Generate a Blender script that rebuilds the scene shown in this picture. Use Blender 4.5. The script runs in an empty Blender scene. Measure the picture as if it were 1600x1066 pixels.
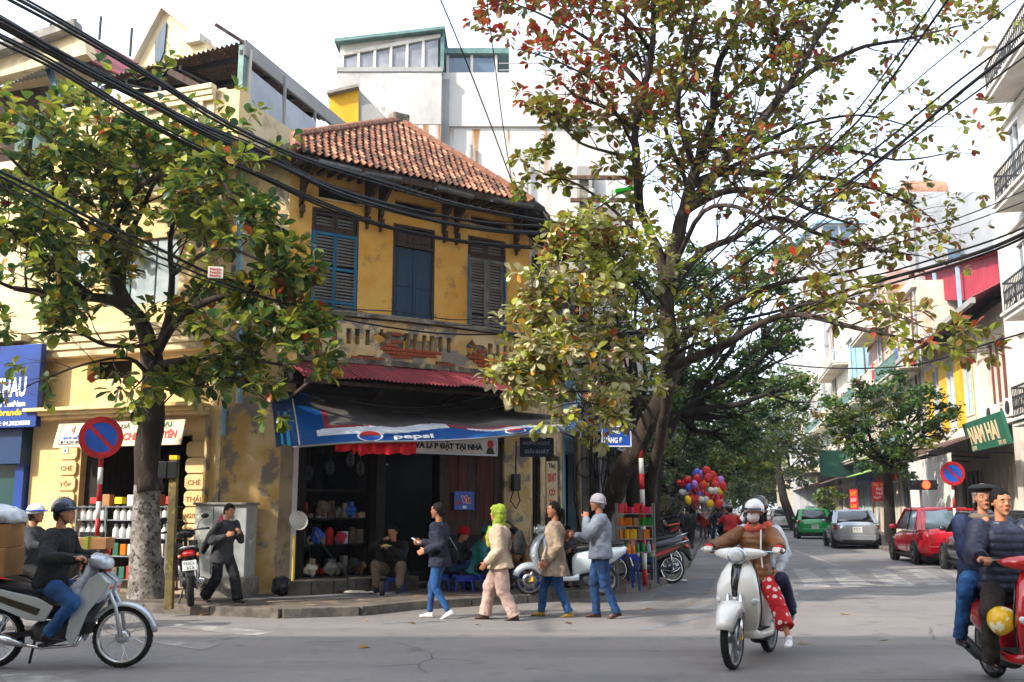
import bpy, bmesh, math, random
import numpy as np
from mathutils import Vector, Matrix, noise
R=math.radians
random.seed(7)
rnd=random.random
def ru(a,b): return a+(b-a)*random.random()
SC=bpy.context.scene; COL=SC.collection
# ---------------------------------------------------------------- camera
TILT=math.atan(262/1555.6)
cam_d=bpy.data.cameras.new('camera'); cam_d.lens=35; cam_d.sensor_width=36; cam_d.clip_end=3000; cam_d.clip_start=.1
cam=bpy.data.objects.new('camera',cam_d); COL.objects.link(cam)
cam.location=(0,0,1.5); cam.rotation_euler=(math.pi/2+TILT,0,0)
SC.camera=cam
# ---------------------------------------------------------------- light
SUN_AZ=math.atan2(-.52,-.85)      # direction towards the sun in plan
SUN_EL=R(36)
w=bpy.data.worlds.new("World"); SC.world=w; w.use_nodes=True
nt=w.node_tree; nt.nodes.clear()
o_=nt.nodes.new('ShaderNodeOutputWorld'); bg=nt.nodes.new('ShaderNodeBackground')
sk=nt.nodes.new('ShaderNodeTexSky'); sk.sky_type='NISHITA'; sk.sun_disc=False
sk.sun_elevation=SUN_EL; sk.sun_rotation=math.pi/2-SUN_AZ
sk.air_density=1.0; sk.dust_density=5.0; sk.ozone_density=1.5; sk.altitude=0
mx=nt.nodes.new('ShaderNodeMixRGB'); mx.inputs[0].default_value=.6; mx.inputs[2].default_value=(7.0,7.9,9.3,1)   # bright winter haze over the blue
nt.links.new(sk.outputs[0],mx.inputs[1]); nt.links.new(mx.outputs[0],bg.inputs[0]); bg.inputs[1].default_value=.135
nt.links.new(bg.outputs[0],o_.inputs[0])
sd=bpy.data.lights.new('sun','SUN'); sd.energy=2.9; sd.angle=R(1.2); sd.color=(1,.93,.82)
sun=bpy.data.objects.new('sun',sd); COL.objects.link(sun)
sv=Vector((math.cos(SUN_AZ)*math.cos(SUN_EL),math.sin(SUN_AZ)*math.cos(SUN_EL),math.sin(SUN_EL)))
sun.rotation_euler=sv.to_track_quat('Z','Y').to_euler(); sun.location=sv*60
SC.view_settings.view_transform='Standard'; SC.view_settings.look='None'; SC.view_settings.gamma=1
SC.view_settings.exposure=1.32; SC.view_settings.use_curve_mapping=False
SC.cycles.max_bounces=7; SC.cycles.diffuse_bounces=3; SC.cycles.glossy_bounces=3; SC.cycles.transmission_bounces=5; SC.cycles.transparent_max_bounces=6
SC.cycles.use_denoising=True; SC.cycles.sample_clamp_indirect=6
try: SC.cycles.use_adaptive_sampling=True; SC.cycles.adaptive_threshold=.02
except Exception: pass
# ---------------------------------------------------------------- geometry of the view: a photograph point at a known distance
CT,ST=math.cos(TILT),math.sin(TILT); F=1555.6
def ray(px,py):
    b=533-py; return Vector((px-800,F*CT-b*ST,F*ST+b*CT))
def at(px,py,Y):
    r=ray(px,py); r=r*(Y/r.y); return Vector((r.x,r.y,r.z+1.5))
def atz(px,py,z):
    r=ray(px,py); r=r*((z-1.5)/r.z); return Vector((r.x,r.y,z))
# ---------------------------------------------------------------- materials
MATS={}
def rgb(h):
    h=h.lstrip('#'); c=[int(h[i:i+2],16)/255 for i in (0,2,4)]
    return tuple(x/12.92 if x<.04045 else ((x+.055)/1.055)**2.4 for x in c)
def C3(c): return rgb(c) if isinstance(c,str) else tuple(c)
def mat(name,c,c2=None,sc=3.,lo=.4,hi=.62,rough=.7,metal=0.,bump=0.,bsc=40.,spec=.4,c3=None,sc3=12.,lo3=.55,hi3=.7,
        emit=None,es=1.,trans=0.,alpha=None,coat=0.,stretch=None,coord='Object',detail=5,ts=0.,sub=None):
    """a principled material: two large tones, an optional third patchy tone, fine relief"""
    if name in MATS: return MATS[name]
    m=bpy.data.materials.new(name); m.use_nodes=True; n=m.node_tree.nodes; l=m.node_tree.links
    p=n['Principled BSDF']; p.inputs['Roughness'].default_value=rough; p.inputs['Metallic'].default_value=metal
    p.inputs['Specular IOR Level'].default_value=spec; p.inputs['Base Color'].default_value=(*C3(c),1)
    tc=n.new('ShaderNodeTexCoord'); mp=n.new('ShaderNodeMapping'); l.new(tc.outputs[coord],mp.inputs[0])
    if stretch: mp.inputs['Scale'].default_value=stretch
    cur=None
    def layer(cur,col,s,lo,hi,first=False):
        nz=n.new('ShaderNodeTexNoise'); nz.inputs['Scale'].default_value=s; nz.inputs['Detail'].default_value=detail; nz.inputs['Roughness'].default_value=.62
        l.new(mp.outputs[0],nz.inputs['Vector'])
        mr=n.new('ShaderNodeMapRange'); mr.inputs[1].default_value=lo; mr.inputs[2].default_value=hi; l.new(nz.outputs['Fac'],mr.inputs[0])
        mi=n.new('ShaderNodeMixRGB'); l.new(mr.outputs[0],mi.inputs[0]); mi.inputs[2].default_value=(*C3(col),1)
        if cur is None: mi.inputs[1].default_value=(*C3(c),1)
        else: l.new(cur,mi.inputs[1])
        return mi.outputs[0]
    if c2 is not None: cur=layer(cur,c2,sc,lo,hi)
    if c3 is not None: cur=layer(cur,c3,sc3,lo3,hi3)
    if cur is not None: l.new(cur,p.inputs['Base Color'])
    if bump:
        nb=n.new('ShaderNodeTexNoise'); nb.inputs['Scale'].default_value=bsc; nb.inputs['Detail'].default_value=6; l.new(mp.outputs[0],nb.inputs['Vector'])
        bp=n.new('ShaderNodeBump'); bp.inputs['Strength'].default_value=bump; bp.inputs['Distance'].default_value=.02
        l.new(nb.outputs['Fac'],bp.inputs['Height']); l.new(bp.outputs[0],p.inputs['Normal'])
    if emit is not None:
        p.inputs['Emission Color'].default_value=(*C3(emit),1); p.inputs['Emission Strength'].default_value=es
    if trans: p.inputs['Transmission Weight'].default_value=trans
    if coat: p.inputs['Coat Weight'].default_value=coat; p.inputs['Coat Roughness'].default_value=.05
    if alpha is not None: p.inputs['Alpha'].default_value=alpha
    if ts:   # thin leaf / cloth: light comes through
        o=n['Material Output']; tr=n.new('ShaderNodeBsdfTranslucent'); ms=n.new('ShaderNodeMixShader'); ms.inputs[0].default_value=ts
        if cur is not None: l.new(cur,tr.inputs[0])
        else: tr.inputs[0].default_value=(*C3(c),1)
        l.new(p.outputs[0],ms.inputs[1]); l.new(tr.outputs[0],ms.inputs[2]); l.new(ms.outputs[0],o.inputs[0])
    MATS[name]=m; m['p']=1
    return m
def X(name): return MATS[name]
# ---------------------------------------------------------------- mesh builder
class MB:
    def __init__(s): s.v=[]; s.f=[]; s.m=[]
    def add(s,vs,fs,mi=0):
        k=len(s.v); s.v.extend([tuple(v) for v in vs]); s.f.extend([tuple(i+k for i in f) for f in fs]); s.m.extend([mi]*len(fs)); return s
    def box(s,x0,x1,y0,y1,z0,z1,mi=0,M=None):
        v=[Vector((x,y,z)) for z in (z0,z1) for y in (y0,y1) for x in (x0,x1)]
        if M is not None: v=[M@a for a in v]
        return s.add(v,[(0,2,3,1),(4,5,7,6),(0,1,5,4),(2,6,7,3),(0,4,6,2),(1,3,7,5)],mi)
    def cbox(s,c,d,mi=0,M=None):
        return s.box(c[0]-d[0]/2,c[0]+d[0]/2,c[1]-d[1]/2,c[1]+d[1]/2,c[2]-d[2]/2,c[2]+d[2]/2,mi,M)
    def bar(s,a,b,w,h=None,mi=0,up=(0,0,1)):
        a=Vector(a);b=Vector(b);h=h or w; d=(b-a).normalized(); u=Vector(up)
        if abs(d.dot(u))>.97: u=Vector((1,0,0))
        x=d.cross(u).normalized(); y=x.cross(d).normalized()
        v=[p+x*(i*w/2)+y*(j*h/2) for p in (a,b) for i,j in ((-1,-1),(1,-1),(1,1),(-1,1))]
        return s.add(v,[(3,2,1,0),(4,5,6,7),(0,1,5,4),(1,2,6,5),(2,3,7,6),(3,0,4,7)],mi)
    def tube(s,pts,r,n=8,mi=0,cap=True,sx=1.,closed=False):
        pts=[Vector(p) for p in pts]; k=len(pts); rs=r if isinstance(r,(list,tuple)) else [r]*k
        base=len(s.v); prev=None
        for i,p in enumerate(pts):
            if closed: d=(pts[(i+1)%k]-pts[i-1])
            else: d=pts[min(i+1,k-1)]-pts[max(i-1,0)]
            if d.length<1e-9: d=Vector((0,0,1))
            d.normalize()
            if prev is None:
                u=Vector((0,0,1)) if abs(d.z)<.9 else Vector((1,0,0)); x=d.cross(u).normalized()
            else:
                x=prev-d*prev.dot(d)
                if x.length<1e-6: x=d.orthogonal()
                x.normalize()
            prev=x; y=d.cross(x)
            for j in range(n):
                a=2*math.pi*j/n; s.v.append(tuple(p+x*math.cos(a)*rs[i]*sx+y*math.sin(a)*rs[i]))
        segs=k if closed else k-1
        for i in range(segs):
            for j in range(n):
                a=base+i*n+j;b=base+i*n+(j+1)%n; i2=(i+1)%k; c=base+i2*n+(j+1)%n;d=base+i2*n+j
                s.f.append((a,b,c,d)); s.m.append(mi)
        if cap and not closed:
            s.f.append(tuple(base+j for j in reversed(range(n)))); s.m.append(mi)
            s.f.append(tuple(base+(k-1)*n+j for j in range(n))); s.m.append(mi)
        return s
    def lathe(s,prof,n=16,mi=0,M=None,c=(0,0,0),cap=True):
        base=len(s.v); c=Vector(c)
        for r,z in prof:
            for j in range(n):
                a=2*math.pi*j/n; v=Vector((r*math.cos(a),r*math.sin(a),z))
                if M is not None: v=M@v
                s.v.append(tuple(v+c))
        for i in range(len(prof)-1):
            for j in range(n):
                a=base+i*n+j;b=base+i*n+(j+1)%n; s.f.append((a,b,b+n,a+n)); s.m.append(mi)
        if cap:
            s.f.append(tuple(base+j for j in reversed(range(n)))); s.m.append(mi)
            k=base+(len(prof)-1)*n; s.f.append(tuple(k+j for j in range(n))); s.m.append(mi)
        return s
    def loft(s,rings,mi=0,cap=True,closed=True):
        base=len(s.v); n=len(rings[0])
        for r in rings: s.v.extend([tuple(p) for p in r])
        for i in range(len(rings)-1):
            for j in range(n if closed else n-1):
                a=base+i*n+j;b=base+i*n+(j+1)%n; s.f.append((a,b,b+n,a+n)); s.m.append(mi)
        if cap and closed:
            s.f.append(tuple(base+j for j in reversed(range(n)))); s.m.append(mi)
            k=base+(len(rings)-1)*n; s.f.append(tuple(k+j for j in range(n))); s.m.append(mi)
        return s
    def ell(s,c,r,n=12,m=8,M=None,mi=0):
        c=Vector(c); r=(r,r,r) if not isinstance(r,(tuple,list)) else r
        rings=[]
        for i in range(m+1):
            t=math.pi*i/m; t=min(max(t,.02),math.pi-.02)
            ring=[]
            for j in range(n):
                a=2*math.pi*j/n; v=Vector((r[0]*math.sin(t)*math.cos(a),r[1]*math.sin(t)*math.sin(a),-r[2]*math.cos(t)))
                if M is not None: v=M@v
                ring.append(v+c)
            rings.append(ring)
        return s.loft(rings,mi)
    def prism(s,pts,h,mi=0,M=None):
        """outline in x,z pushed along y by h"""
        n=len(pts); v=[Vector((p[0],0,p[1])) for p in pts]+[Vector((p[0],h,p[1])) for p in pts]
        if M is not None: v=[M@a for a in v]
        return s.add(v,[tuple(range(n)),tuple(reversed(range(n,2*n)))]+[(i,i+n,(i+1)%n+n,(i+1)%n) for i in range(n)],mi)
    def slab(s,pts,z0,z1,mi=0):
        n=len(pts); v=[(p[0],p[1],z0) for p in pts]+[(p[0],p[1],z1) for p in pts]
        return s.add(v,[tuple(reversed(range(n))),tuple(range(n,2*n))]+[(i,(i+1)%n,(i+1)%n+n,i+n) for i in range(n)],mi)
    def build(s,name,mats,parent=None,smooth=False,loc=None,rot=None,kind=None,bev=0,fix=True):
        me=bpy.data.meshes.new(name); me.from_pydata(s.v,[],s.f)
        if not isinstance(mats,(list,tuple)): mats=[mats]
        for m in mats: me.materials.append(X(m) if isinstance(m,str) else m)
        if len(mats)>1: me.polygons.foreach_set('material_index',s.m)
        if fix and len(s.f)<20000:
            bm=bmesh.new(); bm.from_mesh(me); bmesh.ops.recalc_face_normals(bm,faces=bm.faces)
            if bev: bmesh.ops.bevel(bm,geom=[e for e in bm.edges if e.calc_face_angle(0)>.6],offset=bev,segments=2,affect='EDGES',profile=.5)
            bm.to_mesh(me); bm.free()
        if smooth: 
            me.shade_smooth()
            if smooth!=2:
                try: me.set_sharp_from_angle(angle=R(42))
                except Exception: pass
        o=bpy.data.objects.new(name,me); COL.objects.link(o)
        if parent is not None: o.parent=parent
        if loc is not None: o.location=loc
        if rot is not None: o.rotation_euler=rot
        if kind: o['kind']=kind
        return o
def thing(name,label,cat,loc=(0,0,0),rz=0,group=None,M=None):
    o=bpy.data.objects.new(name,None); o.empty_display_size=.2; COL.objects.link(o)
    o.location=loc; o.rotation_euler=(0,0,rz); tag(o,label,cat,group); return o
def tag(o,label,cat,group=None):
    o['label']=label; o['category']=cat
    if group: o['group']=group
    return o
def dup(o,parent=None):
    c=o.copy(); COL.objects.link(c)
    if parent is not None: c.parent=parent
    for ch in list(o.children): dup(ch,c)
    return c
def dup_thing(o,label,loc,rz=0,group=None,scale=None):
    c=dup(o); c.location=loc; c.rotation_euler=(0,0,rz); c['label']=label
    if group: c['group']=group
    if scale: c.scale=(scale,)*3
    return c
def inst(name,mesh,parent,loc,rot=(0,0,0),sc=(1,1,1)):
    o=bpy.data.objects.new(name,mesh); COL.objects.link(o); o.parent=parent; o.location=loc; o.rotation_euler=rot; o.scale=sc; return o
def meshof(mb,name,m,smooth=False):
    o=mb.build(name,m,smooth=smooth); me=o.data; bpy.data.objects.remove(o); return me
_tc={}
def text_mesh(body,size,depth=.004,bold=0.,sp=1.,shear=0.,align='CENTER'):
    cu=bpy.data.curves.new('lettering','FONT'); cu.body=body; cu.size=size; cu.extrude=depth; cu.offset=bold
    cu.align_x=align; cu.align_y='CENTER'; cu.space_character=sp; cu.shear=shear; cu.resolution_u=2; cu.space_line=.9
    o=bpy.data.objects.new('lettering',cu); COL.objects.link(o)
    dg=bpy.context.evaluated_depsgraph_get(); me=bpy.data.meshes.new_from_object(o.evaluated_get(dg))
    bpy.data.objects.remove(o); return me
def lettering(body,size,material,parent,loc,w=None,h=None,depth=.004,bold=0.,shear=0.,rot=None,name='lettering'):
    """letters facing local -Y, standing on x/z; squeezed to width w / height h if given"""
    me=text_mesh(body,size,depth,bold,shear=shear); me.name=name
    me.materials.clear(); me.materials.append(X(material))
    n=len(me.vertices); a=np.empty(n*3,'f'); me.vertices.foreach_get('co',a); a=a.reshape(-1,3)
    if n:
        c=(a.max(0)+a.min(0))/2; s=a.max(0)-a.min(0); a[:,:2]-=c[:2]
        if w: a[:,0]*=w/s[0]
        if h: a[:,1]*=h/s[1]
        me.vertices.foreach_set('co',a.ravel())
    o=bpy.data.objects.new(name,me); COL.objects.link(o); o.parent=parent; o.location=loc
    o.rotation_euler=rot or (math.pi/2,0,0); return o
def strokes(n,material,parent,loc,w,h,rot=(0,0,0),name='faded_writing'):
    """a line of writing too worn or small to read: short upright and level strokes on local x/z"""
    q=MB(); rs=random.Random(n*7+int(w*100)); x=-w/2; st=w/n
    for i in range(n):
        if rs.random()<.14: x+=st; continue
        t=st*.2; q.box(x,x+t,-.002,.002,-h/2,h/2)
        for z in rs.sample((-h/2,-h*.08,h/2-t),2): q.box(x+t,x+st*.75,-.002,.002,z,z+t)
        x+=st
    o=q.build(name,material,parent,rot=rot,kind='stuff'); o.location=loc; return o
def wall(mb,x0,x1,z0,z1,holes,t=.25,mi=0,y=0.):
    """a wall in the x/z plane, front at y, with real openings and reveals"""
    xs=sorted({x0,x1,*[h[0] for h in holes],*[h[1] for h in holes]}); zs=sorted({z0,z1,*[h[2] for h in holes],*[h[3] for h in holes]})
    xs=[x for x in xs if x0<=x<=x1]; zs=[z for z in zs if z0<=z<=z1]
    def solid(i,j):
        if i<0 or j<0 or i>=len(xs)-1 or j>=len(zs)-1: return False
        cx,cz=(xs[i]+xs[i+1])/2,(zs[j]+zs[j+1])/2
        return not any(h[0]<cx<h[1] and h[2]<cz<h[3] for h in holes)
    for i in range(len(xs)-1):
        for j in range(len(zs)-1):
            if not solid(i,j): continue
            a,b,c,d=xs[i],xs[i+1],zs[j],zs[j+1]
            mb.add([(a,y,c),(b,y,c),(b,y,d),(a,y,d)],[(0,1,2,3)],mi); mb.add([(a,y+t,c),(b,y+t,c),(b,y+t,d),(a,y+t,d)],[(3,2,1,0)],mi)
            if not solid(i-1,j): mb.add([(a,y,c),(a,y,d),(a,y+t,d),(a,y+t,c)],[(0,1,2,3)],mi)
            if not solid(i+1,j): mb.add([(b,y,c),(b,y+t,c),(b,y+t,d),(b,y,d)],[(0,1,2,3)],mi)
            if not solid(i,j-1): mb.add([(a,y,c),(a,y+t,c),(b,y+t,c),(b,y,c)],[(0,1,2,3)],mi)
            if not solid(i,j+1): mb.add([(a,y,d),(b,y,d),(b,y+t,d),(a,y+t,d)],[(0,1,2,3)],mi)
    return mb
class Frame:
    """plan frame of a facade: origin, direction along it; pix() gives (along, height) of a photograph point on the plane at depth y"""
    def __init__(s,ox,oy,ang): s.o=Vector((ox,oy,0)); s.a=ang; s.d=Vector((math.cos(ang),math.sin(ang),0)); s.n=Vector((-math.sin(ang),math.cos(ang),0))
    def pix(s,px,py,y=0.):
        r=ray(px,py); o=Vector((0,0,1.5)); p0=s.o+s.n*y; t=(p0-o).dot(s.n)/r.dot(s.n); p=o+r*t
        return (p-s.o).dot(s.d),p.z
    def world(s,x,y,z): return s.o+s.d*x+s.n*y+Vector((0,0,z))
    def loc(s,p): 
        q=Vector(p)-s.o; return Vector((q.dot(s.d),q.dot(s.n),p[2]))
# ================================================================ materials
mat('asphalt','#7d7774','#6b6969',sc=.35,lo=.38,hi=.66,rough=.86,bump=.5,bsc=90,c3='#8c8580',sc3=6,lo3=.56,hi3=.85,spec=.25)
MATS['asphalt'].node_tree.nodes['Principled BSDF'].inputs['Roughness'].default_value=.8
mat('asphalt_patch','#5f5f63','#6d6c6e',sc=1.2,rough=.85,bump=.4,bsc=80,spec=.25)
def road_material():
    m=MATS['asphalt']; n=m.node_tree.nodes; l=m.node_tree.links; p=n['Principled BSDF']; src=p.inputs['Base Color'].links[0].from_socket
    tc=n.new('ShaderNodeTexCoord')
    def mr(sock,a,b_,c=0.,d=1.):
        q=n.new('ShaderNodeMapRange'); q.inputs[1].default_value=a; q.inputs[2].default_value=b_; q.inputs[3].default_value=c; q.inputs[4].default_value=d; l.new(sock,q.inputs[0]); return q.outputs[0]
    def nz(s,det=4,stretch=None):
        q=n.new('ShaderNodeTexNoise'); q.inputs['Scale'].default_value=s; q.inputs['Detail'].default_value=det; mp=n.new('ShaderNodeMapping'); l.new(tc.outputs['Object'],mp.inputs[0])
        if stretch: mp.inputs['Scale'].default_value=stretch; mp.inputs['Rotation'].default_value=(0,0,.2)
        l.new(mp.outputs[0],q.inputs['Vector']); return q.outputs['Fac']
    def mul(a,b_):
        q=n.new('ShaderNodeMath'); q.operation='MULTIPLY'; l.new(a,q.inputs[0]); l.new(b_,q.inputs[1]); return q.outputs[0]
    def mix(fac,cur,col):
        q=n.new('ShaderNodeMixRGB'); l.new(fac,q.inputs[0]); l.new(cur,q.inputs[1]); q.inputs[2].default_value=(*rgb(col),1); return q.outputs[0]
    cur=mix(mr(nz(170,2),.50,.68,0,.55),src,'#a39c96'); cur=mix(mr(nz(95,2),.55,.7,0,.6),cur,'#4d4b4c')
    # oil and tyre-worn lanes, long streaks with the traffic
    cur=mix(mr(nz(.9,5,(.12,1.,1)),.5,.72,0,.55),cur,'#5b5857'); cur=mix(mr(nz(2.2,6),.6,.72,0,.6),cur,'#514e4d')
    v=n.new('ShaderNodeTexVoronoi'); v.feature='DISTANCE_TO_EDGE'; v.inputs['Scale'].default_value=.42; mw=n.new('ShaderNodeMixRGB'); mw.inputs[0].default_value=.08; nn=n.new('ShaderNodeTexNoise'); nn.inputs['Scale'].default_value=1.6; nn.inputs['Detail'].default_value=7; l.new(tc.outputs['Object'],nn.inputs['Vector']); l.new(tc.outputs['Object'],mw.inputs[1]); l.new(nn.outputs['Color'],mw.inputs[2]); l.new(mw.outputs[0],v.inputs['Vector'])
    cur=mix(mul(mr(v.outputs['Distance'],.0015,.005,.8,0.),mr(nz(.35,2),.5,.6)),cur,'#3a3838'); l.new(cur,p.inputs['Base Color'])
road_material()
mat('soil','#5a5048',rough=.95)
mat('paving','#6b6058','#4b453f',sc=1.6,lo=.35,hi=.62,rough=.88,bump=.6,bsc=35,c3='#8f7a64',sc3=4,lo3=.55,hi3=.68,spec=.25)
mat('kerb_stone','#6f685f','#4b4641',sc=4,rough=.9,bump=.4,bsc=30)
mat('road_paint','#9c9892','#74716e',sc=3.5,lo=.38,hi=.56,rough=.8,bump=.2)
mat('ochre','#d8983b','#e5b65f',sc=1.1,lo=.35,hi=.62,rough=.9,bump=.35,bsc=25,c3='#a27a48',sc3=2.6,lo3=.55,hi3=.68)
mat('ochre_old','#bf9a58','#d4bc90',sc=1.6,lo=.38,hi=.58,rough=.92,bump=.45,bsc=20,c3='#837b72',sc3=2.1,lo3=.51,hi3=.58)
mat('plaster_dirty','#ad9b7e','#8a7c68',sc=1.5,lo=.38,hi=.6,rough=.92,bump=.35,bsc=22,c3='#5d564d',sc3=2.3,lo3=.55,hi3=.66)
mat('mossy','#7d7566','#4d4a42',sc=3,lo=.4,hi=.6,rough=.95,bump=.6,bsc=28,c3='#a39a86',sc3=7,lo3=.55,hi3=.65)
mat('yellow_l','#d6b376','#dfc798',sc=.8,lo=.35,hi=.7,rough=.85,bump=.12,bsc=30,c3='#a98f66',sc3=2.2,lo3=.56,hi3=.72)
mat('cream','#dccaa4','#cbb587',sc=1.,lo=.35,hi=.7,rough=.85,bump=.2,bsc=30,c3='#97876c',sc3=1.8,lo3=.55,hi3=.72)
mat('brick','#a8502f','#8a4128',sc=6,rough=.92,bump=.4,bsc=60,c3='#c2957a',sc3=14,lo3=.6,hi3=.75)
mat('tile','#8f5f48','#6d4737',sc=5,lo=.35,hi=.62,rough=.88,bump=.5,bsc=50,c3='#b98f70',sc3=9,lo3=.55,hi3=.7)
mat('tile_old','#6f4b3c','#4b3830',sc=3,lo=.35,hi=.6,rough=.9,bump=.4,bsc=50,c3='#b58a68',sc3=6,lo3=.58,hi3=.7)
mat('tile_pale','#b58468','#94694f',sc=3,rough=.85,bump=.35,bsc=50)
mat('blue_paint','#1b6f94','#14597c',sc=3,rough=.6,bump=.15,c3='#51788a',sc3=14,lo3=.62,hi3=.72)
mat('blue_dark','#20435c','#16324a',sc=2,rough=.55,bump=.15,stretch=(3,3,.6),c3='#3c5563',sc3=9,lo3=.6,hi3=.75)
mat('slat_grey','#7b756f','#5c5753',sc=4,rough=.8,bump=.2)
mat('wood_old','#4b3a33','#33271f',sc=4,rough=.85,bump=.3,stretch=(4,4,.7),c3='#77685e',sc3=8,lo3=.6,hi3=.75)
mat('wood_red','#5c2e20','#43211a',sc=3,rough=.8,bump=.2,stretch=(4,4,.5))
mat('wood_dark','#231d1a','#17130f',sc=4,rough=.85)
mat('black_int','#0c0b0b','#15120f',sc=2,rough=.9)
mat('rust_tin','#6b4a3b','#46362f',sc=5,rough=.8,bump=.3,c3='#8d8279',sc3=8)
mat('zinc','#7f8284','#5f6265',sc=4,rough=.5,metal=.5,bump=.15)
mat('red_sheet','#86323a','#742a31',sc=1.2,lo=.4,hi=.6,rough=.6,bump=.1,c3='#56342f',sc3=1.6,lo3=.55,hi3=.68)
mat('tarp_blue','#15569f','#114784',sc=2,rough=.4,bump=.12,bsc=8,ts=.12)
mat('tarp_navy','#14355f',rough=.45,ts=.1)
mat('tarp_cyan','#2e9fce',rough=.4,ts=.1)
mat('tarp_white','#dfe3ea','#c3c6ce',sc=3,rough=.45,ts=.12)
mat('tarp_red','#8f3440','#7a3038',sc=3,rough=.5,ts=.1)
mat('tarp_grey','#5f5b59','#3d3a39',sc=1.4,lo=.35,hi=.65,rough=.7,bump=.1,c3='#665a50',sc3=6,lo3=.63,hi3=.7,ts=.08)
mat('red_cloth','#d3121d','#a60d17',sc=4,rough=.8,ts=.25)
mat('white_paint','#dcdad6','#c9c6c0',sc=3,rough=.6)
mat('sign_white','#d8d2c8','#c4bcb0',sc=3,rough=.5)
mat('sign_cream','#dcc6a2','#cdb48c',sc=2,rough=.55)
mat('sign_blue','#1c4fae',rough=.4); mat('sign_navy','#12223f',rough=.5)
mat('red_clad','#9d2f3e','#8a2837',sc=1.2,rough=.6); mat('red_paint','#b81820','#9e141b',sc=5,rough=.5); mat('ink_black','#1b1a1c',rough=.6); mat('ink_red','#c3271f',rough=.6)
mat('ink_green','#24604a',rough=.6); mat('ink_blue','#2a59a8',rough=.6); mat('ink_yellow','#e7c21c',rough=.5); mat('ink_white','#e8e8e8',rough=.5)
mat('ink_pink','#c42955',rough=.7); mat('ink_brown','#8a5b34',rough=.8); mat('ink_grey','#8790a0',rough=.6)
mat('steel','#8a8d90',metal=.8,rough=.35); mat('dark_metal','#26272a',metal=.5,rough=.5)
mat('rubber','#141416','#1d1c1b',sc=9,rough=.85); mat('black_plastic','#131417',rough=.45)
mat('cable','#0d0e12',rough=.6)
mat('glass_dark','#1d2a36',rough=.08,spec=.8); mat('glass_green','#2c4a48',rough=.1,spec=.7)
mat('tube_light','#ffffff',emit='#e8f2ff',es=9.)
mat('concrete','#8c8880','#6e6a63',sc=2,rough=.92,bump=.35,bsc=25,c3='#a8a296',sc3=5)
mat('stone_step','#5c554e','#3f3a35',sc=3,rough=.92,bump=.5,bsc=25)
# ================================================================ plan frames
FH=Frame(-3.51,17.0,math.atan2(.573,.82)); CC=FH.world(4.69,0,0)
FS=Frame(CC.x,CC.y,math.atan2(.98,.201)); FL=Frame(-4.85,16.75,math.atan2(-.35,.94))
U=Vector((.201,.98,0)).normalized(); UN=Vector((U.y,-U.x,0))     # along the side street / to its right
# ================================================================ ground, road, pavements
g=MB().add([(-900,-900,-.06),(900,-900,-.06),(900,1500,-.06),(-900,1500,-.06)],[(0,1,2,3)]).build('ground','soil',kind='structure')
bm=MB()
xs=[-160,-60,-30,-15,0,15,30,60,160]; ys=[-60,-20,0,15,30,60,120,260,420]
for i in range(8):
    for j in range(8): bm.add([(xs[i],ys[j],0),(xs[i+1],ys[j],0),(xs[i+1],ys[j+1],0),(xs[i],ys[j+1],0)],[(0,1,2,3)])
road=bm.build('road','asphalt',kind='structure')
k1=atz(440,966,0); k0=k1+Vector((-.94,.35,0))*2.3; km=k1+Vector((-.94,.35,0))*60
kerb_pts=[km,k1+Vector((-.94,.35,0))*9,k0,k1,atz(560,962,0),atz(640,953,0),atz(820,942,0),atz(930,932,0),atz(1010,922,0),atz(1048,908,0),atz(1072,887,0)]
kf=atz(1072,887,0); kerb_pts+= [kf+U*6,kf+U*20,kf+U*60,kf+U*200]
kerb_pts=[Vector((p.x,p.y,0)) for p in kerb_pts]
inner=[kf+U*200-UN*60,km+Vector((0,60,0))]
MB().slab([(p.x,p.y) for p in kerb_pts]+[(p.x,p.y) for p in inner],-.03,.12).build('sidewalk','paving',kind='structure')
sw=bpy.data.objects['sidewalk']
def kerbs(pts,parent,h=.135,wd=.16,step=.95,far=60):
    n=0
    for a,b in zip(pts,pts[1:]):
        L=(b-a).length; d=(b-a)/L; k=max(1,round(L/step)) if a.y<far and abs(a.x)<22 else 1
        for i in range(k):
            p=a+d*(L*i/k+.006); q=a+d*(L*(i+1)/k-.006); h2=h+ru(-.006,.006)
            m=MB().bar(p+Vector((0,0,h2/2-.02)),q+Vector((0,0,h2/2-.02)),wd,h2+.04); m.build('kerbstone','kerb_stone',parent,bev=.01)
kerbs(kerb_pts[1:],sw)
# tree pit edging and paving joints on the near corner: slabs one can tell apart
# right-hand pavement
kr=atz(1500,897,0)+UN*.45
kr_pts=[kr-U*1.2+UN*30,kr-U*1.2+UN*1.2,kr-U*.6+UN*.3,kr,kr+U*15,kr+U*40,kr+U*80,kr+U*220]
MB().slab([(p.x,p.y) for p in kr_pts][::-1]+[((kr-U*1.2+UN*60).x,(kr-U*1.2+UN*60).y),((kr+U*220+UN*60).x,(kr+U*220+UN*60).y)][:0]+[],-.03,.0) if False else None
poly=[kr_pts[0]]+kr_pts[1:]+[kr+U*220+UN*60,kr-U*1.2+UN*60]
MB().slab([(p.x,p.y) for p in poly],-.03,.12).build('sidewalk.001','paving',kind='structure')
kerbs(kr_pts[1:],bpy.data.objects['sidewalk.001'],step=1.2,far=45)
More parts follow.
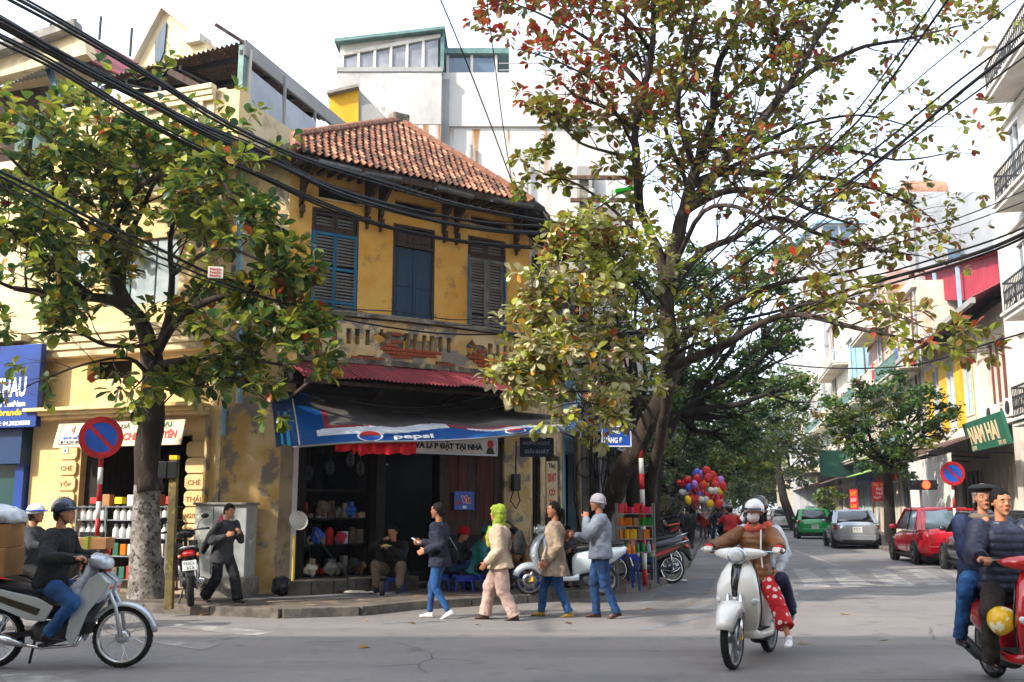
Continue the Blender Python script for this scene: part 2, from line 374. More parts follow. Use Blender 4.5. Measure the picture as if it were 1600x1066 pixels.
# worn paint: crossing bars, lane line, left bars
def stripe(pts,z=.004,name='painted_bar',m='road_paint'):
    b=MB(); n=len(pts); b.add([(p.x,p.y,z) for p in pts],[tuple(range(n))]); return b.build(name,m,road)
for x0,x1,y0,y1,sh in [(1238,1278,889,918,38),(1290,1340,889,918,52),(1352,1400,889,917,62),(1415,1455,889,915,66),(1470,1505,890,912,66),(1190,1226,890,915,34)]:
    a=atz(x0,y0,0);b_=atz(x0+(x1-x0)*.62,y0,0);c=atz(x1+sh*.55,y1,0);d=atz(x0+sh*.55,y1,0)
    stripe([d,c,b_,a])
stripe([atz(1237,860,0),atz(1244,860,0),atz(1316,885,0),atz(1305,885,0)])
for q in [[(228,976),(300,974),(430,988),(395,994)],[(225,1003),(262,1001),(345,1008),(315,1016)],[(0,1055),(60,1052),(130,1066),(20,1075)],[(-90,1000),(-20,998),(30,1008),(-60,1012)]]:
    stripe([atz(x,y,0) for x,y in reversed(q)])
# asphalt repairs, tyre arcs, manhole
b=MB()
def arcstrip(pts,w,z):
    b=MB(); P=[atz(x,y,0) for x,y in pts]; n=len(P); L=[];Rr=[]
    for i,p in enumerate(P):
        d=(P[min(i+1,n-1)]-P[max(i-1,0)]).normalized(); q=Vector((-d.y,d.x,0))*w/2; L.append(p+q);Rr.append(p-q)
    for i in range(n-1): b.add([(v.x,v.y,z) for v in (L[i],Rr[i],Rr[i+1],L[i+1])],[(0,1,2,3)])
    return b
mat('tyre_mark','#68686b','#7a7a7c',sc=5,rough=.8,bump=.3,bsc=70,spec=.25)
arcstrip([(1020,958),(1100,948),(1180,938),(1260,924),(1310,908)],.16,.003).build('tyre_mark','tyre_mark',road)
arcstrip([(1005,985),(1120,958),(1230,945),(1330,922)],.12,.003).build('tyre_mark','tyre_mark',road)
arcstrip([(600,974),(800,966),(980,948),(1090,930)],.10,.003).build('tyre_mark','tyre_mark',road)
arcstrip([(1020,921),(1060,916),(1120,914)],.1,.005).build('tar_seam','asphalt_patch',road)
stripe([atz(*p,0) for p in [(1020,934),(1105,930),(1120,905),(1068,903)]],.0045,'road_patch','asphalt_patch')
stripe([atz(*p,0) for p in [(330,950),(560,948),(640,942),(640,936),(420,940)]],.1245,'wet_patch','asphalt_patch')
mh=atz(630,1085,0)
o=MB().lathe([(.36,-.01),(.36,.006),(.33,.012),(0.3,.008),(.05,.012)],24).build('manhole_cover','dark_metal',loc=(mh.x,mh.y-.05,0)); tag(o,'dark round manhole cover in the road at the bottom of the picture','manhole cover')
# ================================================================ the old corner house
H=thing('old_corner_house','old two storey ochre corner house with tiled roof and blue shutters','building',(FH.o.x,FH.o.y,0),FH.a)
sx0=-.45
W1=(-.03,.89,4.55,6.78); W2=(1.59,2.49,4.55,6.75); W3=(3.23,4.13,4.55,6.78)
vents=[(.08,.89,6.97,7.24),(1.61,2.53,6.99,7.21),(3.3,4.2,7.02,7.2)]
b=wall(MB(),sx0,4.69,3.95,7.62,[W1,W2,W3]+vents,.28)
b.build('upper_wall','ochre',H)
# return walls (left corner piece and side-street side), in house frame
Lo=FH.loc(FL.o); B0=Vector((sx0,0,0))
def wallab(a,bp,z0,z1,m,parent,name,t=.25):
    d=(bp-a); L=d.length; ang=math.atan2(d.y,d.x); M=Matrix.Translation(a)@Matrix.Rotation(ang,4,'Z')
    q=MB(); wall(q,0,L,z0,z1,[],t); q.v=[tuple(M@Vector(v)) for v in q.v]; return q.build(name,m,parent)
wallab(Vector((Lo.x,Lo.y,0)),B0,.1,7.7,'ochre_old',H,'corner_wall')
# rendered ground floor pier left of the shop, pale door jamb
b=MB(); b.box(sx0,-.22,-.02,.5,.1,3.95); b.build('corner_pier','plaster_dirty',H)
b=MB(); b.box(-.22,-.12,-.0,.3,.1,2.6); b.build('door_jamb','white_paint',H)
# ground floor front: shop opening, post, doorway, shutter boards, corner pier
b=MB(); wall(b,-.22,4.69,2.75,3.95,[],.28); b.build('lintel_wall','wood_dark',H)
MB().box(1.38,1.55,.02,.28,.1,2.75).build('post','wood_dark',H)
MB().box(-.12,.05,.03,.28,.1,2.75).build('post','black_int',H)
b=MB(); b.box(2.69,4.09,.03,.1,.12,1.02); b.build('low_wall','wood_dark',H)
for i in range(7):
    x=2.70+i*.2; MB().box(x,x+.19,.05+.01*(i%2),.09,1.3,2.72).build('shutter_board','wood_red' if i in(1,2,4,5) else 'wood_old',H)
MB().box(2.66,4.09,.0,.05,1.02,1.3).build('cross_rail','wood_old',H)
MB().box(4.09,4.69,-.02,.5,.1,3.95).build('corner_pier','ochre_old',H)
MB().box(4.1,4.15,-.03,-.02,.1,3.2); MB().box(4.09,4.42,-.05,-.02,.1,.5).build('pier_base','mossy',H)
# step under the shop
for i in range(6):
    MB().box(-.45+i*.4,-.06+i*.4,-.55,.3,.1,.36+ru(-.01,.01)).build('step_stone','stone_step',H,bev=.02)
MB().box(1.96,4.69,-.25,.3,.1,.2).build('step_stone','stone_step',H)
# dark rooms behind
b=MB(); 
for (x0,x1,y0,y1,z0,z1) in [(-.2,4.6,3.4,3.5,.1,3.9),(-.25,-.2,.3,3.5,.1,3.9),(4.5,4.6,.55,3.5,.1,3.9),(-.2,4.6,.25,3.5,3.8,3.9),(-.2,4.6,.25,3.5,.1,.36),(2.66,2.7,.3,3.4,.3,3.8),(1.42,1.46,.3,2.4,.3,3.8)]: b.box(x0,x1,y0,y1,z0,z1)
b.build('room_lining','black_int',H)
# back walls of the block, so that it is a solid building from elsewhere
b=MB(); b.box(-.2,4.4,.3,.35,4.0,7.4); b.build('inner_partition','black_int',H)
# shutters -----------------------------------------------------------
slat=meshof(MB().box(-.5,.5,-.006,.006,-.026,.026),'slat','slat_grey')
slatb=meshof(MB().box(-.5,.5,-.006,.006,-.026,.026),'slat','blue_paint')
def leaf_louvre(x0,x1,z0,z1,m,parent,rails=(),grey=True,y=-.01,st=.055):
    b=MB(); b.box(x0,x0+st,y,y+.035,z0,z1); b.box(x1-st,x1,y,y+.035,z0,z1)
    zz=[z0,*rails,z1]
    for i,z in enumerate(zz):
        hh=.05 if 0<i<len(zz)-1 else .06
        za=z if i==0 else (z-hh if i==len(zz)-1 else z-hh/2); b.box(x0+st,x1-st,y+.001,y+.034,za,za+hh)
    f=b.build('shutter',m,parent,bev=.004)
    MB().box(x0+st,x1-st,y+.045,y+.05,z0,z1).build('shutter_backing','black_int',f)
    z=z0+.09
    while z<z1-.07:
        if not any(abs(z-r)<.05 for r in rails):
            inst('slat',slat if grey else slatb,f,((x0+x1)/2,y+.018,z),(R(-36)+ru(-.12,.12),0,ru(-.01,.01)),((x1-x0-2*st),1,1))
        z+=.058
    return f
def window_set(Wd,m,tm,kind):
    x0,x1,z0,z1=Wd; zt=z1-.4
    win=MB(); win.box(x0,x0+.045,.0,.14,z0,z1); win.box(x1-.045,x1,.0,.14,z0,z1); win.box(x0+.045,x1-.045,.0,.14,z1-.05,z1); win.box(x0+.045,x1-.045,-.005,.13,zt-.025,zt+.025)
    fr=win.build('window_frame',tm,H,bev=.004)
    xm=(x0+x1)/2
    if kind==2:
        for a,c in ((x0+.05,xm-.003),(xm+.003,x1-.05)):
            q=MB(); q.box(a,c,.05,.08,zt+.03,z1-.055); q.box(a+.05,c-.05,.04,.06,zt+.08,z1-.1); q.build('transom_panel',tm,fr,bev=.006)
            q=MB(); q.box(a,c,.04,.075,z0,zt-.03); q.box(a+.06,c-.06,.028,.05,z0+.1,z0+.95); q.box(a+.06,c-.06,.028,.05,z0+1.02,zt-.1)
            q.build('door_leaf','blue_dark',fr,bev=.008)
    else:
        for a,c in ((x0+.05,xm-.003),(xm+.003,x1-.05)):
            leaf_louvre(a,c,zt+.03,z1-.055,tm,fr,y=.03,st=.05)
            leaf_louvre(a-.03*(kind==1),c+.02*(kind==1),z0,zt-.03,m,fr,rails=(z0+.55,z0+1.15) if kind==1 else (z0+.62,z0+1.25),y=-.02 if kind==1 else .0)
window_set(W1,'blue_paint','wood_old',1); window_set(W2,'blue_dark','wood_old',2); window_set(W3,'slat_grey','wood_old',3)
for xx in (W3[0],W3[1]-.035): MB().box(xx,xx+.035,-.03,.0,4.55,6.38).build('frame_strip','blue_paint',H)
for v in vents:
    MB().box(v[0],v[1],.12,.16,v[2],v[3]).build('vent_recess','black_int',H)
    MB().box(v[0]-.03,v[1]+.03,-.03,.0,v[2]-.035,v[2]-.003).build('vent_sill','ochre_old',H)
# brackets
def bracket(x,parent,fr=None):
    q=MB(); q.prism([(0,0),(-.12,.1),(-.16,.3),(-.5,.55),(-.62,.72),(-.62,.78),(0,.78)],.07)
    M=Matrix.Translation((x,0,6.72))@Matrix.Rotation(-math.pi/2,4,'Z')
    # prism runs in x/z: turn so that -x becomes -y
    q.v=[(x+v[1]-.035,v[0],6.72+v[2]) for v in q.v]
    q.box(x-.03,x+.03,-.16,-.02,6.6,6.74); q.box(x-.02,x+.02,-.1,-.02,6.52,6.6)
    return q.build('eave_bracket','wood_old',parent,bev=.008)
for x in (-.25,1.02,1.3,2.66,2.94,4.35): bracket(x,H)
# roof ---------------------------------------------------------------
ap=FH.loc(Vector((-2.42,20.2,9.62)));ap.z=9.62
eL=Vector((-.62,-.6,7.5)); eR=Vector((4.42,-.52,7.48))
Lb=FH.loc(FL.world(-.9,-.55,0)); eLL=Vector((Lb.x,Lb.y,7.5))
eRR=FH.loc(FS.world(4.2,-.55,0)); eRR.z=7.5
eBB=FH.loc(Vector((-3.5,23.5,7.5))); eBB.z=7.6
dk=Vector((0,0,-.06))
pn=(eR-eL).cross(ap-eL).normalized(); o_c=FH.loc(Vector((0,0,1.5))); rv=ray(461,216); rd=Vector((rv.dot(FH.d),rv.dot(FH.n),rv.z)); rL=o_c+rd*((eL-o_c).dot(pn)/rd.dot(pn))
b=MB(); b.add([eL+dk,eR+dk,ap+dk,rL+dk],[(0,1,2,3)]); b.add([eLL+dk,eL+dk,rL+dk],[(0,1,2)]); b.add([eLL+dk,rL+dk,ap+dk],[(0,1,2)]); b.add([eR+dk,eRR+dk,ap+dk],[(0,1,2)]); b.add([eRR+dk,eBB+dk,ap+dk],[(0,1,2)]); b.add([eBB+dk,eLL+dk,ap+dk],[(0,1,2)])
roof=b.build('roof_deck','wood_dark',H,fix=False)
# curved pantile, 12-gon strip
def tile_mesh(m):
    q=MB(); w,l=.150,.22; n=6
    for k,dz in ((0,0),(1,-.018)):
        pass
    top=[];
    for j in range(2):
        for i in range(n+1):
            t=i/n; z=.035*math.sin(t*2*math.pi)*(1 if t<.5 else .75)+.012*j
            top.append((w*(t-.5),-l*j,z+.01*(1-j)*0))
    bot=[(x,y,z-.016) for x,y,z in top]
    v=top+bot; f=[]; k=n+1
    for i in range(n): f.append((i,i+1,i+1+k,i+k)); f.append((2*k+i,2*k+i+k,2*k+i+1+k,2*k+i+1)); f.append((k+i,k+i+1,3*k+i+1,3*k+i))
    q.add(v,f); return meshof(q,'tile',m,smooth=True)
TM=[tile_mesh('tile'),tile_mesh('tile_old'),tile_mesh('tile_pale')]
def tile_face(a,b_,apex,parent,cols=None,limit=300,lp=None,rowlen=.165,colw=.139,old=.34,far=False):
    ex=(b_-a); L=ex.length; ex/=L; nrm=ex.cross(apex-a).normalized(); 
    if nrm.z<0: nrm=-nrm
    up=nrm.cross(ex).normalized(); 
    if up.z<0: up=-up
    Hh=(apex-a).dot(up); ax=(apex-a).dot(ex); rows=int(Hh/rowlen); rest=MB(); n=0
    M3=Matrix((ex,up,nrm)).transposed()
    for r in range(rows+1):
        yy=r*rowlen; t=min(1,yy/Hh); xa=ax*t
        if lp is not None:
            lx,ly=(lp-a).dot(ex),(lp-a).dot(up); xa=lx*yy/ly if yy<ly else lx+(ax-lx)*(yy-ly)/(Hh-ly)
        xb=L+(ax-L)*t; k=int((xb-xa)/colw)+1
        for c in range(k):
            x=xa+.08+c*colw+(colw*.0 if r%2 else 0)
            if x>xb-.02: continue
            p=a+ex*x+up*(yy+.16)+nrm*(.03+ru(0,.012))
            q=random.random(); me=TM[1] if q<old else (TM[2] if q>.8 else TM[0])
            if n<limit:
                o=bpy.data.objects.new('tile',me); COL.objects.link(o); o.parent=parent
                Mr=M3.to_4x4(); Mr=Mr@Matrix.Rotation(ru(-.03,.03),4,'Z')@Matrix.Rotation(-.06,4,'X'); o.matrix_local=Matrix.Translation(p)@Mr
                n+=1
            else:
                Mr=Matrix.Translation(p)@M3.to_4x4()@Matrix.Rotation(ru(-.03,.03),4,'Z')@Matrix.Rotation(-.06,4,'X')
                rest.add([Mr@v.co for v in me.vertices],[tuple(pp.vertices) for pp in me.polygons],0 if me is TM[0] else (1 if me is TM[1] else 2))
    if rest.v: rest.build('roof_tiles',['tile','tile_old','tile_pale'],parent,smooth=True,kind='stuff',fix=False)
tile_face(eL,eR,ap,roof,limit=300,lp=rL)
b=MB()
tile_face(eR+Vector((.2,.5,0)),eRR,ap,roof,limit=0,old=.8)
ridge=meshof(MB().tube([(0,0,0),(.34,0,0)],[.085,.1],8),'ridge_tile','tile',True)
def ridge_line(a,c,parent,step=.3):
    d=(c-a); n=int(d.length/step); q=d.to_track_quat('X','Z').to_euler()
    for i in range(n): inst('ridge_tile',ridge,parent,a+d*(i/n)+Vector((0,0,.05+ru(0,.015))),q)
ridge_line(rL,ap,roof); ridge_line(eR,ap,roof); ridge_line(eL,rL,roof)
MB().box(-.2,.2,-.15,.15,-.1,.2).build('ridge_block','mossy',roof,loc=ap,bev=.05)
# sagging eave gutters, rafters ends
for x0,x1,dz,rx in ((-.25,.55,-.08,.02),(.62,1.35,-.12,-.03),(2.1,2.9,-.1,.03),(3.35,4.3,-.1,-.02)):
    q=MB(); n=7; pts=[]
    for j in range(n+1):
        a=math.pi*j/n; pts.append((-.07*math.cos(a),-.07*math.sin(a)))
    r0=[Vector((x0,-.68+p[0],7.46+dz+p[1])) for p in pts]; r1=[Vector((x1,-.68+p[0],7.46+dz+p[1]-rx)) for p in pts]
    q.loft([r0,r1],cap=False,closed=False); q.loft([[v+Vector((0,0,.008)) for v in r1],[v+Vector((0,0,.008)) for v in r0]],cap=False,closed=False)
    q.build('gutter','zinc',H,fix=False)
for i in range(26):
    x=-.55+i*.195; MB().box(x,x+.06,-.58,.3,7.36+.0*i,7.42).build('rafter','wood_old',H)
q=MB().box(-.6,4.4,-.61,-.585,7.33,7.46).build('fascia','wood_old',H)
# the collapsed dark corner of the eaves, draped with tar felt
q=MB(); rr=[]
for i in range(9):
    t=i/8; ring=[]
    for j in range(12):
        a=2*math.pi*j/12; rad=.20+.14*math.sin(t*3)+.07*noise.noise(Vector((i*.9,j*.8,3)))
        ring.append(Vector((4.2+t*1.0,-.45+t*.55+rad*1.2*math.cos(a),7.35-.25*t*t+rad*math.sin(a))))
    rr.append(ring)
q.loft(rr); q.build('tar_felt','black_int',H,smooth=2)
for i in range(22):
    a=Vector((4.3+ru(0,.9),-.4+ru(-.2,.8),7.3+ru(-.1,.15))); q=MB().bar(a,a+Vector((ru(-.3,.4),ru(-.3,.2),ru(-.5,.05))),.03,.02); q.build('broken_lath','wood_old',H)
# balcony parapet ------------------------------------------------------
def py_(x): return -.5-.28*math.sin(min(max((x+.45)/5.0,0),1)*math.pi)      # gentle outward curve
def inhole(x,z):
    if not 4.27<z<4.53: return (abs(x-1.02)+abs(z-4.42)*1.0<.15) or (abs(x-2.87)+abs(z-4.42)<.15)
    for c in (.2,.42,.58,.76,1.5,1.66,1.83,1.98,2.18,2.36,3.3,3.48,3.66,3.82):
        if abs(x-c)<.045: return True
    return (abs(x-1.02)+abs(z-4.42)<.15) or (abs(x-2.87)+abs(z-4.42)<.15)
def patchb(x,z):   # where the render has fallen off
    return noise.noise(Vector((x*1.3,z*2.2,5)))+(.42-abs(z-4.22)*1.1)>.28 and z<4.6
b=MB(); dx,dz=.03,.03; x=-.45; NX=int(5.2/dx); NZ=int(.74/dz)
sol=np.zeros((NX+2,NZ+2),bool)
for i in range(NX):
    for j in range(NZ): sol[i+1,j+1]=not inhole(-.45+(i+.5)*dx,4.0+(j+.5)*dz)
for i in range(NX):
    for j in range(NZ):
        if not sol[i+1,j+1]: continue
        xa=-.45+i*dx;xb=xa+dx;za=4.0+j*dz;zb=za+dz; p=patchb((xa+xb)/2,(za+zb)/2); dd=.018 if p else 0; mi=1 if p else 0
        ya,yb=py_(xa)+dd,py_(xb)+dd
        b.add([(xa,ya,za),(xb,yb,za),(xb,yb,zb),(xa,ya,zb)],[(0,1,2,3)],mi)
        b.add([(xa,py_(xa)+.16,za),(xb,py_(xb)+.16,za),(xb,py_(xb)+.16,zb),(xa,py_(xa)+.16,zb)],[(3,2,1,0)],0)
        if not sol[i,j+1]: b.add([(xa,ya,za),(xa,ya,zb),(xa,ya+.16,zb),(xa,ya+.16,za)],[(0,1,2,3)],0)
        if not sol[i+2,j+1]: b.add([(xb,yb,za),(xb,yb+.16,za),(xb,yb+.16,zb),(xb,yb,zb)],[(0,1,2,3)],0)
        if not sol[i+1,j]: b.add([(xa,ya,za),(xa,ya+.16,za),(xb,yb+.16,za),(xb,yb,za)],[(0,1,2,3)],0)
        if not sol[i+1,j+2]: b.add([(xa,ya,zb),(xb,yb,zb),(xb,yb+.16,zb),(xa,ya+.16,zb)],[(0,1,2,3)],0)
par=b.build('balcony_parapet',['ochre_old','mossy'],H,fix=False)
brk=meshof(MB().box(-.095,.095,-.03,.03,-.028,.028),'brick','brick')
n=0
for j in range(9):
    z=4.04+j*.066
    for i in range(26):
        x=-.4+i*.2+(.1 if j%2 else 0)
        if patchb(x,z) and not any(inhole(x+e,z+f) for e in (-.07,0,.07) for f in (-.02,.02)) and x<4.6:
            inst('brick',brk,par,(x,py_(x)+.022,z),(0,0,math.atan2(py_(x+.1)-py_(x-.1),.2)+ru(-.03,.03))); n+=1
def ribbon(parent,name,m,x0,x1,off0,off1,z0,z1,n=24,wav=.0):
    q=MB(); rings=[]
    for i in range(n+1):
        x=x0+(x1-x0)*i/n; y=py_(x); w_=wav*noise.noise(Vector((x*3,1,0))); rings.append([Vector((x,y+off0+w_,z0)),Vector((x,y+off1,z0)),Vector((x,y+off1,z1)),Vector((x,y+off0+w_*.6,z1))])
    q.loft(rings); return q.build(name,m,parent)
ribbon(par,'coping','mossy',-.47,4.75,-.07,.2,4.74,4.8,30,.03); ribbon(par,'base_moulding','mossy',-.47,4.75,-.06,.05,3.93,4.02,30,.05)
ribbon(H,'balcony_slab','mossy',-.47,4.75,.0,.75,3.82,3.95,24)
for zz,off in ((4.80,-.02),):
    ribbon(par,'coping_top','concrete',-.47,4.75,-.04,.18,4.80,4.825,24)
# corrugated red lean-to under the parapet
def corr(name,m,x0,x1,ya,yb,za,zb,parent,pitch=.075,amp=.014,curve=True,n=None,rag=0.):
    n=int((x1-x0)/(pitch/6)); q=MB(); V=[]
    for k in range(5):
        for i in range(n+1):
            x=x0+(x1-x0)*i/n; t=k/4; c=(py_(x)+.5) if curve else 0
            y=ya+(yb-ya)*t+c; z=za+(zb-za)*t+amp*math.sin(i/6*2*math.pi)+(rag*noise.noise(Vector((x*1.5,0,0)))*t if rag else 0)
            V.append((x,y,z))
    F_=[(k*(n+1)+i,k*(n+1)+i+1,(k+1)*(n+1)+i+1,(k+1)*(n+1)+i) for k in range(4) for i in range(n)]
    q.add(V,F_); return q.build(name,m,parent,smooth=2,fix=False)
for i in range(6):
    corr('roofing_sheet','red_sheet',-.62+i*.9,.32+i*.9,-.5,-1.3-.0*i,3.93+.012*(i%2),3.56+.012*(i%2),H,rag=.03)
MB().box(-.6,4.7,-1.3,-1.25,3.47,3.53).build('batten','wood_old',H)
for x in (-.5,.9,2.3,3.9): MB().bar((x,-.05,3.2),(x,-1.28,3.5),.05).build('strut','wood_old',H)
# roof side of the parapet / floor joists (dark under side)
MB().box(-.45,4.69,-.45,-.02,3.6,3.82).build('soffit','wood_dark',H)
# side-street side of the house: wall, tall dark shutters, shop front
HS=thing('frame_side','x','x'); 
bpy.data.objects.remove(HS)
S=thing('side_wing','side street wing of the old ochre house with tall dark shutters','building',(FS.o.x,FS.o.y,0),FS.a)
b=wall(MB(),.0,4.3,3.2,7.5,[(.35,1.45,4.4,6.7),(2.4,3.5,4.4,6.7)],.28); b.build('wall','ochre_old',S)
b=wall(MB(),.0,4.3,.1,3.2,[(.35,1.3,.9,2.7),(1.9,3.9,.1,2.7)],.28); b.build('ground_wall','ochre_old',S)
for x0,x1 in ((.35,1.45),(2.4,3.5)):
    for a,c in ((x0,x0+.54),(x0+.56,x1)): MB().box(a,c,-.12,-.07,4.4,6.7).build('shutter','wood_dark',S)
MB().box(.3,1.35,.1,.14,.9,2.7).build('window_grille','black_int',S); MB().box(1.9,3.9,.2,.3,.1,2.7).build('roller_door','dark_metal',S)
for i in range(6): MB().box(.38+i*.16,.40+i*.16,.0,.02,.9,2.7).build('grille_bar','dark_metal',S)
# ================================================================ more materials for the street
mat('wall_white','#d6d2ca','#bdb6aa',sc=.6,lo=.4,hi=.62,rough=.85,bump=.15,c3='#877c6f',sc3=1.1,lo3=.58,hi3=.76,stretch=(1,1,.35))
mat('wall_offwhite','#cdc6b8','#b5ab98',sc=.8,lo=.4,hi=.65,rough=.85,c3='#8d8170',sc3=1.4,lo3=.6,hi3=.8)
mat('wall_grey','#9b9a99','#86847f',sc=.6,rough=.9,bump=.2)
mat('wall_pink','#b39184','#8f7469',sc=1,rough=.9)
mat('wall_yellow','#e0b020','#c9951b',sc=1.3,rough=.85)
mat('wall_blue','#8fb0c4','#7898ad',sc=1,rough=.85)
mat('green_sheet','#7fb04a','#6d9d40',sc=1,rough=.6)
mat('teal','#5f807b','#4c6a66',sc=3,rough=.6)
mat('rust_door','#6d3530','#54292a',sc=4,rough=.75)
mat('shade_cloth','#141619','#201f1e',sc=2,rough=.9)
mat('pane','#4c6276','#3b4f62',sc=.6,rough=.12,spec=.8)
mat('pane_grey','#8b8d92','#6d7077',sc=1.5,rough=.25,spec=.6)
mat('shop_blue','#0f3f93','#0c3176',sc=1,rough=.4)
mat('shutter_pale','#9ca7a9','#7f8c90',sc=3,rough=.6)
mat('curtain_white','#d5d2cb','#bdb8ae',sc=.9,rough=.9,stretch=(4,4,.4))
mat('clear_sheet','#b8bdc4','#9aa2ab',sc=1,rough=.35,ts=.3)
# white painted render with rust runs under the coping
def rust_wall(name,zt):
    m=mat(name,'#bdbbb7','#a5a3a0',sc=.3,lo=.4,hi=.7,rough=.85); n=m.node_tree.nodes; l=m.node_tree.links; p=n['Principled BSDF']
    src=p.inputs['Base Color'].links[0].from_socket
    tc=n.new('ShaderNodeTexCoord'); sp=n.new('ShaderNodeSeparateXYZ'); l.new(tc.outputs['Object'],sp.inputs[0])
    mp=n.new('ShaderNodeMapping'); mp.inputs['Scale'].default_value=(1.9,1.9,.16); l.new(tc.outputs['Object'],mp.inputs[0])
    nz=n.new('ShaderNodeTexNoise'); nz.inputs['Scale'].default_value=1.6; nz.inputs['Detail'].default_value=5; l.new(mp.outputs[0],nz.inputs[0])
    mr=n.new('ShaderNodeMapRange'); mr.inputs[1].default_value=.52; mr.inputs[2].default_value=.62; l.new(nz.outputs[0],mr.inputs[0])
    mz=n.new('ShaderNodeMapRange'); mz.inputs[1].default_value=zt-4.2; mz.inputs[2].default_value=zt; l.new(sp.outputs[2],mz.inputs[0])
    lt=n.new('ShaderNodeMath'); lt.operation='LESS_THAN'; lt.inputs[1].default_value=zt; l.new(sp.outputs[2],lt.inputs[0])
    pw=n.new('ShaderNodeMath'); pw.operation='POWER'; pw.inputs[1].default_value=1.8; l.new(mz.outputs[0],pw.inputs[0])
    a=n.new('ShaderNodeMath'); a.operation='MULTIPLY'; l.new(mr.outputs[0],a.inputs[0]); l.new(pw.outputs[0],a.inputs[1])
    c=n.new('ShaderNodeMath'); c.operation='MULTIPLY'; l.new(a.outputs[0],c.inputs[0]); l.new(lt.outputs[0],c.inputs[1])
    mi=n.new('ShaderNodeMixRGB'); l.new(c.outputs[0],mi.inputs[0]); l.new(src,mi.inputs[1]); mi.inputs[2].default_value=(*rgb('#8d5c1f'),1); l.new(mi.outputs[0],p.inputs['Base Color'])
    return m
rust_wall('white_rusty',14.35)
mat('stain_grey','#c4c2be','#96938e',sc=.5,lo=.4,hi=.66,rough=.9,c3='#75706a',sc3=1.3,lo3=.6,hi3=.75,stretch=(1,1,.5))
# ================================================================ yellow tea shop building at the left
L=thing('tea_shop_building','pale yellow tea shop building with ledge, lettered pillars and cream parapet','building',(FL.o.x,FL.o.y,0),FL.a)
b=wall(MB(),-4.15,0,.1,3.25,[(-3.0,-.62,.3,2.75)],.3); b.build('ground_wall','yellow_l',L)
b=wall(MB(),-4.15,0,3.25,8.9,[(-3.0,-2.0,3.78,4.15),(-1.6,-.5,3.7,4.1),(-2.75,-1.1,5.1,6.3),(-3.9,-3.1,5.1,6.5)],.3); b.build('wall','yellow_l',L)
MB().box(-4.15,0,.35,.4,3.5,4.3).build('vent_recess','black_int',L)
b=MB()
for x0,x1 in ((-2.75,-1.1),(-3.9,-3.1)):
    n=3 if x1-x0>1 else 2
    for i in range(n):
        w_=(x1-x0)/n; MB().box(x0+i*w_+.02,x0+(i+1)*w_-.02,.06,.1,5.1,6.28).build('window_shutter','shutter_pale' if i!=0 else 'teal',L)
# ledges and cornices: stepped
def cornice(parent,x0,x1,z0,h,out,m,steps=3,name='cornice',back=0.):
    q=MB()
    for i in range(steps):
        t0=i/steps; o=out*(.45+.55*(i+1)/steps); q.box(x0-o*.3,x1+o*.3*0,-o,back,z0+h*t0,z0+h*(i+1)/steps-.002)
    return q.build(name,m,parent,bev=.01)
cornice(L,-3.78,-.28,3.06,.2,.5,'yellow_l',3,'ledge'); cornice(L,-4.2,.1,4.2,.5,.3,'cream',4); cornice(L,-4.0,-.5,8.72,.3,.16,'cream',3)
cornice(L,-3.9,-.6,7.05,.2,.14,'cream',2)
MB().box(-4.0,-.52,-.02,.28,7.2,8.75).build('parapet','cream',L)
for x in (-3.75,-2.6,-1.5): 
    MB().box(x,x+.12,-.06,-.02,7.3,8.68).build('pilaster','cream',L); MB().box(x+.25,x+.9,-.045,-.021,7.55,8.45).build('panel','cream',L,bev=.01)
MB().box(-.95,-.72,-.09,-.02,7.25,8.72).build('pilaster','cream',L,bev=.01); MB().box(-.93,-.74,-.11,-.09,7.5,8.4).build('panel','white_paint',L,bev=.01)
MB().box(-.52,-.3,0,4.6,4.2,8.95).build('side_wall','cream',L); MB().box(-.3,.0,.3,4.6,4.2,7.2).build('side_wall','yellow_l',L)
MB().box(-.53,-.28,4.6,7.5,6,8.7).build('side_wall','wall_grey',L)
MB().box(-4.1,-.52,.3,6.5,7.0,7.2).build('roof_terrace','concrete',L)
MB().box(-4.15,-4.0,.3,6.5,.1,8.9).build('side_wall','wall_grey',L); MB().box(-4.15,0,6.5,6.7,.1,7.2).build('back_wall','wall_grey',L)
# pillars with lettered blocks
def block(x0,x1,z0,z1,parent,text=None,m='yellow_l',y=-.05):
    c=.05; pts=[(x0+c,z0),(x1-c,z0),(x1,z0+c),(x1,z1-c),(x1-c,z1),(x0+c,z1),(x0,z1-c),(x0,z0+c)]
    q=MB().prism(pts,.045,M=Matrix.Translation((0,y,0))); o=q.build('pillar_block',m,parent,bev=.008)
    if text:
        for k,t in enumerate(text.split('|')):
            n=len(text.split('|')); hh=(z1-z0)/n*.42; zc=(z0+z1)/2+((n-1)/2-k)*(z1-z0)/n*.8
            lettering(t,.1,'ink_brown',o,((x0+x1)/2,y-.003,zc),w=min((x1-x0)*.78,.085*len(t)),h=hh,depth=.003,bold=.001)
    return o
zz=2.62
for t in (None,None,'CHÈ','THÁI','NGUYÊN','XINH|NƯỚC','MỨT','SEN',None):
    block(-.70,-.30,zz-.255,zz,L,t); zz-=.275
zz=2.62
for t in (None,'CHÈ','TỐP','HOA',None,None,None,None): block(-3.47,-3.05,zz-.255,zz,L,t); zz-=.275
MB().box(-3.37,-3.25,-.062,-.051,2.47,2.58).build('number_plate','sign_white',L); lettering('6',.07,'ink_blue',L,(-3.31,-.066,2.525))
MB().box(-.29,-.24,-.1,-.0,.1,3.06).build('wall_strip','ochre_old',L); MB().box(-.06,-.01,-.05,-.001,.1,3.06).build('wall_strip','ochre_old',L)
MB().box(-3.5,-.25,-.12,.3,.1,.32).build('plinth','plaster_dirty',L,bev=.01)
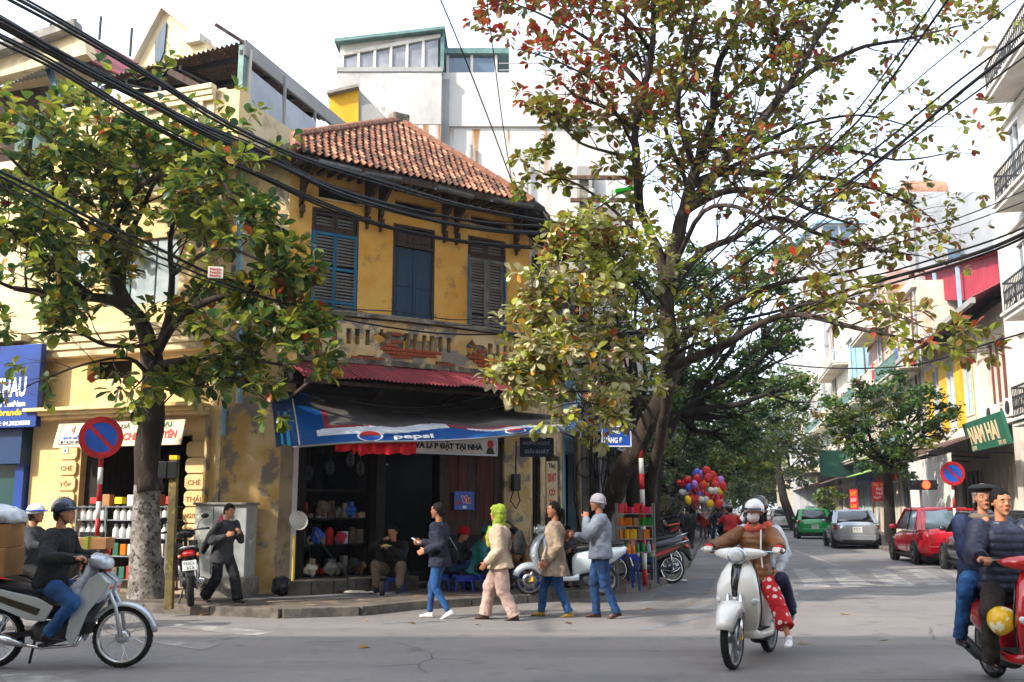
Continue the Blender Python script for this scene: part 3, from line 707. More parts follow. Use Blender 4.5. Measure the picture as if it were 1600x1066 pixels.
# drain pipe between the houses
q=MB().tube([FL.loc(at(374,y,16.6)) for y in (300,420,560,630)],.055,8); q.tube([(.03,-.05,3.2),(.03,-.05,2.7)],.05,8); q.build('drain_pipe','wall_blue',L)
# shop interior
b=MB(); b.box(-4.0,-.1,3.0,3.1,.1,3.0); b.box(-3.05,-3.0,.3,3,.1,3.0); b.box(-.6,-.55,.3,3,.1,3.0); b.box(-3.05,-.55,.3,3.0,2.95,3.0); b.box(-3.05,-.55,.3,3.0,.28,.32); b.build('room_lining','wood_old',L)
MB().box(-3.0,-2.62,.14,.2,.32,2.75).build('folded_shutter','wood_dark',L); MB().box(-.78,-.62,.14,.2,.32,2.75).build('folded_shutter','wood_dark',L)
b=MB(); b.box(-2.4,-1.0,2.9,2.98,1.5,2.2); b.build('wall_shelf','black_int',L)
for i in range(3):
    q=MB(); q.tube([(.16*math.cos(a/10*6.283),0,.09*math.sin(a/10*6.283)) for a in range(10)],.012,5,closed=True); q.build('gilt_scroll','ink_yellow',L,loc=(-2.1+i*.5,2.86,2.0))
# awning pelmet sign, leaning forward
SG=thing('shop_sign','long cream tea shop sign over the open front with red and green lettering','sign',FL.world(-1.9,-.34,2.77),FL.a)
T=R(14)
q=MB().cbox((0,0,0),(2.72,.03,.46)); bd=q.build('board','sign_cream',SG,rot=(-T,0,0),bev=.004)
MB().bar((-1.36,-.018,0.225),(1.36,-.018,.225),.02).build('board_edge','wood_old',bd)
q=MB(); q.box(-1.24,-.72,-.022,-.017,-.17,.17); q.build('number_panel','sign_white',bd)
q=MB()
for z in(-.175,.17): q.box(-1.245,-.715,-.026,-.021,z,z+.008)
for x in(-1.245,-.723): q.box(x,x+.008,-.026,-.021,-.175,.178)
q.build('panel_rule','ink_black',bd)
lettering('4',.2,'ink_brown',bd,(-.98,-.026,.08),h=.15); lettering('HÀNG ĐIẾU',.08,'ink_blue',bd,(-.98,-.026,-.05),w=.4,h=.075,bold=.002); lettering('ĐT 0.247 805',.06,'ink_black',bd,(-.98,-.026,-.135),w=.44,h=.05)
lettering('KẸO DẢ',.11,'ink_green',bd,(-.02,-.02,.12),w=.52,h=.12,bold=.003); lettering('ẠI',.11,'ink_green',bd,(1.02,-.02,.12),w=.16,h=.12,bold=.003)
lettering('ÂN-CHÈ',.16,'ink_red',bd,(.14,-.02,-.05),w=.66,h=.17,bold=.006); lettering('UYÊN',.16,'ink_red',bd,(1.06,-.02,-.03),w=.36,h=.17,bold=.006); lettering('VN',.08,'ink_black',bd,(-.02,-.02,-.18),h=.05)
# ================================================================ blue clothes shop on the far left
Bs=thing('clothes_shop','blue fronted clothes shop at the far left with a jacket in the window','building',FL.world(-4.2,0,0),FL.a)
MB().box(-5,.0,.0,.25,4.5,8.2).build('wall','cream',Bs); b=wall(MB(),-5,0,.1,4.5,[(-2.2,-.12,.35,2.4)],.2); b.build('shopfront','shop_blue',Bs)
MB().box(-.18,.02,-.12,0,.1,2.9).build('side_panel','shop_blue',Bs); MB().box(-2.3,.05,-.25,.0,2.3,2.92).build('shutter_box','tarp_navy',Bs)
MB().box(-5,.0,1.5,1.6,.1,4.5).build('back_wall','wood_old',Bs); MB().box(-2.2,-.12,.02,.03,.35,2.4).build('pane','glass_green',Bs)
for i in range(5): MB().box(-2.1,-.2,.5+.01*i,.9,.45+.4*i,.47+.4*i).build('shelf','wall_offwhite',Bs)
MB().box(-5,0.1,-.5,.0,4.5,4.62).build('cornice','cream',Bs)
mm_=MB().box(-5,0,5,8,.1,8.2).build('rear_block','wall_grey',Bs)
sb=thing('shop_sign','big blue sign board with white and yellow letters above the clothes shop','sign',FL.world(-5.25,-.36,3.68),FL.a)
q=MB().cbox((0,0,0),(3.15,.12,1.5)); bd=q.build('board','shop_blue',sb,bev=.01)
lettering('KHAU',.4,'ink_white',bd,(.93,-.063,-.02),w=.72,h=.36,bold=.012); lettering('Made in VietNam',.14,'ink_white',bd,(.8,-.063,-.32),w=1.0,h=.11,bold=.003)
lettering('Luxury brands',.2,'ink_yellow',bd,(.66,-.063,-.49),w=1.15,h=.15,bold=.006); lettering('ĐT: 04.38230588',.1,'ink_white',bd,(1.02,-.063,-.67),w=.86,h=.085,bold=.003)
jk=thing('hanging_jacket','turquoise and red patterned jacket hanging in the clothes shop window','jacket',FL.world(-4.75,-.0,1.78),FL.a)
mat('jacket_print','#58b4bb','#c93a5a',sc=9,lo=.5,hi=.56,rough=.8,c3='#e9e2d8',sc3=7,lo3=.6,hi3=.64)
q=MB().loft([[Vector((x*s,.12+y*.07,z)) for x,y in ((-1,0),(-.5,-.8),(.5,-.8),(1,0),(.5,.8),(-.5,.8))] for s,z in ((.21,-.35),(.19,-.1),(.2,.18),(.17,.3),(.05,.36))]); q.build('body','jacket_print',jk,smooth=True)
for sx in (-1,1): MB().tube([(sx*.17,.12,.27),(sx*.27,.1,-.02),(sx*.3,.1,-.28)],[.07,.055,.045],8).build('sleeve','jacket_print',jk,smooth=True)
MB().tube([(0,.12,.36),(0,.12,.42),(.02,.12,.46)],.006,5).build('hanger_hook','steel',jk)
# ================================================================ roofscape over the left building
def W(x,y,z): return FL.world(x,y,z)
SH=thing('rooftop_shed','open rooftop shed with dark corrugated roof and grey fascia','shed',(FL.o.x,FL.o.y,0),FL.a)
P=lambda px,py,Y: FL.loc(at(px,py,Y))
f0=P(382,64,17.6); f1=P(540,196,22.5); g0=P(140,128,18.6); g1=P(330,150,24.)
def sheet(name,m,a,b_,c,d,parent,nc=60,amp=.03,sag=0):
    q=MB(); V=[]; nr=2
    nn=(b_-a).cross(d-a).normalized()
    for k in range(nr+1):
        for i in range(nc*4+1):
            s=i/(nc*4); t=k/nr; p=(a*(1-s)+b_*s)*(1-t)+(d*(1-s)+c*s)*t; V.append(p+nn*amp*math.sin(i/4*2*math.pi))
    w_=nc*4+1
    q.add(V,[(k*w_+i,k*w_+i+1,(k+1)*w_+i+1,(k+1)*w_+i) for k in range(nr) for i in range(nc*4)]); return q.build(name,m,parent,smooth=2,fix=False)
sheet('roofing_sheet','rust_tin',g0,f0,f1,g1,SH,34,.03)
for a,c,w_ in ((f0,f1,.05),): MB().bar(a+Vector((0,0,-.12)),c+Vector((0,0,-.1)),.05,.3).build('fascia','wall_grey',SH)
for t in (.08,.3,.55,.8): MB().bar(g0*(1-t)+g1*t+Vector((0,0,-.12)),f0*(1-t)+f1*t+Vector((0,0,-.14)),.06,.1).build('purlin','dark_metal',SH)
for s in (.25,.6,.98): MB().bar(g0*(1-s)+f0*s+Vector((0,0,-.2)),g1*(1-s)+f1*s+Vector((0,0,-.2)),.05,.08).build('rafter','dark_metal',SH)
for (px,y0,y1,Y,w_,m) in ((376,72,165,17.7,.12,'teal'),(387,78,165,17.8,.06,'wall_white'),(443,118,195,19.2,.05,'wall_grey'),(491,155,208,20.8,.05,'wall_grey'),(250,120,160,18.3,.06,'dark_metal')):
    a=P(px,y1,Y); c=P(px,y0,Y); c.x=a.x;c.y=a.y; MB().bar(a,c,w_).build('post',m,SH)
for x0,x1,ya,yb,yc,yd,Y0,Y1 in ((386,440,105,150,165,205,17.8,19.1),(443,492,152,190,208,215,19.2,20.7)):
    a,b_,c,d=P(x0,ya,Y0),P(x1,yb,Y1),P(x1,yd,Y1),P(x0,yc,Y0); q=MB(); t=Vector((.02,0,0)); q.add([a,b_,c,d,a+t,b_+t,c+t,d+t],[(0,1,2,3),(7,6,5,4),(0,4,5,1),(1,5,6,2),(2,6,7,3),(3,7,4,0)]); q.build('side_sheet','clear_sheet',SH)
MB().bar(P(336,38,17.3),P(380,66,17.6),.05).build('loose_rod','rust_tin',SH)
MB().bar(P(265,112,17.9),P(312,137,17.7),.09,.12).build('timber','wood_old',SH)
# gable dormer with narrow window
Gd=thing('gabled_dormer','small cream gabled roof room with a narrow blue window','building',at(262,150,25)*1.0,R(-20))
def GP(px,py): 
    p=at(px,py,25)-at(262,150,25); return (p.x/math.cos(R(20)),p.z)
ol=[GP(200,150),GP(203,95),GP(257,14),GP(312,62),GP(330,75),GP(332,150)]
MB().prism(ol,3.).build('wall','cream',Gd)
a,c,d=GP(199,98),GP(257,11),GP(312,60)
for p,r in ((a,c),(c,d)): MB().bar((p[0],-.08,p[1]),(r[0],-.08,r[1]),.22,.09).build('verge','wall_offwhite',Gd)
q=MB().prism([GP(241,95),GP(241,62),GP(259,33),GP(261,36),GP(257,80),GP(250,95)],.06,M=Matrix.Translation((0,-.06,0))); q.build('window','blue_dark',Gd)
MB().prism([GP(300,62),GP(312,58),GP(326,66),GP(326,78),GP(300,78)],.5,M=Matrix.Translation((0,-.2,0))).build('cap_moulding','wall_offwhite',Gd)
# far left roofs
Rf=thing('red_tiled_roof','steep red tiled roof behind the rooftop shed at the left','roof',at(170,100,21))
q=MB(); o=at(170,100,21); pts=[at(118,50,21)-o,at(148,68,20.8)-o,at(205,108,20.5)-o,at(150,112,20.)-o,at(120,86,20.2)-o]
rows=8
def lerp(a,b_,t): return a+(b_-a)*t
A_,B_,C_,D_=at(112,44,21.4)-o,at(212,100,21)-o,at(196,122,19.6)-o,at(118,88,19.8)-o
q.add([A_,B_,C_,D_,A_+Vector((0,0,-.3)),B_+Vector((0,0,-.3)),C_+Vector((0,0,-.3)),D_+Vector((0,0,-.3))],[(0,1,2,3),(7,6,5,4),(0,4,5,1),(1,5,6,2),(2,6,7,3),(3,7,4,0)]); q.build('deck','wood_dark',Rf)
tm=meshof(MB().box(-.1,.1,-.012,.012,-.11,.11),'roof_tile','red_sheet')
Nn=(B_-A_).cross(D_-A_).normalized(); ex=(B_-A_).normalized(); upv=Nn.cross(ex); rowsN=8;colsN=14
M3=Matrix((ex,Nn,upv)).transposed()
for r in range(rowsN):
    for c in range(colsN):
        s=(c+.5*(r%2)+.25)/colsN; t=(r+.5)/rowsN; p=lerp(lerp(A_,B_,s),lerp(D_,C_,s),t)
        oo=bpy.data.objects.new('roof_tile',tm); COL.objects.link(oo); oo.parent=Rf; oo.matrix_local=Matrix.Translation(p-Nn*.03*(1 if Nn.y>0 else -1))@M3.to_4x4()
Pv=thing('cream_eave_house','cream house top with deep eave and dark blue awning at the far left','building',at(0,110,20))
o=at(0,110,20)
q=MB(); q.add([at(-40,100,20)-o,at(118,44,19.6)-o,at(132,62,19.4)-o,at(135,84,19.4)-o,at(-40,130,19.9)-o],[(0,1,2,3,4)]); q.v=q.v+[(x,y+1.2,z) for x,y,z in q.v]; q.f=[(0,1,2,3,4),(9,8,7,6,5)]+[(i,i+5,(i+1)%5+5,(i+1)%5) for i in range(5)]; q.m=[0]*len(q.f); q.build('eave','cream',Pv)
MB().bar(at(-40,92,19.8)-o,at(122,40,19.4)-o,.3,.18).build('eave_slab','concrete',Pv)
sheet('awning_sheet','wall_grey',at(-30,150,18.6)-o,at(100,93,18.4)-o,at(120,110,19.6)-o,at(-30,140,19.9)-o,Pv,22,.02)
q=MB(); q.box(at(-60,230,20.4).x-o.x,at(132,230,20.4).x-o.x,.5,.9,at(0,330,20).z-o.z,at(0,120,20).z-o.z); q.build('wall','wood_old',Pv)
for x0,x1 in ((8,30),(36,62)): 
    a=at(x0,240,20)-o; c=at(x1,180,20)-o; MB().box(a.x,c.x,.36,.5,a.z,c.z).build('shutter','teal',Pv)
MB().bar(at(75,105,18.7)-o,at(100,170,18.6)-o,.1).build('bracket','blue_dark',Pv)
for px,y0,y1 in ((155,26,62),(116,30,55),(78,38,55),(203,44,88)):
    a=at(px,y1,20.5);c=at(px,y0,20.5); o2=MB().tube([(0,0,0),(0,0,(c-a).z)],.03,5).build('roof_pole','dark_metal',loc=a)
    tag(o2,{155:'tallest thin dark rod standing on the far left roofs',116:'short dark rod on the left roof, left of the tallest rod',78:'stubby dark rod leftmost on the far left roofs',203:'thin dark rod standing beside the cream gable'}[px],'roof rod')
# ================================================================ white tower building behind
Wt=thing('white_tower_house','tall white building behind the roof with rust runs and a glazed top storey','building',at(690,112,32).xy.to_3d(),0)
o=Vector(Wt.location)
zt=at(690,112,32).z; xl=at(528,128,32).x-o.x
MB().box(xl,-.0,0,9,0,zt).build('front_block','white_rusty',Wt); MB().box(xl-.05,.03,-.06,.3,zt-.02,zt+.14).build('coping','wall_grey',Wt)
MB().box(xl,-.002,-.02,-.004,zt-1.9,zt-.05).build('stained_band','stain_grey',Wt)
xr=6.1; MB().box(.0,xr,.5,10,0,zt-.1).build('rear_block','white_rusty',Wt); MB().box(0,xr,.4,.7,zt-1.8,zt+.15).build('parapet','white_rusty',Wt)
MB().box(0,.25,.38,.5,0,zt-.1).build('corner_shade','wall_grey',Wt)  # grey strip paints in the soft shading where the wall steps back
# glazed storey: sloping eave
zl=at(530,82,32.2).z; zr=at(690,52,32.2).z
n=6
for i in range(n):
    x0=xl+.1+i*(-xl-.2)/n; x1=xl+.1+(i+1)*(-xl-.2)/n; za=zl+(zr-zl)*(i/n)-.12; zb=zl+(zr-zl)*((i+1)/n)-.12
    q=MB(); q.add([(x0+.05,.22,zt+.14),(x1-.05,.22,zt+.14),(x1-.05,.22,zb-.1),(x0+.05,.22,za-.1),(x0+.05,.28,zt+.14),(x1-.05,.28,zt+.14),(x1-.05,.28,zb-.1),(x0+.05,.28,za-.1)],[(0,1,2,3),(7,6,5,4),(0,4,5,1),(1,5,6,2),(2,6,7,3),(3,7,4,0)]); q.build('pane','pane_grey',Wt)
    MB().bar((x0,.2,zt+.1),(x0,.2,za),.09).build('mullion','wall_white',Wt)
MB().bar((0,.2,zt+.1),(0,.2,zr),.12).build('mullion','teal',Wt); MB().bar((xl,.2,zl-.1),(0,.2,zr-.1),.12).build('head_rail','wall_white',Wt)
zrl=at(530,62,32).z
q=MB(); q.add([(xl-.15,-.1,zrl),(.1,-.1,zr+.12),(.1,4,zr+.3),(xl-.15,4,zrl+.2),(xl-.15,-.1,zrl-.12),(.1,-.1,zr+.02),(.1,4,zr+.1),(xl-.15,4,zrl)],[(0,1,2,3),(7,6,5,4),(0,4,5,1),(1,5,6,2),(2,6,7,3),(3,7,4,0)]); q.build('roof_edge','teal',Wt)
q=MB(); q.add([(xl,.24,zl-.1),(0,.24,zr-.1),(0,.24,zr+.1),(xl,.24,zrl-.1)],[(0,1,2,3)]); q.add([(xl,.3,zl-.1),(0,.3,zr-.1),(0,.3,zr+.1),(xl,.3,zrl-.1)],[(3,2,1,0)]); q.build('gable_board','wall_white',Wt)
MB().box(-.03,.03,.3,4,zt+.14,zr).build('side_pane','pane',Wt)
MB().box(xl,xl+.06,.3,4,zt+.14,zl-.1).build('side_pane','pane_grey',Wt)
zc=at(700,75,32.5).z
for i in range(2): MB().box(.18+i*.85,.18+i*.85+.8,1.0,1.06,zt+.1,zc-.1).build('pane','pane',Wt)
for i in range(3): MB().bar((.14+i*.85,.98,zt),(.14+i*.85,.98,zc),.09).build('mullion','wall_white',Wt)
MB().box(.05,2.3,.8,4.5,zc-.05,zc+.15).build('roof_edge','teal',Wt)
for i in range(9):
    a=Vector((2.0+i*.52,1.0,zt+.1)); MB().bar(a,a+Vector((-.35,3.0,1.7)),.05).build('pergola_bar','wall_grey',Wt)
for k in range(4): MB().bar((2.0,1.0+k*.9,zt+.12+k*.5),(6.2,1.0+k*.9,zt+.12+k*.5),.045).build('pergola_rail','wall_grey',Wt)
for k in range(3): MB().bar((1.95,.75,zt+.15+k*.25),(6.1,.75,zt+.15+k*.25),.03).build('rail','wall_grey',Wt)
MB().box(4.6,5.1,.2,.5,zt-4.4,zt-3.3).build('air_conditioner','wall_grey',Wt)
# yellow gable fragment and grey wall beside the shed
Yg=thing('yellow_gable_wall','bright yellow end wall with grey rendered side, behind the tiled roof','building',at(560,150,25))
o=at(560,150,25); pp=lambda x,y:(at(x,y,25).x-o.x,at(x,y,25).z-o.z)
MB().prism([pp(514,150),pp(560,139),pp(560,230),pp(514,230)],.5).build('yellow_wall','wall_yellow',Yg)
MB().prism([pp(560,139),pp(612,192),pp(640,230),pp(560,230)],.6,M=Matrix.Translation((0,.05,0))).build('grey_wall','wall_grey',Yg)
MB().bar((pp(512,150)[0],-.05,pp(512,149)[1]),(pp(561,138)[0],-.05,pp(561,138)[1]),.3,.08).build('coping','concrete',Yg)
# ================================================================ right-hand row
FR=Frame(15.5,28,math.atan2(.98,.201))
def rbox(q,x0,x1,y0,y1,z0,z1,mi=0): return q.box(x0,x1,y0,y1,z0,z1,mi)
def RB(name,label,cat='building',x=0,y=0,z=0): 
    p=FR.world(x,y,z); return thing(name,label,cat,p,FR.a)
def facade(parent,x0,x1,z0,z1,m,wins=(),depth=9,wm='pane',fm='wall_white',t=.25,wname='window'):
    """street front at y=0 facing +y (towards the road), building runs to -y"""
    q=MB(); wall(q,x0,x1,z0,z1,[w_[:4] for w_ in wins],t); q.v=[(x,-y,z) for x,y,z in q.v]; q.build('wall',m,parent)
    MB().box(x0,x0+.2,-depth,-t,z0,z1).build('side_wall',m,parent); MB().box(x1-.2,x1,-depth,-t,z0,z1).build('side_wall',m,parent)
    MB().box(x0,x1,-depth-.2,-depth,z0,z1).build('back_wall',m,parent); MB().box(x0+.2,x1-.2,-depth,-t,z1-.2,z1-.02).build('roof_slab','concrete',parent)
    for w_ in wins:
        a,c,d,e=w_[:4]; mm=w_[4] if len(w_)>4 else wm
        q=MB(); 
        for (p0,p1,r0,r1) in ((a,a+.07,d,e),(c-.07,c,d,e),(a+.07,c-.07,d,d+.07),(a+.07,c-.07,e-.07,e)): q.box(p0,p1,-.1,.03,r0,r1)
        k=max(1,round((c-a)/.7)); fr=None
        for i in range(1,k): q.box(a+(c-a)*i/k-.025,a+(c-a)*i/k+.025,-.1,.0,d+.07,e-.07)
        fr=q.build(wname,fm,parent); MB().box(a+.07,c-.07,-.12,-.08,d+.07,e-.07).build('pane',mm,fr)
def balcony(parent,x0,x1,z,out=1.,m='wall_white',rail='dark_metal',h=1.0,under=True,curl=True):
    s=MB().box(x0,x1,0.0,out,z-.16,z).build('balcony_slab',m,parent,bev=.02); MB().box(x0-.06,x1+.06,0.0,out+.08,z-.02,z+.08).build('balcony_edge',m,parent,bev=.02)
    q=MB(); pts=[(x0+.05,.02),(x0+.05,out-.05),(x1-.05,out-.05),(x1-.05,.02)]
    for (a,c),(d,e) in zip(pts,pts[1:]):
        q.bar((a,c,z+h),(d,e,z+h),.05); q.bar((a,c,z+.16),(d,e,z+.16),.03); L=math.hypot(d-a,e-c); k=max(2,int(L/.16))
        for i in range(k+1):
            x=a+(d-a)*i/k;y=c+(e-c)*i/k; q.bar((x,y,z+.08),(x,y,z+h),.022)
            if curl and i<k:
                xm=a+(d-a)*(i+.5)/k;ym=c+(e-c)*(i+.5)/k; ux,uy=(d-a)/L,(e-c)/L; q.tube([(xm+ux*.06*math.cos(t*.9),ym+uy*.06*math.cos(t*.9),z+.55+.2*math.sin(t*.9)) for t in range(7)],.011,4,closed=True)
    q.build('railing',rail,parent)
# near white house with wrought iron balconies
N1=RB('balcony_house','white corner house with curled wrought iron balconies at the right edge')
facade(N1,-7.5,3.75,.1,17.,'wall_white',[(1.5,2.9,11.0,13.6),(-1.4,.1,11.0,13.6),(1.5,2.9,7.4,9.8),(-1.4,.1,7.4,9.8),(1.0,3.2,.15,3.0,'wood_red'),(-3,0,.15,3.0,'shade_cloth'),(1.5,2.9,14.4,16.3)],fm='white_paint')
for z in (4.05,7.25,10.65,14.2): balcony(N1,-6.5,1.5,z,.92)
MB().box(3.2,3.8,0,.3,.1,16.7).build('pilaster','wall_white',N1); MB().box(3.1,3.95,-.1,.42,15.9,16.5).build('capital','wall_white',N1,bev=.05); MB().box(3.05,3.95,-.1,.45,16.7,16.95).build('capital','wall_white',N1,bev=.04)
for z in (6.9,10.3,13.8): MB().box(-7.5,3.75,0,.12,z,z+.2).build('string_course','wall_white',N1)
# low old house with yellow panels, brown door and red eave
N2=RB('old_shophouse','low old cream shophouse with brown door, yellow wall panels and red sheet eave')
facade(N2,3.8,18.4,.1,8.4,'wall_offwhite',[(4.3,7.3,5.0,7.3,'rust_door'),(9.5,10.9,5.0,7.5,'wall_blue'),(12.4,13.8,5.2,7.7,'wall_blue'),(15.2,16.6,5.2,7.7,'wall_blue'),(4.5,7.6,.15,3.0,'curtain_white'),(9,12.5,.15,3.0,'shade_cloth'),(13.3,17.6,.15,3.,'shutter_pale')],fm='wall_offwhite')
for x0,x1 in ((8.6,9.5),(10.9,12.4),(13.8,15.2),(16.6,18.2)): MB().box(x0+.03,x1-.03,.0,.03,4.7,7.7).build('wall_panel','wall_yellow',N2)
for x in (7.75,8.45,): MB().box(x,x+.3,0,.15,4.4,8.0).build('pilaster','wall_white',N2); MB().box(x-.05,x+.35,0,.2,7.9,8.1).build('capital','wall_white',N2)
sheet('eave_sheet','red_sheet',Vector((3.8,1.2,8.35)),Vector((18.6,1.2,8.35)),Vector((18.6,-2.5,10.2)),Vector((3.8,-2.5,10.2)),N2,70,.03)
MB().box(3.8,18.6,1.1,1.25,8.15,8.34).build('gutter','wall_grey',N2)
sheet('awning_sheet','rust_tin',Vector((3.9,2.3,3.5)),Vector((18.5,2.1,3.4)),Vector((18.5,.02,4.3)),Vector((3.9,.02,4.3)),N2,50,.025)
for x in (5,8,11,14,17): MB().bar((x,.02,3.3),(x,2.1,3.42),.05).build('awning_arm','dark_metal',N2)
for i,x in enumerate((3.9,6.2)): 
    ac=RB('air_conditioner',['boxy white air conditioner on the wall beside the lowest iron balcony','second white air conditioner below the brown door'][i],'air conditioner',x,.25,4.7)
    MB().cbox((0,0,0),(.8,.3,.6)).build('casing','wall_white',ac,bev=.02); MB().lathe([(.22,0),(.22,.03),(.05,.04)],16,M=Matrix.Rotation(-math.pi/2,4,'X')).build('fan_grille','dark_metal',ac,loc=(-.12,.15,0))
# drooping white tarps in front of the ground floor
def drape(name,label,x0,x1,zt_,zb_,y0,y1,m='curtain_white'):
    q=MB(); V=[]; n=26;k=6
    for j in range(k+1):
        for i in range(n+1):
            t=j/k;s=i/n; V.append((x0+(x1-x0)*s,(y0+(y1-y0)*t)+.05*math.sin(s*40+t*2)*(.3+t),zt_+(zb_-zt_)*t))
    q.add(V,[(j*(n+1)+i,j*(n+1)+i+1,(j+1)*(n+1)+i+1,(j+1)*(n+1)+i) for j in range(k) for i in range(n)])
    V2=[(x,y+.012,z) for x,y,z in V]; q.add(V2,[(j*(n+1)+i,(j+1)*(n+1)+i,(j+1)*(n+1)+i+1,j*(n+1)+i+1) for j in range(k) for i in range(n)])
    p=FR.world(0,0,0); o=q.build(name,m,None,smooth=2,loc=p,rot=(0,0,FR.a),fix=False); return tag(o,label,'tarpaulin')
drape('tarpaulin','white ribbed tarpaulin hanging down behind the right no parking sign',4.2,11.8,3.3,.6,2.1,2.1)
# green sign NAM HAI
ng=RB('shop_sign','dark green hanging shop sign with pale letters NAM HAI','sign',2.2,1.5,3.78)
bd=MB().cbox((0,0,0),(4.6,.1,.95)).build('board','ink_green',ng,rot=(R(-12),0,0),bev=.01)
lettering('NAM HAI',.6,'sign_cream',bd,(0.1,.056,.02),w=3.4,h=.55,bold=.02,rot=(math.pi/2,0,math.pi)); strokes(8,'sign_cream',bd,(-1.6,.056,-.37),.8,.12); strokes(6,'sign_cream',bd,(1.6,.056,-.37),.6,.12)
# red corrugated roof terrace
N3=RB('red_sheet_shed','rooftop shed clad in red corrugated sheet above the old shophouse','shed')
sheet('cladding_sheet','red_clad',Vector((5.9,-1.2,10.5)),Vector((22.5,-1.2,13.3)),Vector((22.5,-1.2,12.0)),Vector((5.9,-1.2,8.6)),N3,60,.05)
MB().box(5.9,22.5,-8,-1.3,8.4,10.2).build('room','wall_grey',N3); sheet('roofing_sheet','red_sheet',Vector((5.8,-.8,10.55)),Vector((22.6,-.8,13.35)),Vector((22.6,-8,12.6)),Vector((5.8,-8,10.)),N3,50,.04)
for x in (14.5,19.,22.4): MB().bar((x,-.9,8.6),(x,-.9,10.4+.17*(x-6)),.14).build('post','wall_blue',N3)
b=MB().box(14,22.4,-1.25,-.95,8.5,9.6).build('terrace_wall','wall_pink',N3)
# further houses of the row
far=[('terrace_house','narrow white house with deep concrete balconies beyond the red shed',18.6,26.5,12.2,'wall_offwhite',(4.4,8.0)),
     ('terrace_house','pinkish house with white balcony rails in the far right row',26.6,34.5,14.6,'wall_pink',(4.6,8.2,11.6)),
     ('terrace_house','pale blue house in the far right row, left of the pink one',34.6,44,13.5,'wall_blue',(4.6,8.2,)),
     ('terrace_house','cream four storey house standing in the far right row above the street tree',44.1,56,16.5,'wall_offwhite',(4.8,8.4,12)),
     ('terrace_house','grey house near the end of the right row half hidden by trees',56.1,72,14,'wall_grey',(4.8,8.4)),
     ('terrace_house','last pale house visible at the end of the right row',72.2,110,13,'wall_pink',(5,9))]
for i,(nm,lb,x0,x1,h,m,bz) in enumerate(far):
    T_=RB(nm,lb); wins=[]; random.seed(40+i)
    fl=[4.7,8.2,11.7] 
    for z in fl:
        if z+2.3>h: continue
        k=int((x1-x0)/2.6)
        for j in range(k):
            a=x0+.5+j*(x1-x0-.6)/k; wins.append((a,a+1.3,z,z+2.1,['pane','wood_old','blue_dark','shade_cloth'][random.randrange(4)]))
    k=int((x1-x0)/3.6)
    for j in range(k):
        a=x0+.4+j*(x1-x0-.4)/k; wins.append((a,a+2.9,.15,3.0,['shade_cloth','shutter_pale','wood_red','curtain_white','pane'][random.randrange(5)]))
    facade(T_,x0,x1,.1,h,m,wins,fm='wall_offwhite' if m!='wall_offwhite' else 'wall_white')
    for z in bz: balcony(T_,x0+.3,x1-.4,z,1.1,'wall_offwhite','wall_offwhite' if i%2 else 'teal',.9,curl=False)
    MB().box(x0,x1,0,.25,h-.3,h+.1).build('cornice','wall_offwhite',T_)
    sheet('awning_sheet',['rust_tin','green_sheet','shade_cloth','rust_tin','red_sheet','rust_tin'][i],Vector((x0,1.8,3.4)),Vector((x1,1.8,3.4)),Vector((x1,.02,4.0)),Vector((x0,.02,4.0)),T_,30,.02)
    MB().box(x0+.2,x1-.3,.02,.1,3.1,3.38).build('fascia_board',['ink_green','ink_red','sign_blue','sign_white','ink_yellow','sign_blue'][i],T_)
random.seed(11)
# big pale blocks rising behind the right row
mat('block_grey','#a9aaab','#96979a',sc=.3,rough=.9,c3='#7d7d80',sc3=.6,lo3=.55,hi3=.7,stretch=(1,1,.4))
Bk=thing('grey_tower_block','tall plain pale grey block with a water tank rising behind the red shed','building',(at(1441,700,75).x,75,0))
MB().box(0,6.6,0,14,0,26).build('wall','block_grey',Bk); MB().box(3.0,4.2,-.06,.02,20.6,21.4).build('window','pane',Bk); MB().box(1.2,2.2,-.06,.02,15,16.2).build('window','pane',Bk); MB().tube([(.4,-.1,1),(.4,-.1,25.5)],.09,8).build('drain_pipe','wall_grey',Bk)
q=MB().tube([(0,0,0),(3.2,0,0)],[.9,.9],16); q.build('water_tank','tile_pale',Bk,loc=(1.2,3,27),smooth=True); MB().box(1.,4.7,2,4,26,26.3).build('tank_stand','dark_metal',Bk)
Bk2=thing('glass_top_block','white block with a blue glazed top floor behind the far right row','building',(at(1297,700,95).x,95,0))
MB().box(0,9.2,0,14,0,27).build('wall','block_grey',Bk2); MB().box(-.3,9.4,-.4,14,29.2,29.5).build('roof_edge','wall_blue',Bk2); MB().box(.2,9.,.1,13,27,29.2).build('top_storey','wall_white',Bk2)
for i in range(5): MB().box(.5+i*1.7,1.9+i*1.7,-.0,.09,27.2,29.).build('window','pane',Bk2)
for z in (24,20.5,17): MB().box(-.05,9.25,-.06,0,z,z+.2).build('string_course','wall_grey',Bk2); MB().box(5.5,7.6,-.06,.02,z+.8,z+2.4).build('window','wall_blue',Bk2)
Gs=RB('green_sheet_wall','light green corrugated wall panel behind the balcony house','shed')
sheet('cladding_sheet','green_sheet',Vector((3.9,-.5,13.2)),Vector((9.5,-3,13.6)),Vector((9.5,-3,9.6)),Vector((3.9,-.5,9.6)),Gs,24,.04)
MB().box(4,9.4,-7,-3.3,8.4,13).build('room','cream',Gs)
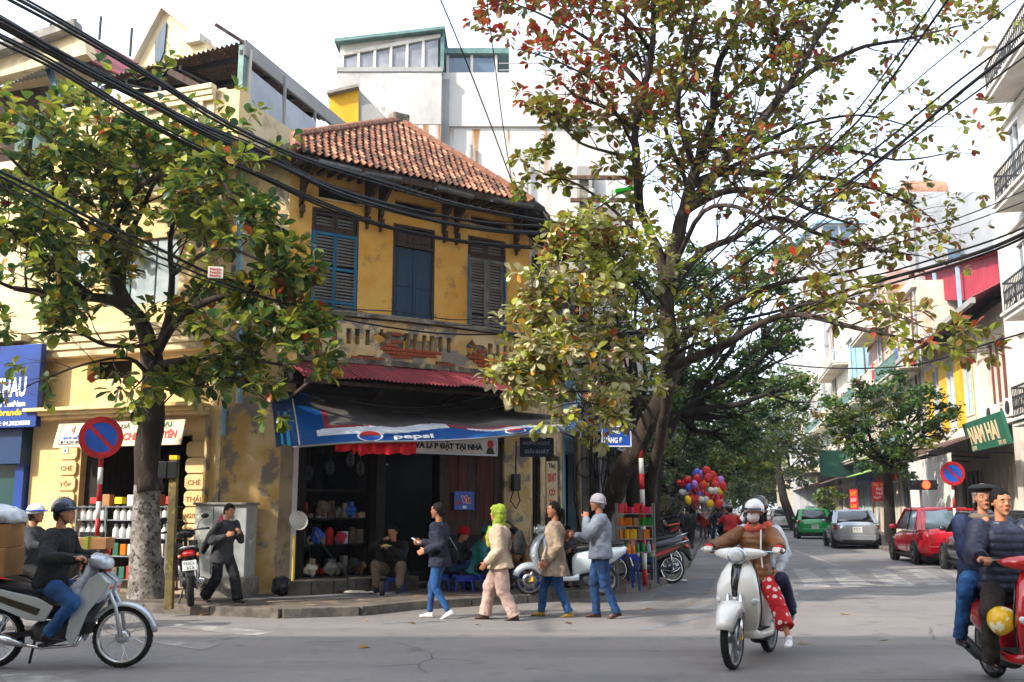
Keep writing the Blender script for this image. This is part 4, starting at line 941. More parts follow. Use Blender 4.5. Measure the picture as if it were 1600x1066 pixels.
# clutter on the fronts of the row: cooling units, pipes, washing lines
random.seed(31); roots=[o for o in bpy.data.objects if o.name.startswith('terrace_house') and o.get('category')=='building']
for i,(nm,lb_,x0,x1,h,m,bz) in enumerate(far):
    T_=roots[i]
    for k in range(4):
        x=ru(x0+.4,x1-1.2); z=random.choice((3.9,4.4,7.4,7.6)); MB().box(x,x+.8,.02,.34,z,z+.55).build('cooling_unit','wall_white',T_,bev=.02)
    for k in range(3):
        x=ru(x0+.2,x1-.2); MB().tube([(x,.08,.3),(x,.08,h-.4)],.05,6).build('drain_pipe',random.choice(['wall_grey','wall_blue','rust_tin']),T_)
    for z in bz:
        for k in range(3): x=ru(x0+.6,x1-1.2); MB().box(x,x+ru(.4,.8),.8,.84,z+.5,z+ru(1.1,1.4)).build('washing',random.choice(['sign_blue','sign_white','ink_red','wall_blue','navy_w','khaki_w'] if False else ['sign_blue','sign_white','ink_red','wall_blue']),T_)
random.seed(11)
for z0,x in ((6.,3.4),(9.3,4.3),(10.8,2.7)): MB().box(x,x+.8,.2,.5,z0,z0+.6).build('cooling_unit','wall_grey',Wt,bev=.02)
for x in (1.0,2.9,5.2): MB().tube([(x,.34,1.),(x,.34,zt-2.2-.3*x)],.06,8).build('drain_pipe','wall_grey',Wt)
# small shop signs far along
s1=RB('hanging_sign','red sign board with yellow and white writing above the red hatchback','sign',22.5,1.6,2.35)
bd=MB().cbox((0,0,0),(.08,.85,.95)).build('board','ink_red',s1)
for k,(n_,m,w_) in enumerate(((8,'ink_yellow',.66),(4,'ink_white',.42),(4,'ink_white',.42),(8,'ink_white',.7))): strokes(n_,m,bd,(-.045,0,.33-k*.21),w_,.12,rot=(0,0,-math.pi/2))
s2=RB('hanging_sign','narrow vertical red banner with yellow writing beyond the silver car','sign',33,1.6,2.0)
bd=MB().cbox((0,0,0),(.06,.45,1.3)).build('board','ink_red',s2)
for k in range(3): strokes(3,'ink_yellow' if k!=1 else 'ink_white',bd,(-.035,0,.4-k*.38),.33,.22,rot=(0,0,-math.pi/2))
s3=RB('hanging_sign','green sign board jutting from the far right row under a concrete canopy','sign',42,1.5,4.6); MB().cbox((0,0,0),(.15,2.2,1.8)).build('board','ink_green',s3)

cn=RB('concrete_canopy','flat pale concrete canopy over a dark shop far down the right side','canopy',62,0,0); MB().box(-6,6,0,5.,4.5,5.1).build('slab','wall_offwhite',cn); MB().box(-5.5,-5,3.5,4.2,.12,4.5).build('pillar','wall_offwhite',cn); MB().box(4.5,5,3.5,4.2,.12,4.5).build('pillar','wall_offwhite',cn)
# ================================================================ left side of the side street
for i,(x0,x1,h,m,lb) in enumerate([(4.4,9.5,6.4,'wall_blue','pale blue low house next to the old corner house behind the cables'),(9.6,16,8.5,'wall_offwhite','cream two storey house on the left of the side street'),(16.1,26,9.5,'wall_pink','pink washed house deep under the left street trees'),(26.1,44,10,'wall_grey','grey row house beyond the balloon seller, left side'),(44.1,90,10,'wall_offwhite','long pale row far down the left side of the street')]):
    T_=thing('terrace_house',lb,'building',(FS.o.x,FS.o.y,0),FS.a); k=int((x1-x0)/3); holes=[]
    for j in range(k):
        a=x0+.4+j*(x1-x0)/k; holes.append((a,a+2.1,.15,2.9)); holes.append((a+.3,a+1.5,4.2,6.0))
    b=wall(MB(),x0,x1,.1,h,holes,.25); b.build('wall',m,T_); MB().box(x0,x1,.4,.5,.1,h).build('shop_interior','shade_cloth',T_)
    MB().box(x0,x1,7,7.2,.1,h).build('back_wall',m,T_); MB().box(x0,x1,.25,7,h-.2,h-.02).build('roof_slab','concrete',T_)
    q=MB(); sheet('awning_sheet',['rust_tin','tarp_navy','shade_cloth','rust_tin','rust_tin'][i],Vector((x0,-1.8,2.7)),Vector((x1,-1.8,2.7)),Vector((x1,-.02,3.3)),Vector((x0,-.02,3.3)),T_,30,.02)
# houses across the junction, behind the camera: their shade lies over the foreground
for nm,lb,loc,x0,x1,y0,y1,h in (('row_house','tall plastered house row across the junction, left',(0,0,0),-44,-6.3,-9,5.0,10.2),('row_house','taller plastered house standing behind the photographer',(0,0,0),-5.2,24,-18,-1.8,17.0)):
    T_=thing(nm,lb,'building',loc); holes=[]
    k=int((x1-x0)/3.2)
    MB().box(x0,x1,y0,y1,0,h).build('wall','cream',T_)
    for z in (1,4.5,7.6,11,14.2):
        if z+2>h: continue
        for j in range(k): a=x0+.7+j*(x1-x0-.6)/k; MB().box(a,a+1.4,y1,y1+.05,z,z+2).build('window','pane',T_)
# ================================================================ trees
def leafmat(name,c,c2=None,ts=.42,rough=.36):
    return mat(name,c,c2,sc=2.5,lo=.4,hi=.6,rough=rough,spec=.5,ts=ts,coord='Object')
leafmat('leaf_green','#5d7a30','#486328'); leafmat('leaf_deep','#3d5d37','#2f4c2a'); leafmat('leaf_olive','#858833','#686e27'); leafmat('leaf_lime','#a9ab3b','#8b9a36')
leafmat('leaf_brown','#8f7034','#755a2a'); leafmat('leaf_rust','#a5512a','#8d3a22'); leafmat('leaf_red','#a93322','#8c281f'); leafmat('leaf_yellow','#c9a02c','#b9832a'); leafmat('leaf_glare','#a9ad7c','#c2b690',ts=.25)  # the palest tone paints sun glare on waxy leaves into the colour
mat('bark','#3f332b','#27201b',sc=4,lo=.35,hi=.6,rough=.95,bump=1.,bsc=14,c3='#5f554b',sc3=9,lo3=.58,hi3=.7,stretch=(1,1,.35))
mat('bark_light','#6b5a4c','#453a32',sc=6,rough=.95,bump=.6,bsc=20,stretch=(1,1,.4))
mat('bark_dark','#2d2622','#1f1a17',sc=4,rough=.95,bump=.8,bsc=16)
mat('whitewash','#8d8983','#6a645d',sc=6,lo=.42,hi=.55,rough=.95,bump=1.,bsc=16,c3='#35302c',sc3=16,lo3=.54,hi3=.6)
def leaf_shape(v=0,L=1.,W=.64,fold=.12,droop=.12):
    """obovate leaf along +y, midrib fold, tip droop"""
    ys=[0,.28,.62,.88,1.0]; ws=[.03,.22,.5,.38,.0] if v==0 else [.03,.3,.48,.3,.0]
    V=[];
    for y,w_ in zip(ys,ws):
        z=-droop*y*y; V+= [(-w_*W,y*L,z+fold*w_),(0,y*L,z),(w_*W,y*L,z+fold*w_)]
    V=V[:-3]+[(0,L,-droop)]
    F_=[]
    for i in range(3):
        a=i*3; F_+=[(a,a+1,a+4,a+3),(a+1,a+2,a+5,a+4)]
    F_+=[(9,10,12),(10,11,12)]
    return np.array(V,float),F_
LS=[leaf_shape(0),leaf_shape(1,W=.6,fold=.2,droop=.2)]
LM={}
def leaf_inst_mesh(v,m):
    if (v,m) not in LM:
        q=MB(); q.add(LS[v][0].tolist(),LS[v][1]); LM[(v,m)]=meshof(q,'leaf',m,smooth=True)
    return LM[(v,m)]
class Tree:
    def __init__(s,name,label,base,seed,pal,leafsize=(.12,.19),nside=5):
        s.root=thing(name,label,'tree',base); s.b=Vector(base); s.wood=MB(); s.leaves=[]; s.rs=random.Random(seed); s.pal=pal; s.ls=leafsize; s.ns=nside
    def limb(s,pts,r0,r1,n=8,mi=0,bulge=0):
        P=[Vector(p) for p in pts]; k=len(P)
        # Catmull-Rom through the points
        out=[]; rr=[]
        for i in range(k-1):
            p0=P[max(i-1,0)];p1=P[i];p2=P[i+1];p3=P[min(i+2,k-1)]; m=4
            for j in range(m):
                t=j/m; out.append(.5*((2*p1)+(p2-p0)*t+(2*p0-5*p1+4*p2-p3)*t*t+(3*p1-p0-3*p2+p3)*t**3)); 
        out.append(P[-1]); K=len(out)
        for i in range(K): t=i/(K-1); rr.append((r0*(1-t)+r1*t)*(1+.10*noise.noise(out[i]*2.3)))
        s.wood.tube([p-s.b+Vector((noise.noise(p*3),noise.noise(p*3+Vector((9,0,0))),0))*rr[i]*.5 for i,p in enumerate(out)],rr,n,mi)
        return out,rr
    def rosette(s,p,d,k=None,size=None,pal=None):
        rs=s.rs; k=k or rs.randint(4,7); d=Vector(d).normalized(); x=d.orthogonal().normalized(); y=d.cross(x); a0=rs.uniform(0,6.28)
        for i in range(k):
            a=a0+i*2.4+rs.uniform(-.3,.3); spread=rs.uniform(.55,1.25); o=(x*math.cos(a)+y*math.sin(a))*math.sin(spread)+d*math.cos(spread)
            o.z-=rs.uniform(.0,.35); o.normalize()
            sz=(size or rs.uniform(*s.ls))*rs.uniform(.7,1.1)
            nrm=Vector((rs.uniform(-.5,.5),rs.uniform(-.5,.5),1)); 
            s.leaves.append((p+o*.02+d*rs.uniform(-.05,.02),o,nrm,sz,rs.choices(range(len(pal or s.pal)),[q[1] for q in (pal or s.pal)])[0] if not pal else s.index(rs.choices([q[0] for q in pal],[q[1] for q in pal])[0]),rs.randint(0,1)))
    def index(s,m):
        for i,q in enumerate(s.pal):
            if q[0]==m: return i
        s.pal.append((m,0)); return len(s.pal)-1
    def twig(s,p,d,L,r,lvl,leafy,pal=None,up=.25,kink=.35):
        rs=s.rs; n=4; pts=[p]; dd=Vector(d).normalized()
        for i in range(n):
            dd=(dd+Vector((rs.uniform(-kink,kink),rs.uniform(-kink,kink),rs.uniform(-kink*.6,kink*.6)+up*.25))).normalized(); pts.append(pts[-1]+dd*L/n)
        s.wood.tube([q-s.b for q in pts],[r*(1-.75*i/n) for i in range(n+1)],4 if lvl<2 else 5,0,cap=False)
        if lvl>0:
            k=rs.randint(2,4)
            for j in range(k):
                t=rs.uniform(.25,.95); i=min(int(t*n),n-1); q=pts[i].lerp(pts[i+1],t*n-i); a=(pts[i+1]-pts[i]).normalized()
                o=Vector((rs.uniform(-1,1),rs.uniform(-1,1),rs.uniform(-.35,.6))); o=(a*.55+o.normalized()*.9).normalized()
                s.twig(q,o,L*rs.uniform(.45,.75),r*.5,lvl-1,leafy,pal,up,kink)
        if rs.random()<leafy:
            s.rosette(pts[-1],dd,pal=pal)
            if rs.random()<leafy*.5: s.rosette(pts[-2],dd,k=3,pal=pal)
    def sprout(s,path,rr,n,L,leafy,t0=.15,lvl=1,pal=None,up=.25,bias=None,kink=.35):
        rs=s.rs; K=len(path)
        for j in range(n):
            t=t0+(1-t0)*(j+rs.random())/n; i=min(int(t*(K-1)),K-2); p=path[i].lerp(path[i+1],t*(K-1)-i); a=(path[i+1]-path[i]).normalized()
            o=Vector((rs.uniform(-1,1),rs.uniform(-1,1),rs.uniform(-.4,.9)))
            if bias is not None: o+=Vector(bias)
            o=(a*rs.uniform(.2,.8)+o.normalized()).normalized()
            s.twig(p,o,L*rs.uniform(.6,1.3),max(.006,min(.022,rr[i]*.4)),lvl,leafy,pal,up,kink)
        s.twig(path[-1],(path[-1]-path[-2]).normalized(),L*.8,max(.006,rr[-1]*.8),lvl,leafy,pal,up,kink)
    def finish(s,mats='bark',npart=300,namew='trunk'):
        s.wood.build(namew,mats,s.root,smooth=2,fix=False)
        cam=Vector((0,0,1.5)); s.leaves.sort(key=lambda l:-(l[3]/max((l[0]-cam).length,1)) if abs(l[0].x/l[0].y)<.53 else 0)
        def mtx(l):
            p,o,nrm,sz,ci,v=l; y=o.normalized(); x=y.cross(nrm); 
            if x.length<.01: x=y.orthogonal()
            x.normalize(); z=x.cross(y); return Matrix.Translation(p-s.b)@Matrix((x*sz,y*sz,z*sz)).transposed().to_4x4()
        for l in s.leaves[:npart]:
            o=bpy.data.objects.new('leaf',leaf_inst_mesh(l[5],s.pal[l[4]][0])); COL.objects.link(o); o.parent=s.root; o.matrix_local=mtx(l)
        rest=s.leaves[npart:]
        V=[];Fq=[];mi=[];k=0
        for l in rest:
            base,fs=LS[l[5]]; M=np.array(mtx(l)); v=base@M[:3,:3].T+M[:3,3]; V.append(v); Fq+=[tuple(i+k for i in f) for f in fs]; mi+=[l[4]]*len(fs); k+=len(v)
        if V:
            me=bpy.data.meshes.new('foliage'); me.from_pydata(np.concatenate(V).tolist(),[],Fq)
            for m,_ in s.pal: me.materials.append(X(m))
            me.polygons.foreach_set('material_index',mi); me.shade_smooth()
            o=bpy.data.objects.new('foliage',me); COL.objects.link(o); o.parent=s.root; o['kind']='stuff'
# ---------------------------------------------------------------- left almond tree
PALL=[('leaf_green',4),('leaf_deep',3.5),('leaf_olive',4.5),('leaf_lime',3),('leaf_yellow',.35),('leaf_rust',.3),('leaf_brown',.5)]
tb=atz(232,936,.1)
T1=Tree('almond_tree','large leaved street tree with whitewashed trunk in front of the tea shop',tb,3,list(PALL),(.16,.25))
def A(x,y,Y): return at(x,y,Y)
TY=tb.y
q=MB(); pts=[tb+Vector((0,0,-.12)),A(229,915,TY),A(228,870,TY),A(230,800,TY),A(232,758,TY)]
q.tube([p-tb for p in pts],[.36,.29,.24,.215,.21],18,cap=False); q.v=[tuple(Vector(v)*(1) + Vector((noise.noise(Vector(v)*5),noise.noise(Vector(v)*5+Vector((4,4,4))),0))*.03) for v in q.v]
wt=q.build('whitewashed_base','whitewash',T1.root,smooth=2,fix=False)
T1.limb([A(232,770,TY),A(234,680,TY),A(239,600,TY),A(238,555,TY)],.212,.175,14)
pth,rr=T1.limb([A(238,575,TY),A(228,520,TY),A(200,480,TY-.2),A(160,466,TY-.6),A(100,462,TY-1.1),A(20,450,TY-1.6)],.16,.04,10); T1.sprout(pth,rr,9,1.2,.9,.35,2,up=.35)
p2,r2=T1.limb([A(205,485,TY-.2),A(178,440,TY-.2),A(168,390,TY-.3),A(165,330,TY-.4),A(150,260,TY-.5),A(140,220,TY-.6)],.13,.03,10); T1.sprout(p2,r2,10,.95,.95,.35,2,up=.2)
p2,r2=T1.limb([A(185,455,TY-.2),A(196,390,TY+.2),A(215,340,TY+.1),A(240,290,TY-.2),A(270,260,TY-.4)],.08,.02,8); T1.sprout(p2,r2,8,1.1,.9,.35,2)
p2,r2=T1.limb([A(240,560,TY),A(262,500,TY-.2),A(268,430,TY-.3),A(266,380,TY-.3),A(275,330,TY-.5),A(290,290,TY-.6)],.07,.02,8); T1.sprout(p2,r2,8,1.1,.9,.35,2)
p2,r2=T1.limb([A(240,560,TY),A(280,500,TY-.5),A(340,465,TY-.8),A(410,460,TY-1.1),A(455,485,TY-1.3)],.08,.02,8); T1.sprout(p2,r2,10,.7,.95,.3,2,up=.0)
p2,r2=T1.limb([A(245,570,TY),A(300,560,TY-.8),A(370,560,TY-1.3),A(440,570,TY-1.6)],.06,.018,7); T1.sprout(p2,r2,7,.8,.9,.3,2,up=-.05)
p2,r2=T1.limb([A(240,590,TY),A(300,600,TY-1.0),A(360,590,TY-1.5),A(410,620,TY-1.7)],.03,.01,6); T1.sprout(p2,r2,3,.5,.9,.4,1,up=-.3)
p2,r2=T1.limb([A(235,590,TY),A(200,560,TY-.7),A(130,570,TY-1.2),A(50,600,TY-1.5)],.04,.01,6); T1.sprout(p2,r2,6,.7,.85,.3,1,up=-.05)
p2,r2=T1.limb([A(168,400,TY-.3),A(110,330,TY-.8),A(60,290,TY-1.2),A(10,240,TY-1.5)],.06,.02,7); T1.sprout(p2,r2,8,1.,.95,.25,2)
p2,r2=T1.limb([A(168,380,TY-.3),A(210,300,TY-1.0),A(270,270,TY-1.5),A(340,280,TY-1.9),A(370,320,TY-2.)],.06,.02,7); T1.sprout(p2,r2,9,.75,.9,.2,2)
p2,r2=T1.limb([A(150,466,TY-.6),A(90,420,TY-1.8),A(40,380,TY-2.4),A(-30,330,TY-2.8)],.05,.02,7); T1.sprout(p2,r2,7,1.,.95,.2,2)
p2,r2=T1.limb([A(268,430,TY-.3),A(330,390,TY-1.3),A(380,395,TY-1.7),A(425,420,TY-1.8)],.045,.015,7); T1.sprout(p2,r2,6,.6,.92,.2,2,up=.05)
p2,r2=T1.limb([A(245,540,TY),A(170,540,TY-1.2),A(120,520,TY-1.8),A(60,520,TY-2.2)],.04,.015,7); T1.sprout(p2,r2,6,.8,.9,.2,2)
p2,r2=T1.limb([A(240,560,TY),A(225,590,TY-1.),A(205,610,TY-1.6)],.02,.01,6); T1.sprout(p2,r2,3,.4,.95,.4,1,up=-.3)
p2,r2=T1.limb([A(246,640,TY),A(275,610,TY-.5),A(290,590,TY-.8)],.015,.01,6); T1.sprout(p2,r2,3,.35,.95,.4,1,up=-.2)
T1.finish(['bark'])
# ---------------------------------------------------------------- right almond tree, reddening leaves
PALR=[('leaf_olive',6),('leaf_brown',4.5),('leaf_green',1.6),('leaf_lime',1.5),('leaf_rust',1.1),('leaf_red',.25)]
PRED=[('leaf_rust',2),('leaf_red',2.2),('leaf_olive',3),('leaf_brown',2)]
PGLARE=[('leaf_glare',5),('leaf_lime',3),('leaf_olive',1.5),('leaf_yellow',.8),('leaf_rust',.5)]
PBIG=[('leaf_olive',5),('leaf_brown',2),('leaf_rust',.8),('leaf_lime',1)]
tb=atz(915,908,.1); tb.z=.1
T2=Tree('almond_tree','leaning bare branched street tree with reddening leaves beside the old corner house',tb,9,list(PALR),(.13,.2))
Y0=tb.y; YY=17.2
pth,rr=T2.limb([tb+Vector((-.2,0,-.15)),A(918,880,Y0),A(938,820,Y0-.3),A(958,770,Y0-.6),A(992,705,Y0-1.),A(1022,650,Y0-1.3),A(1042,600,Y0-1.6),A(1047,540,YY),A(1044,490,YY),A(1037,446,YY)],.24,.125,14)
# root mass / second leaning stem
T2.limb([tb+Vector((-.5,.2,-.1)),A(885,880,Y0),A(880,850,Y0),A(898,835,Y0)],.26,.10,12)
T2.limb([A(1045,600,YY+.3),A(1030,690,YY+1.5),A(1015,780,YY+2.6),A(1012,880,YY+3.5)],.10,.13,10)
left=[A(1037,446,YY),A(1030,400,YY),A(1010,352,YY-.1),A(998,318,YY-.2),A(996,260,YY-.3),A(994,205,YY-.4),A(1006,140,YY-.5),A(1016,100,YY-.6),A(1022,30,YY-.7),A(1020,-60,YY-.8)]
pL,rL=T2.limb(left,.1,.045,10); T2.sprout(pL,rL,10,1.1,.75,.3,2)
mid=[A(1040,450,YY),A(1052,400,YY),A(1066,340,YY),A(1084,280,YY),A(1100,225,YY),A(1115,170,YY-.2),A(1120,110,YY-.4),A(1150,40,YY-.6),A(1160,-40,YY-.7)]
pM,rM=T2.limb(mid,.14,.035,10); T2.sprout(pM,rM,12,1.,.7,.35,2)
def LB(pts,r0,r1,n,L,leafy,t0=.15,lvl=2,**k):
    p,r=T2.limb(pts,r0,r1,7); T2.sprout(p,r,n,L,leafy,t0,lvl,**k); return p,r
LB([A(1068,335,YY),A(1120,270,YY-.3),A(1160,225,YY-.6),A(1205,170,YY-.9),A(1260,90,YY-1.2),A(1300,20,YY-1.4),A(1330,-40,YY-1.5)],.1,.02,15,1.1,.75)
LB([A(1160,225,YY-.6),A(1230,140,YY-.3),A(1330,80,YY-.2),A(1420,60,YY-.1),A(1500,40,YY)],.06,.015,14,1.,.6)
LB([A(1080,290,YY),A(1140,268,YY+.4),A(1220,275,YY+.7),A(1300,280,YY+.9),A(1380,300,YY+1.),A(1440,330,YY+1.1)],.09,.015,15,1.1,.4)
LB([A(1072,330,YY),A(1130,300,YY-.6),A(1200,300,YY-1.1),A(1270,330,YY-1.4),A(1330,350,YY-1.6)],.08,.015,14,1.,.38)
LB([A(1100,225,YY),A(1160,240,YY+.3),A(1240,200,YY+.5),A(1340,180,YY+.7),A(1430,200,YY+.8)],.05,.012,14,1.,.35)
LB([A(1120,270,YY),A(1200,240,YY-.8),A(1300,230,YY-1.),A(1400,250,YY-1.2),A(1480,240,YY-1.3)],.045,.01,15,1.,.25)
LB([A(1115,170,YY-.2),A(1180,110,YY-.4),A(1240,40,YY-.6),A(1280,-30,YY-.7)],.05,.015,12,1.,.85)
LB([A(1088,270,YY),A(1060,180,YY-.7),A(1070,90,YY-1.1),A(1090,10,YY-1.3),A(1100,-60,YY-1.4)],.06,.015,14,1.,.85)
LB([A(1040,400,YY),A(1075,300,YY+1.),A(1040,200,YY+1.3),A(1060,100,YY+1.5),A(1080,0,YY+1.6)],.06,.015,12,1.,.7)
# left crown
LB([A(994,205,YY-.4),A(950,170,YY-.6),A(900,150,YY-.8),A(870,120,YY-.9)],.045,.012,8,.9,.85,pal=PRED)
LB([A(1000,250,YY-.3),A(960,240,YY-.8),A(910,225,YY-1.1),A(880,200,YY-1.2)],.04,.012,6,.8,.8)
LB([A(1006,140,YY-.5),A(960,90,YY-.4),A(900,50,YY-.3),A(840,20,YY-.3),A(800,5,YY-.3)],.05,.01,10,.9,.75,pal=PRED)
LB([A(1016,80,YY-.5),A(970,20,YY-1.),A(900,-20,YY-1.3),A(830,-10,YY-1.4)],.04,.01,7,.8,.8,pal=PRED)
LB([A(1030,400,YY),A(960,330,YY-.4),A(905,290,YY-.6),A(860,275,YY-.7),A(835,265,YY-.7)],.035,.008,7,.45,.75,pal=PALR[:4]+[('leaf_lime',3)])
LB([A(1025,30,YY),A(1060,-10,YY+.5),A(1120,-30,YY+.8)],.05,.02,8,1.,.9)
LB([A(990,230,YY),A(940,140,YY-1.2),A(880,100,YY-1.6),A(815,78,YY-1.8)],.03,.008,5,.5,.85,lvl=1,pal=PRED)
# lower left sprays, sunlight put into their pale leaf colour
YB=15.6
LB([A(1038,520,YY),A(1000,450,YY-.8),A(960,430,YB),A(925,425,YB-.3),A(900,425,YB-.4)],.045,.012,9,.75,.9,pal=PGLARE[:3]+[('leaf_lime',5)])
LB([A(1035,560,YY),A(980,530,YY-.8),A(940,510,YB),A(905,500,YB-.2),A(880,500,YB-.3)],.04,.012,12,.7,.95,pal=PGLARE)
LB([A(1020,650,YY),A(985,600,YY-.6),A(940,570,YB-.2),A(890,572,YB-.6),A(850,580,YB-.8),A(825,580,YB-.9)],.035,.01,15,.6,.97,pal=PGLARE,up=0)
LB([A(1010,670,YY),A(975,560,YY-.9),A(960,470,YB-.2),A(950,400,YB-.1)],.03,.012,8,.8,.7,lvl=1,pal=PGLARE[:3]+[('leaf_lime',4)])
LB([A(1000,690,YY),A(955,620,YY-.8),A(900,612,YB-.5),A(850,616,YB-.9)],.025,.01,9,.5,.95,pal=PGLARE,up=-.1)
LB([A(1000,690,YY-.2),A(955,640,YB),A(900,630,YB-.8),A(860,640,YB-1.2)],.016,.008,6,.35,.95,pal=PGLARE,lvl=1,up=-.3)
LB([A(1045,560,YY),A(1080,540,YY-.8),A(1110,530,YY-1.2)],.04,.015,4,.4,.9,pal=PGLARE,lvl=1)
LB([A(1040,480,YY),A(990,420,YY-1.2),A(955,385,YY-1.6),A(920,385,YY-1.7),A(900,390,YY-1.8)],.03,.01,9,.7,.8)
# right lower limbs
LB([A(1050,540,YY),A(1090,510,YY),A(1150,470,YY-.2),A(1230,440,YY-.6),A(1300,430,YY-1.),A(1360,415,YY-1.2)],.09,.012,12,.8,.5)
LB([A(1048,575,YY),A(1110,548,YY-.4),A(1140,535,YY-1.2),A(1200,500,YY-2.6),A(1250,492,YY-3.6),A(1342,514,YY-4.5),A(1425,532,YY-5),A(1500,550,YY-5.4)],.09,.008,12,.5,.8,t0=.5,lvl=1,pal=PBIG,up=0)
LB([A(1200,500,YY-2.6),A(1280,470,YY-4.),A(1360,480,YY-5.),A(1440,510,YY-5.6)],.03,.008,8,.45,.75,lvl=1,pal=PBIG)
LB([A(1043,470,YY),A(1090,400,YY),A(1150,370,YY-.3),A(1210,340,YY-.6),A(1290,370,YY-.9),A(1370,390,YY-1.2),A(1440,400,YY-1.3)],.08,.01,15,.9,.3)
LB([A(1052,420,YY),A(1100,330,YY-1.),A(1170,330,YY-1.8),A(1250,390,YY-2.4),A(1320,470,YY-3)],.05,.01,10,.8,.4)
T2.finish(['bark'])
# ---------------------------------------------------------------- crowns of the dense trees
def crown_tree(name,label,trunk,blobs,pal,seed,per=900,ls=(.09,.15),group=None,tr=.2,barkm='bark_dark',quad=True):
    """trunk: list of (point, r). blobs: (centre, (rx,ry,rz))"""
    rs=random.Random(seed); b0=Vector(trunk[0]); root=thing(name,label,'tree',b0,group=group)
    q=MB(); pts=[Vector(p)-b0 for p in trunk]; n=len(pts); q.tube(pts,[tr*(1-.45*i/(n-1)) for i in range(n)],9,cap=False)
    top=pts[-1]
    for c,r in blobs:
        c_=Vector(c)-b0; m=top.lerp(c_,.5)+Vector((rs.uniform(-.3,.3),rs.uniform(-.3,.3),-.2)); q.tube([top-Vector((0,0,.1)),m,c_],[tr*.45,tr*.25,tr*.1],6,cap=False)
        for _ in range(5):
            e=c_+Vector((rs.gauss(0,.5)*r[0],rs.gauss(0,.5)*r[1],rs.gauss(0,.5)*r[2])); q.tube([m.lerp(c_,.5),m.lerp(e,.7),e],[tr*.14,tr*.08,.012],4,cap=False)
    q.build('trunk',barkm,root,smooth=2,fix=False)
    V=[];Fc=[];mi=[];k=0; wts=[p[1] for p in pal]
    shp=np.array([(-.5,0,0),(0,-.55,-.05),(.5,0,0),(0,.55,-.08)])*1.0
    for c,r in blobs:
        c_=Vector(c)-b0; cnt=int(per*max(.3,r[0]*r[2]))
        # sub clumps give an uneven outline with gaps
        subs=[]
        for _ in range(max(6,int(14*r[0]*r[2]))):
            d=Vector((rs.gauss(0,1),rs.gauss(0,1),rs.gauss(0,1))).normalized()*rs.uniform(.45,1.02); subs.append((Vector((d.x*r[0],d.y*r[1],d.z*r[2])),rs.uniform(.16,.36),rs.choices(range(len(pal)),wts)[0]))
        for _ in range(cnt):
            s_,sr,ci=subs[rs.randrange(len(subs))]; d=Vector((rs.gauss(0,1),rs.gauss(0,1),rs.gauss(0,1)*.6))*sr*.62*max(.7,min(r)); p=c_+s_+d
            sz=rs.uniform(*ls); a=Vector((rs.gauss(0,1),rs.gauss(0,1),rs.gauss(0,.5)-.3)).normalized(); nn=Vector((rs.gauss(0,.6),rs.gauss(0,.6),1)).normalized(); x=a.cross(nn)
            if x.length<.05: continue
            x.normalize(); nn=x.cross(a)
            M=np.array([[*(x*sz*.62)],[*(a*sz)],[*(nn*sz)]]); v=shp@M+np.array(p); V.append(v); Fc.append((k,k+1,k+2,k+3)); mi.append(ci if rs.random()<.72 else rs.choices(range(len(pal)),wts)[0]); k+=4
    me=bpy.data.meshes.new('crown'); me.from_pydata(np.concatenate(V).tolist(),[],Fc)
    for m,_ in pal: me.materials.append(X(m))
    me.polygons.foreach_set('material_index',mi); o=bpy.data.objects.new('crown',me); COL.objects.link(o); o.parent=root; o['kind']='stuff'
    return root
PD=[('leaf_deep',5),('leaf_green',4),('leaf_olive',1.5)]; PG=[('leaf_green',4),('leaf_olive',3),('leaf_lime',1.5),('leaf_deep',2)]
def BL(x,y,Y,r): return (at(x,y,Y),(r,r*.9,r*.75) if not isinstance(r,tuple) else r)
crown_tree('ficus_tree','dense dark green tree just behind the leaning tree',[atz(1018,880,.1),at(1016,780,25),at(1030,700,25),at(1060,640,25)],
  [BL(1120,440,25.5,1.35),BL(1190,430,25,1.2),BL(1080,480,25.5,1.3),BL(1230,480,24,.95),BL(1150,520,25,1.4),BL(1210,560,24.5,1.1),BL(1120,590,25,1.5),BL(1180,640,25,1.15),BL(1090,650,25.5,1.4),BL(1240,520,24,.8),BL(1140,680,25.5,1.1),BL(1060,600,26,1.3),BL(1240,600,24.,.75),BL(1070,420,26,1.1)],PD,21,950,(.10,.17),tr=.28)
crown_tree('ficus_tree','dark leafy tree rising between the cables and the leaning trunk',[atz(985,880,.1),at(990,760,23.5),at(985,680,23.5)],
  [BL(960,560,23,1.15),BL(920,540,22.5,.85),BL(1000,500,23.5,1.1),BL(1010,620,24,1.2),BL(950,640,23.5,1.0),BL(975,460,23.5,.95),BL(1010,700,24.5,1.0),BL(1040,760,26,.9),BL(1000,420,23.5,.85)],PD,22,850,(.10,.16),tr=.22)
crown_tree('street_tree','yellowish green tree overhanging the side street behind the balloons',[at(1075,850,46),at(1080,790,46),at(1090,740,46)],
  [BL(1120,700,45,2.2),BL(1170,680,46,2.2),BL(1080,730,47,2.),BL(1140,740,45,1.6),BL(1060,680,48,2.4),BL(1190,720,46,1.5),BL(1120,650,48,2.3),BL(1040,720,46,1.8),BL(1050,770,46,1.2)],PG,23,520,(.15,.25),tr=.3)
crown_tree('street_tree','tall hazy green tree with a curving trunk at the far end of the street',[at(1245,835,70),at(1225,780,70),at(1215,730,70),at(1220,680,70)],
  [BL(1200,640,68,2.8),BL(1240,680,70,2.6),BL(1220,600,70,2.4),BL(1180,690,72,2.6),BL(1262,720,70,1.7),BL(1170,740,75,2.4),BL(1235,745,74,1.7),BL(1140,760,80,2.2)],PG,24,330,(.2,.34),tr=.35)
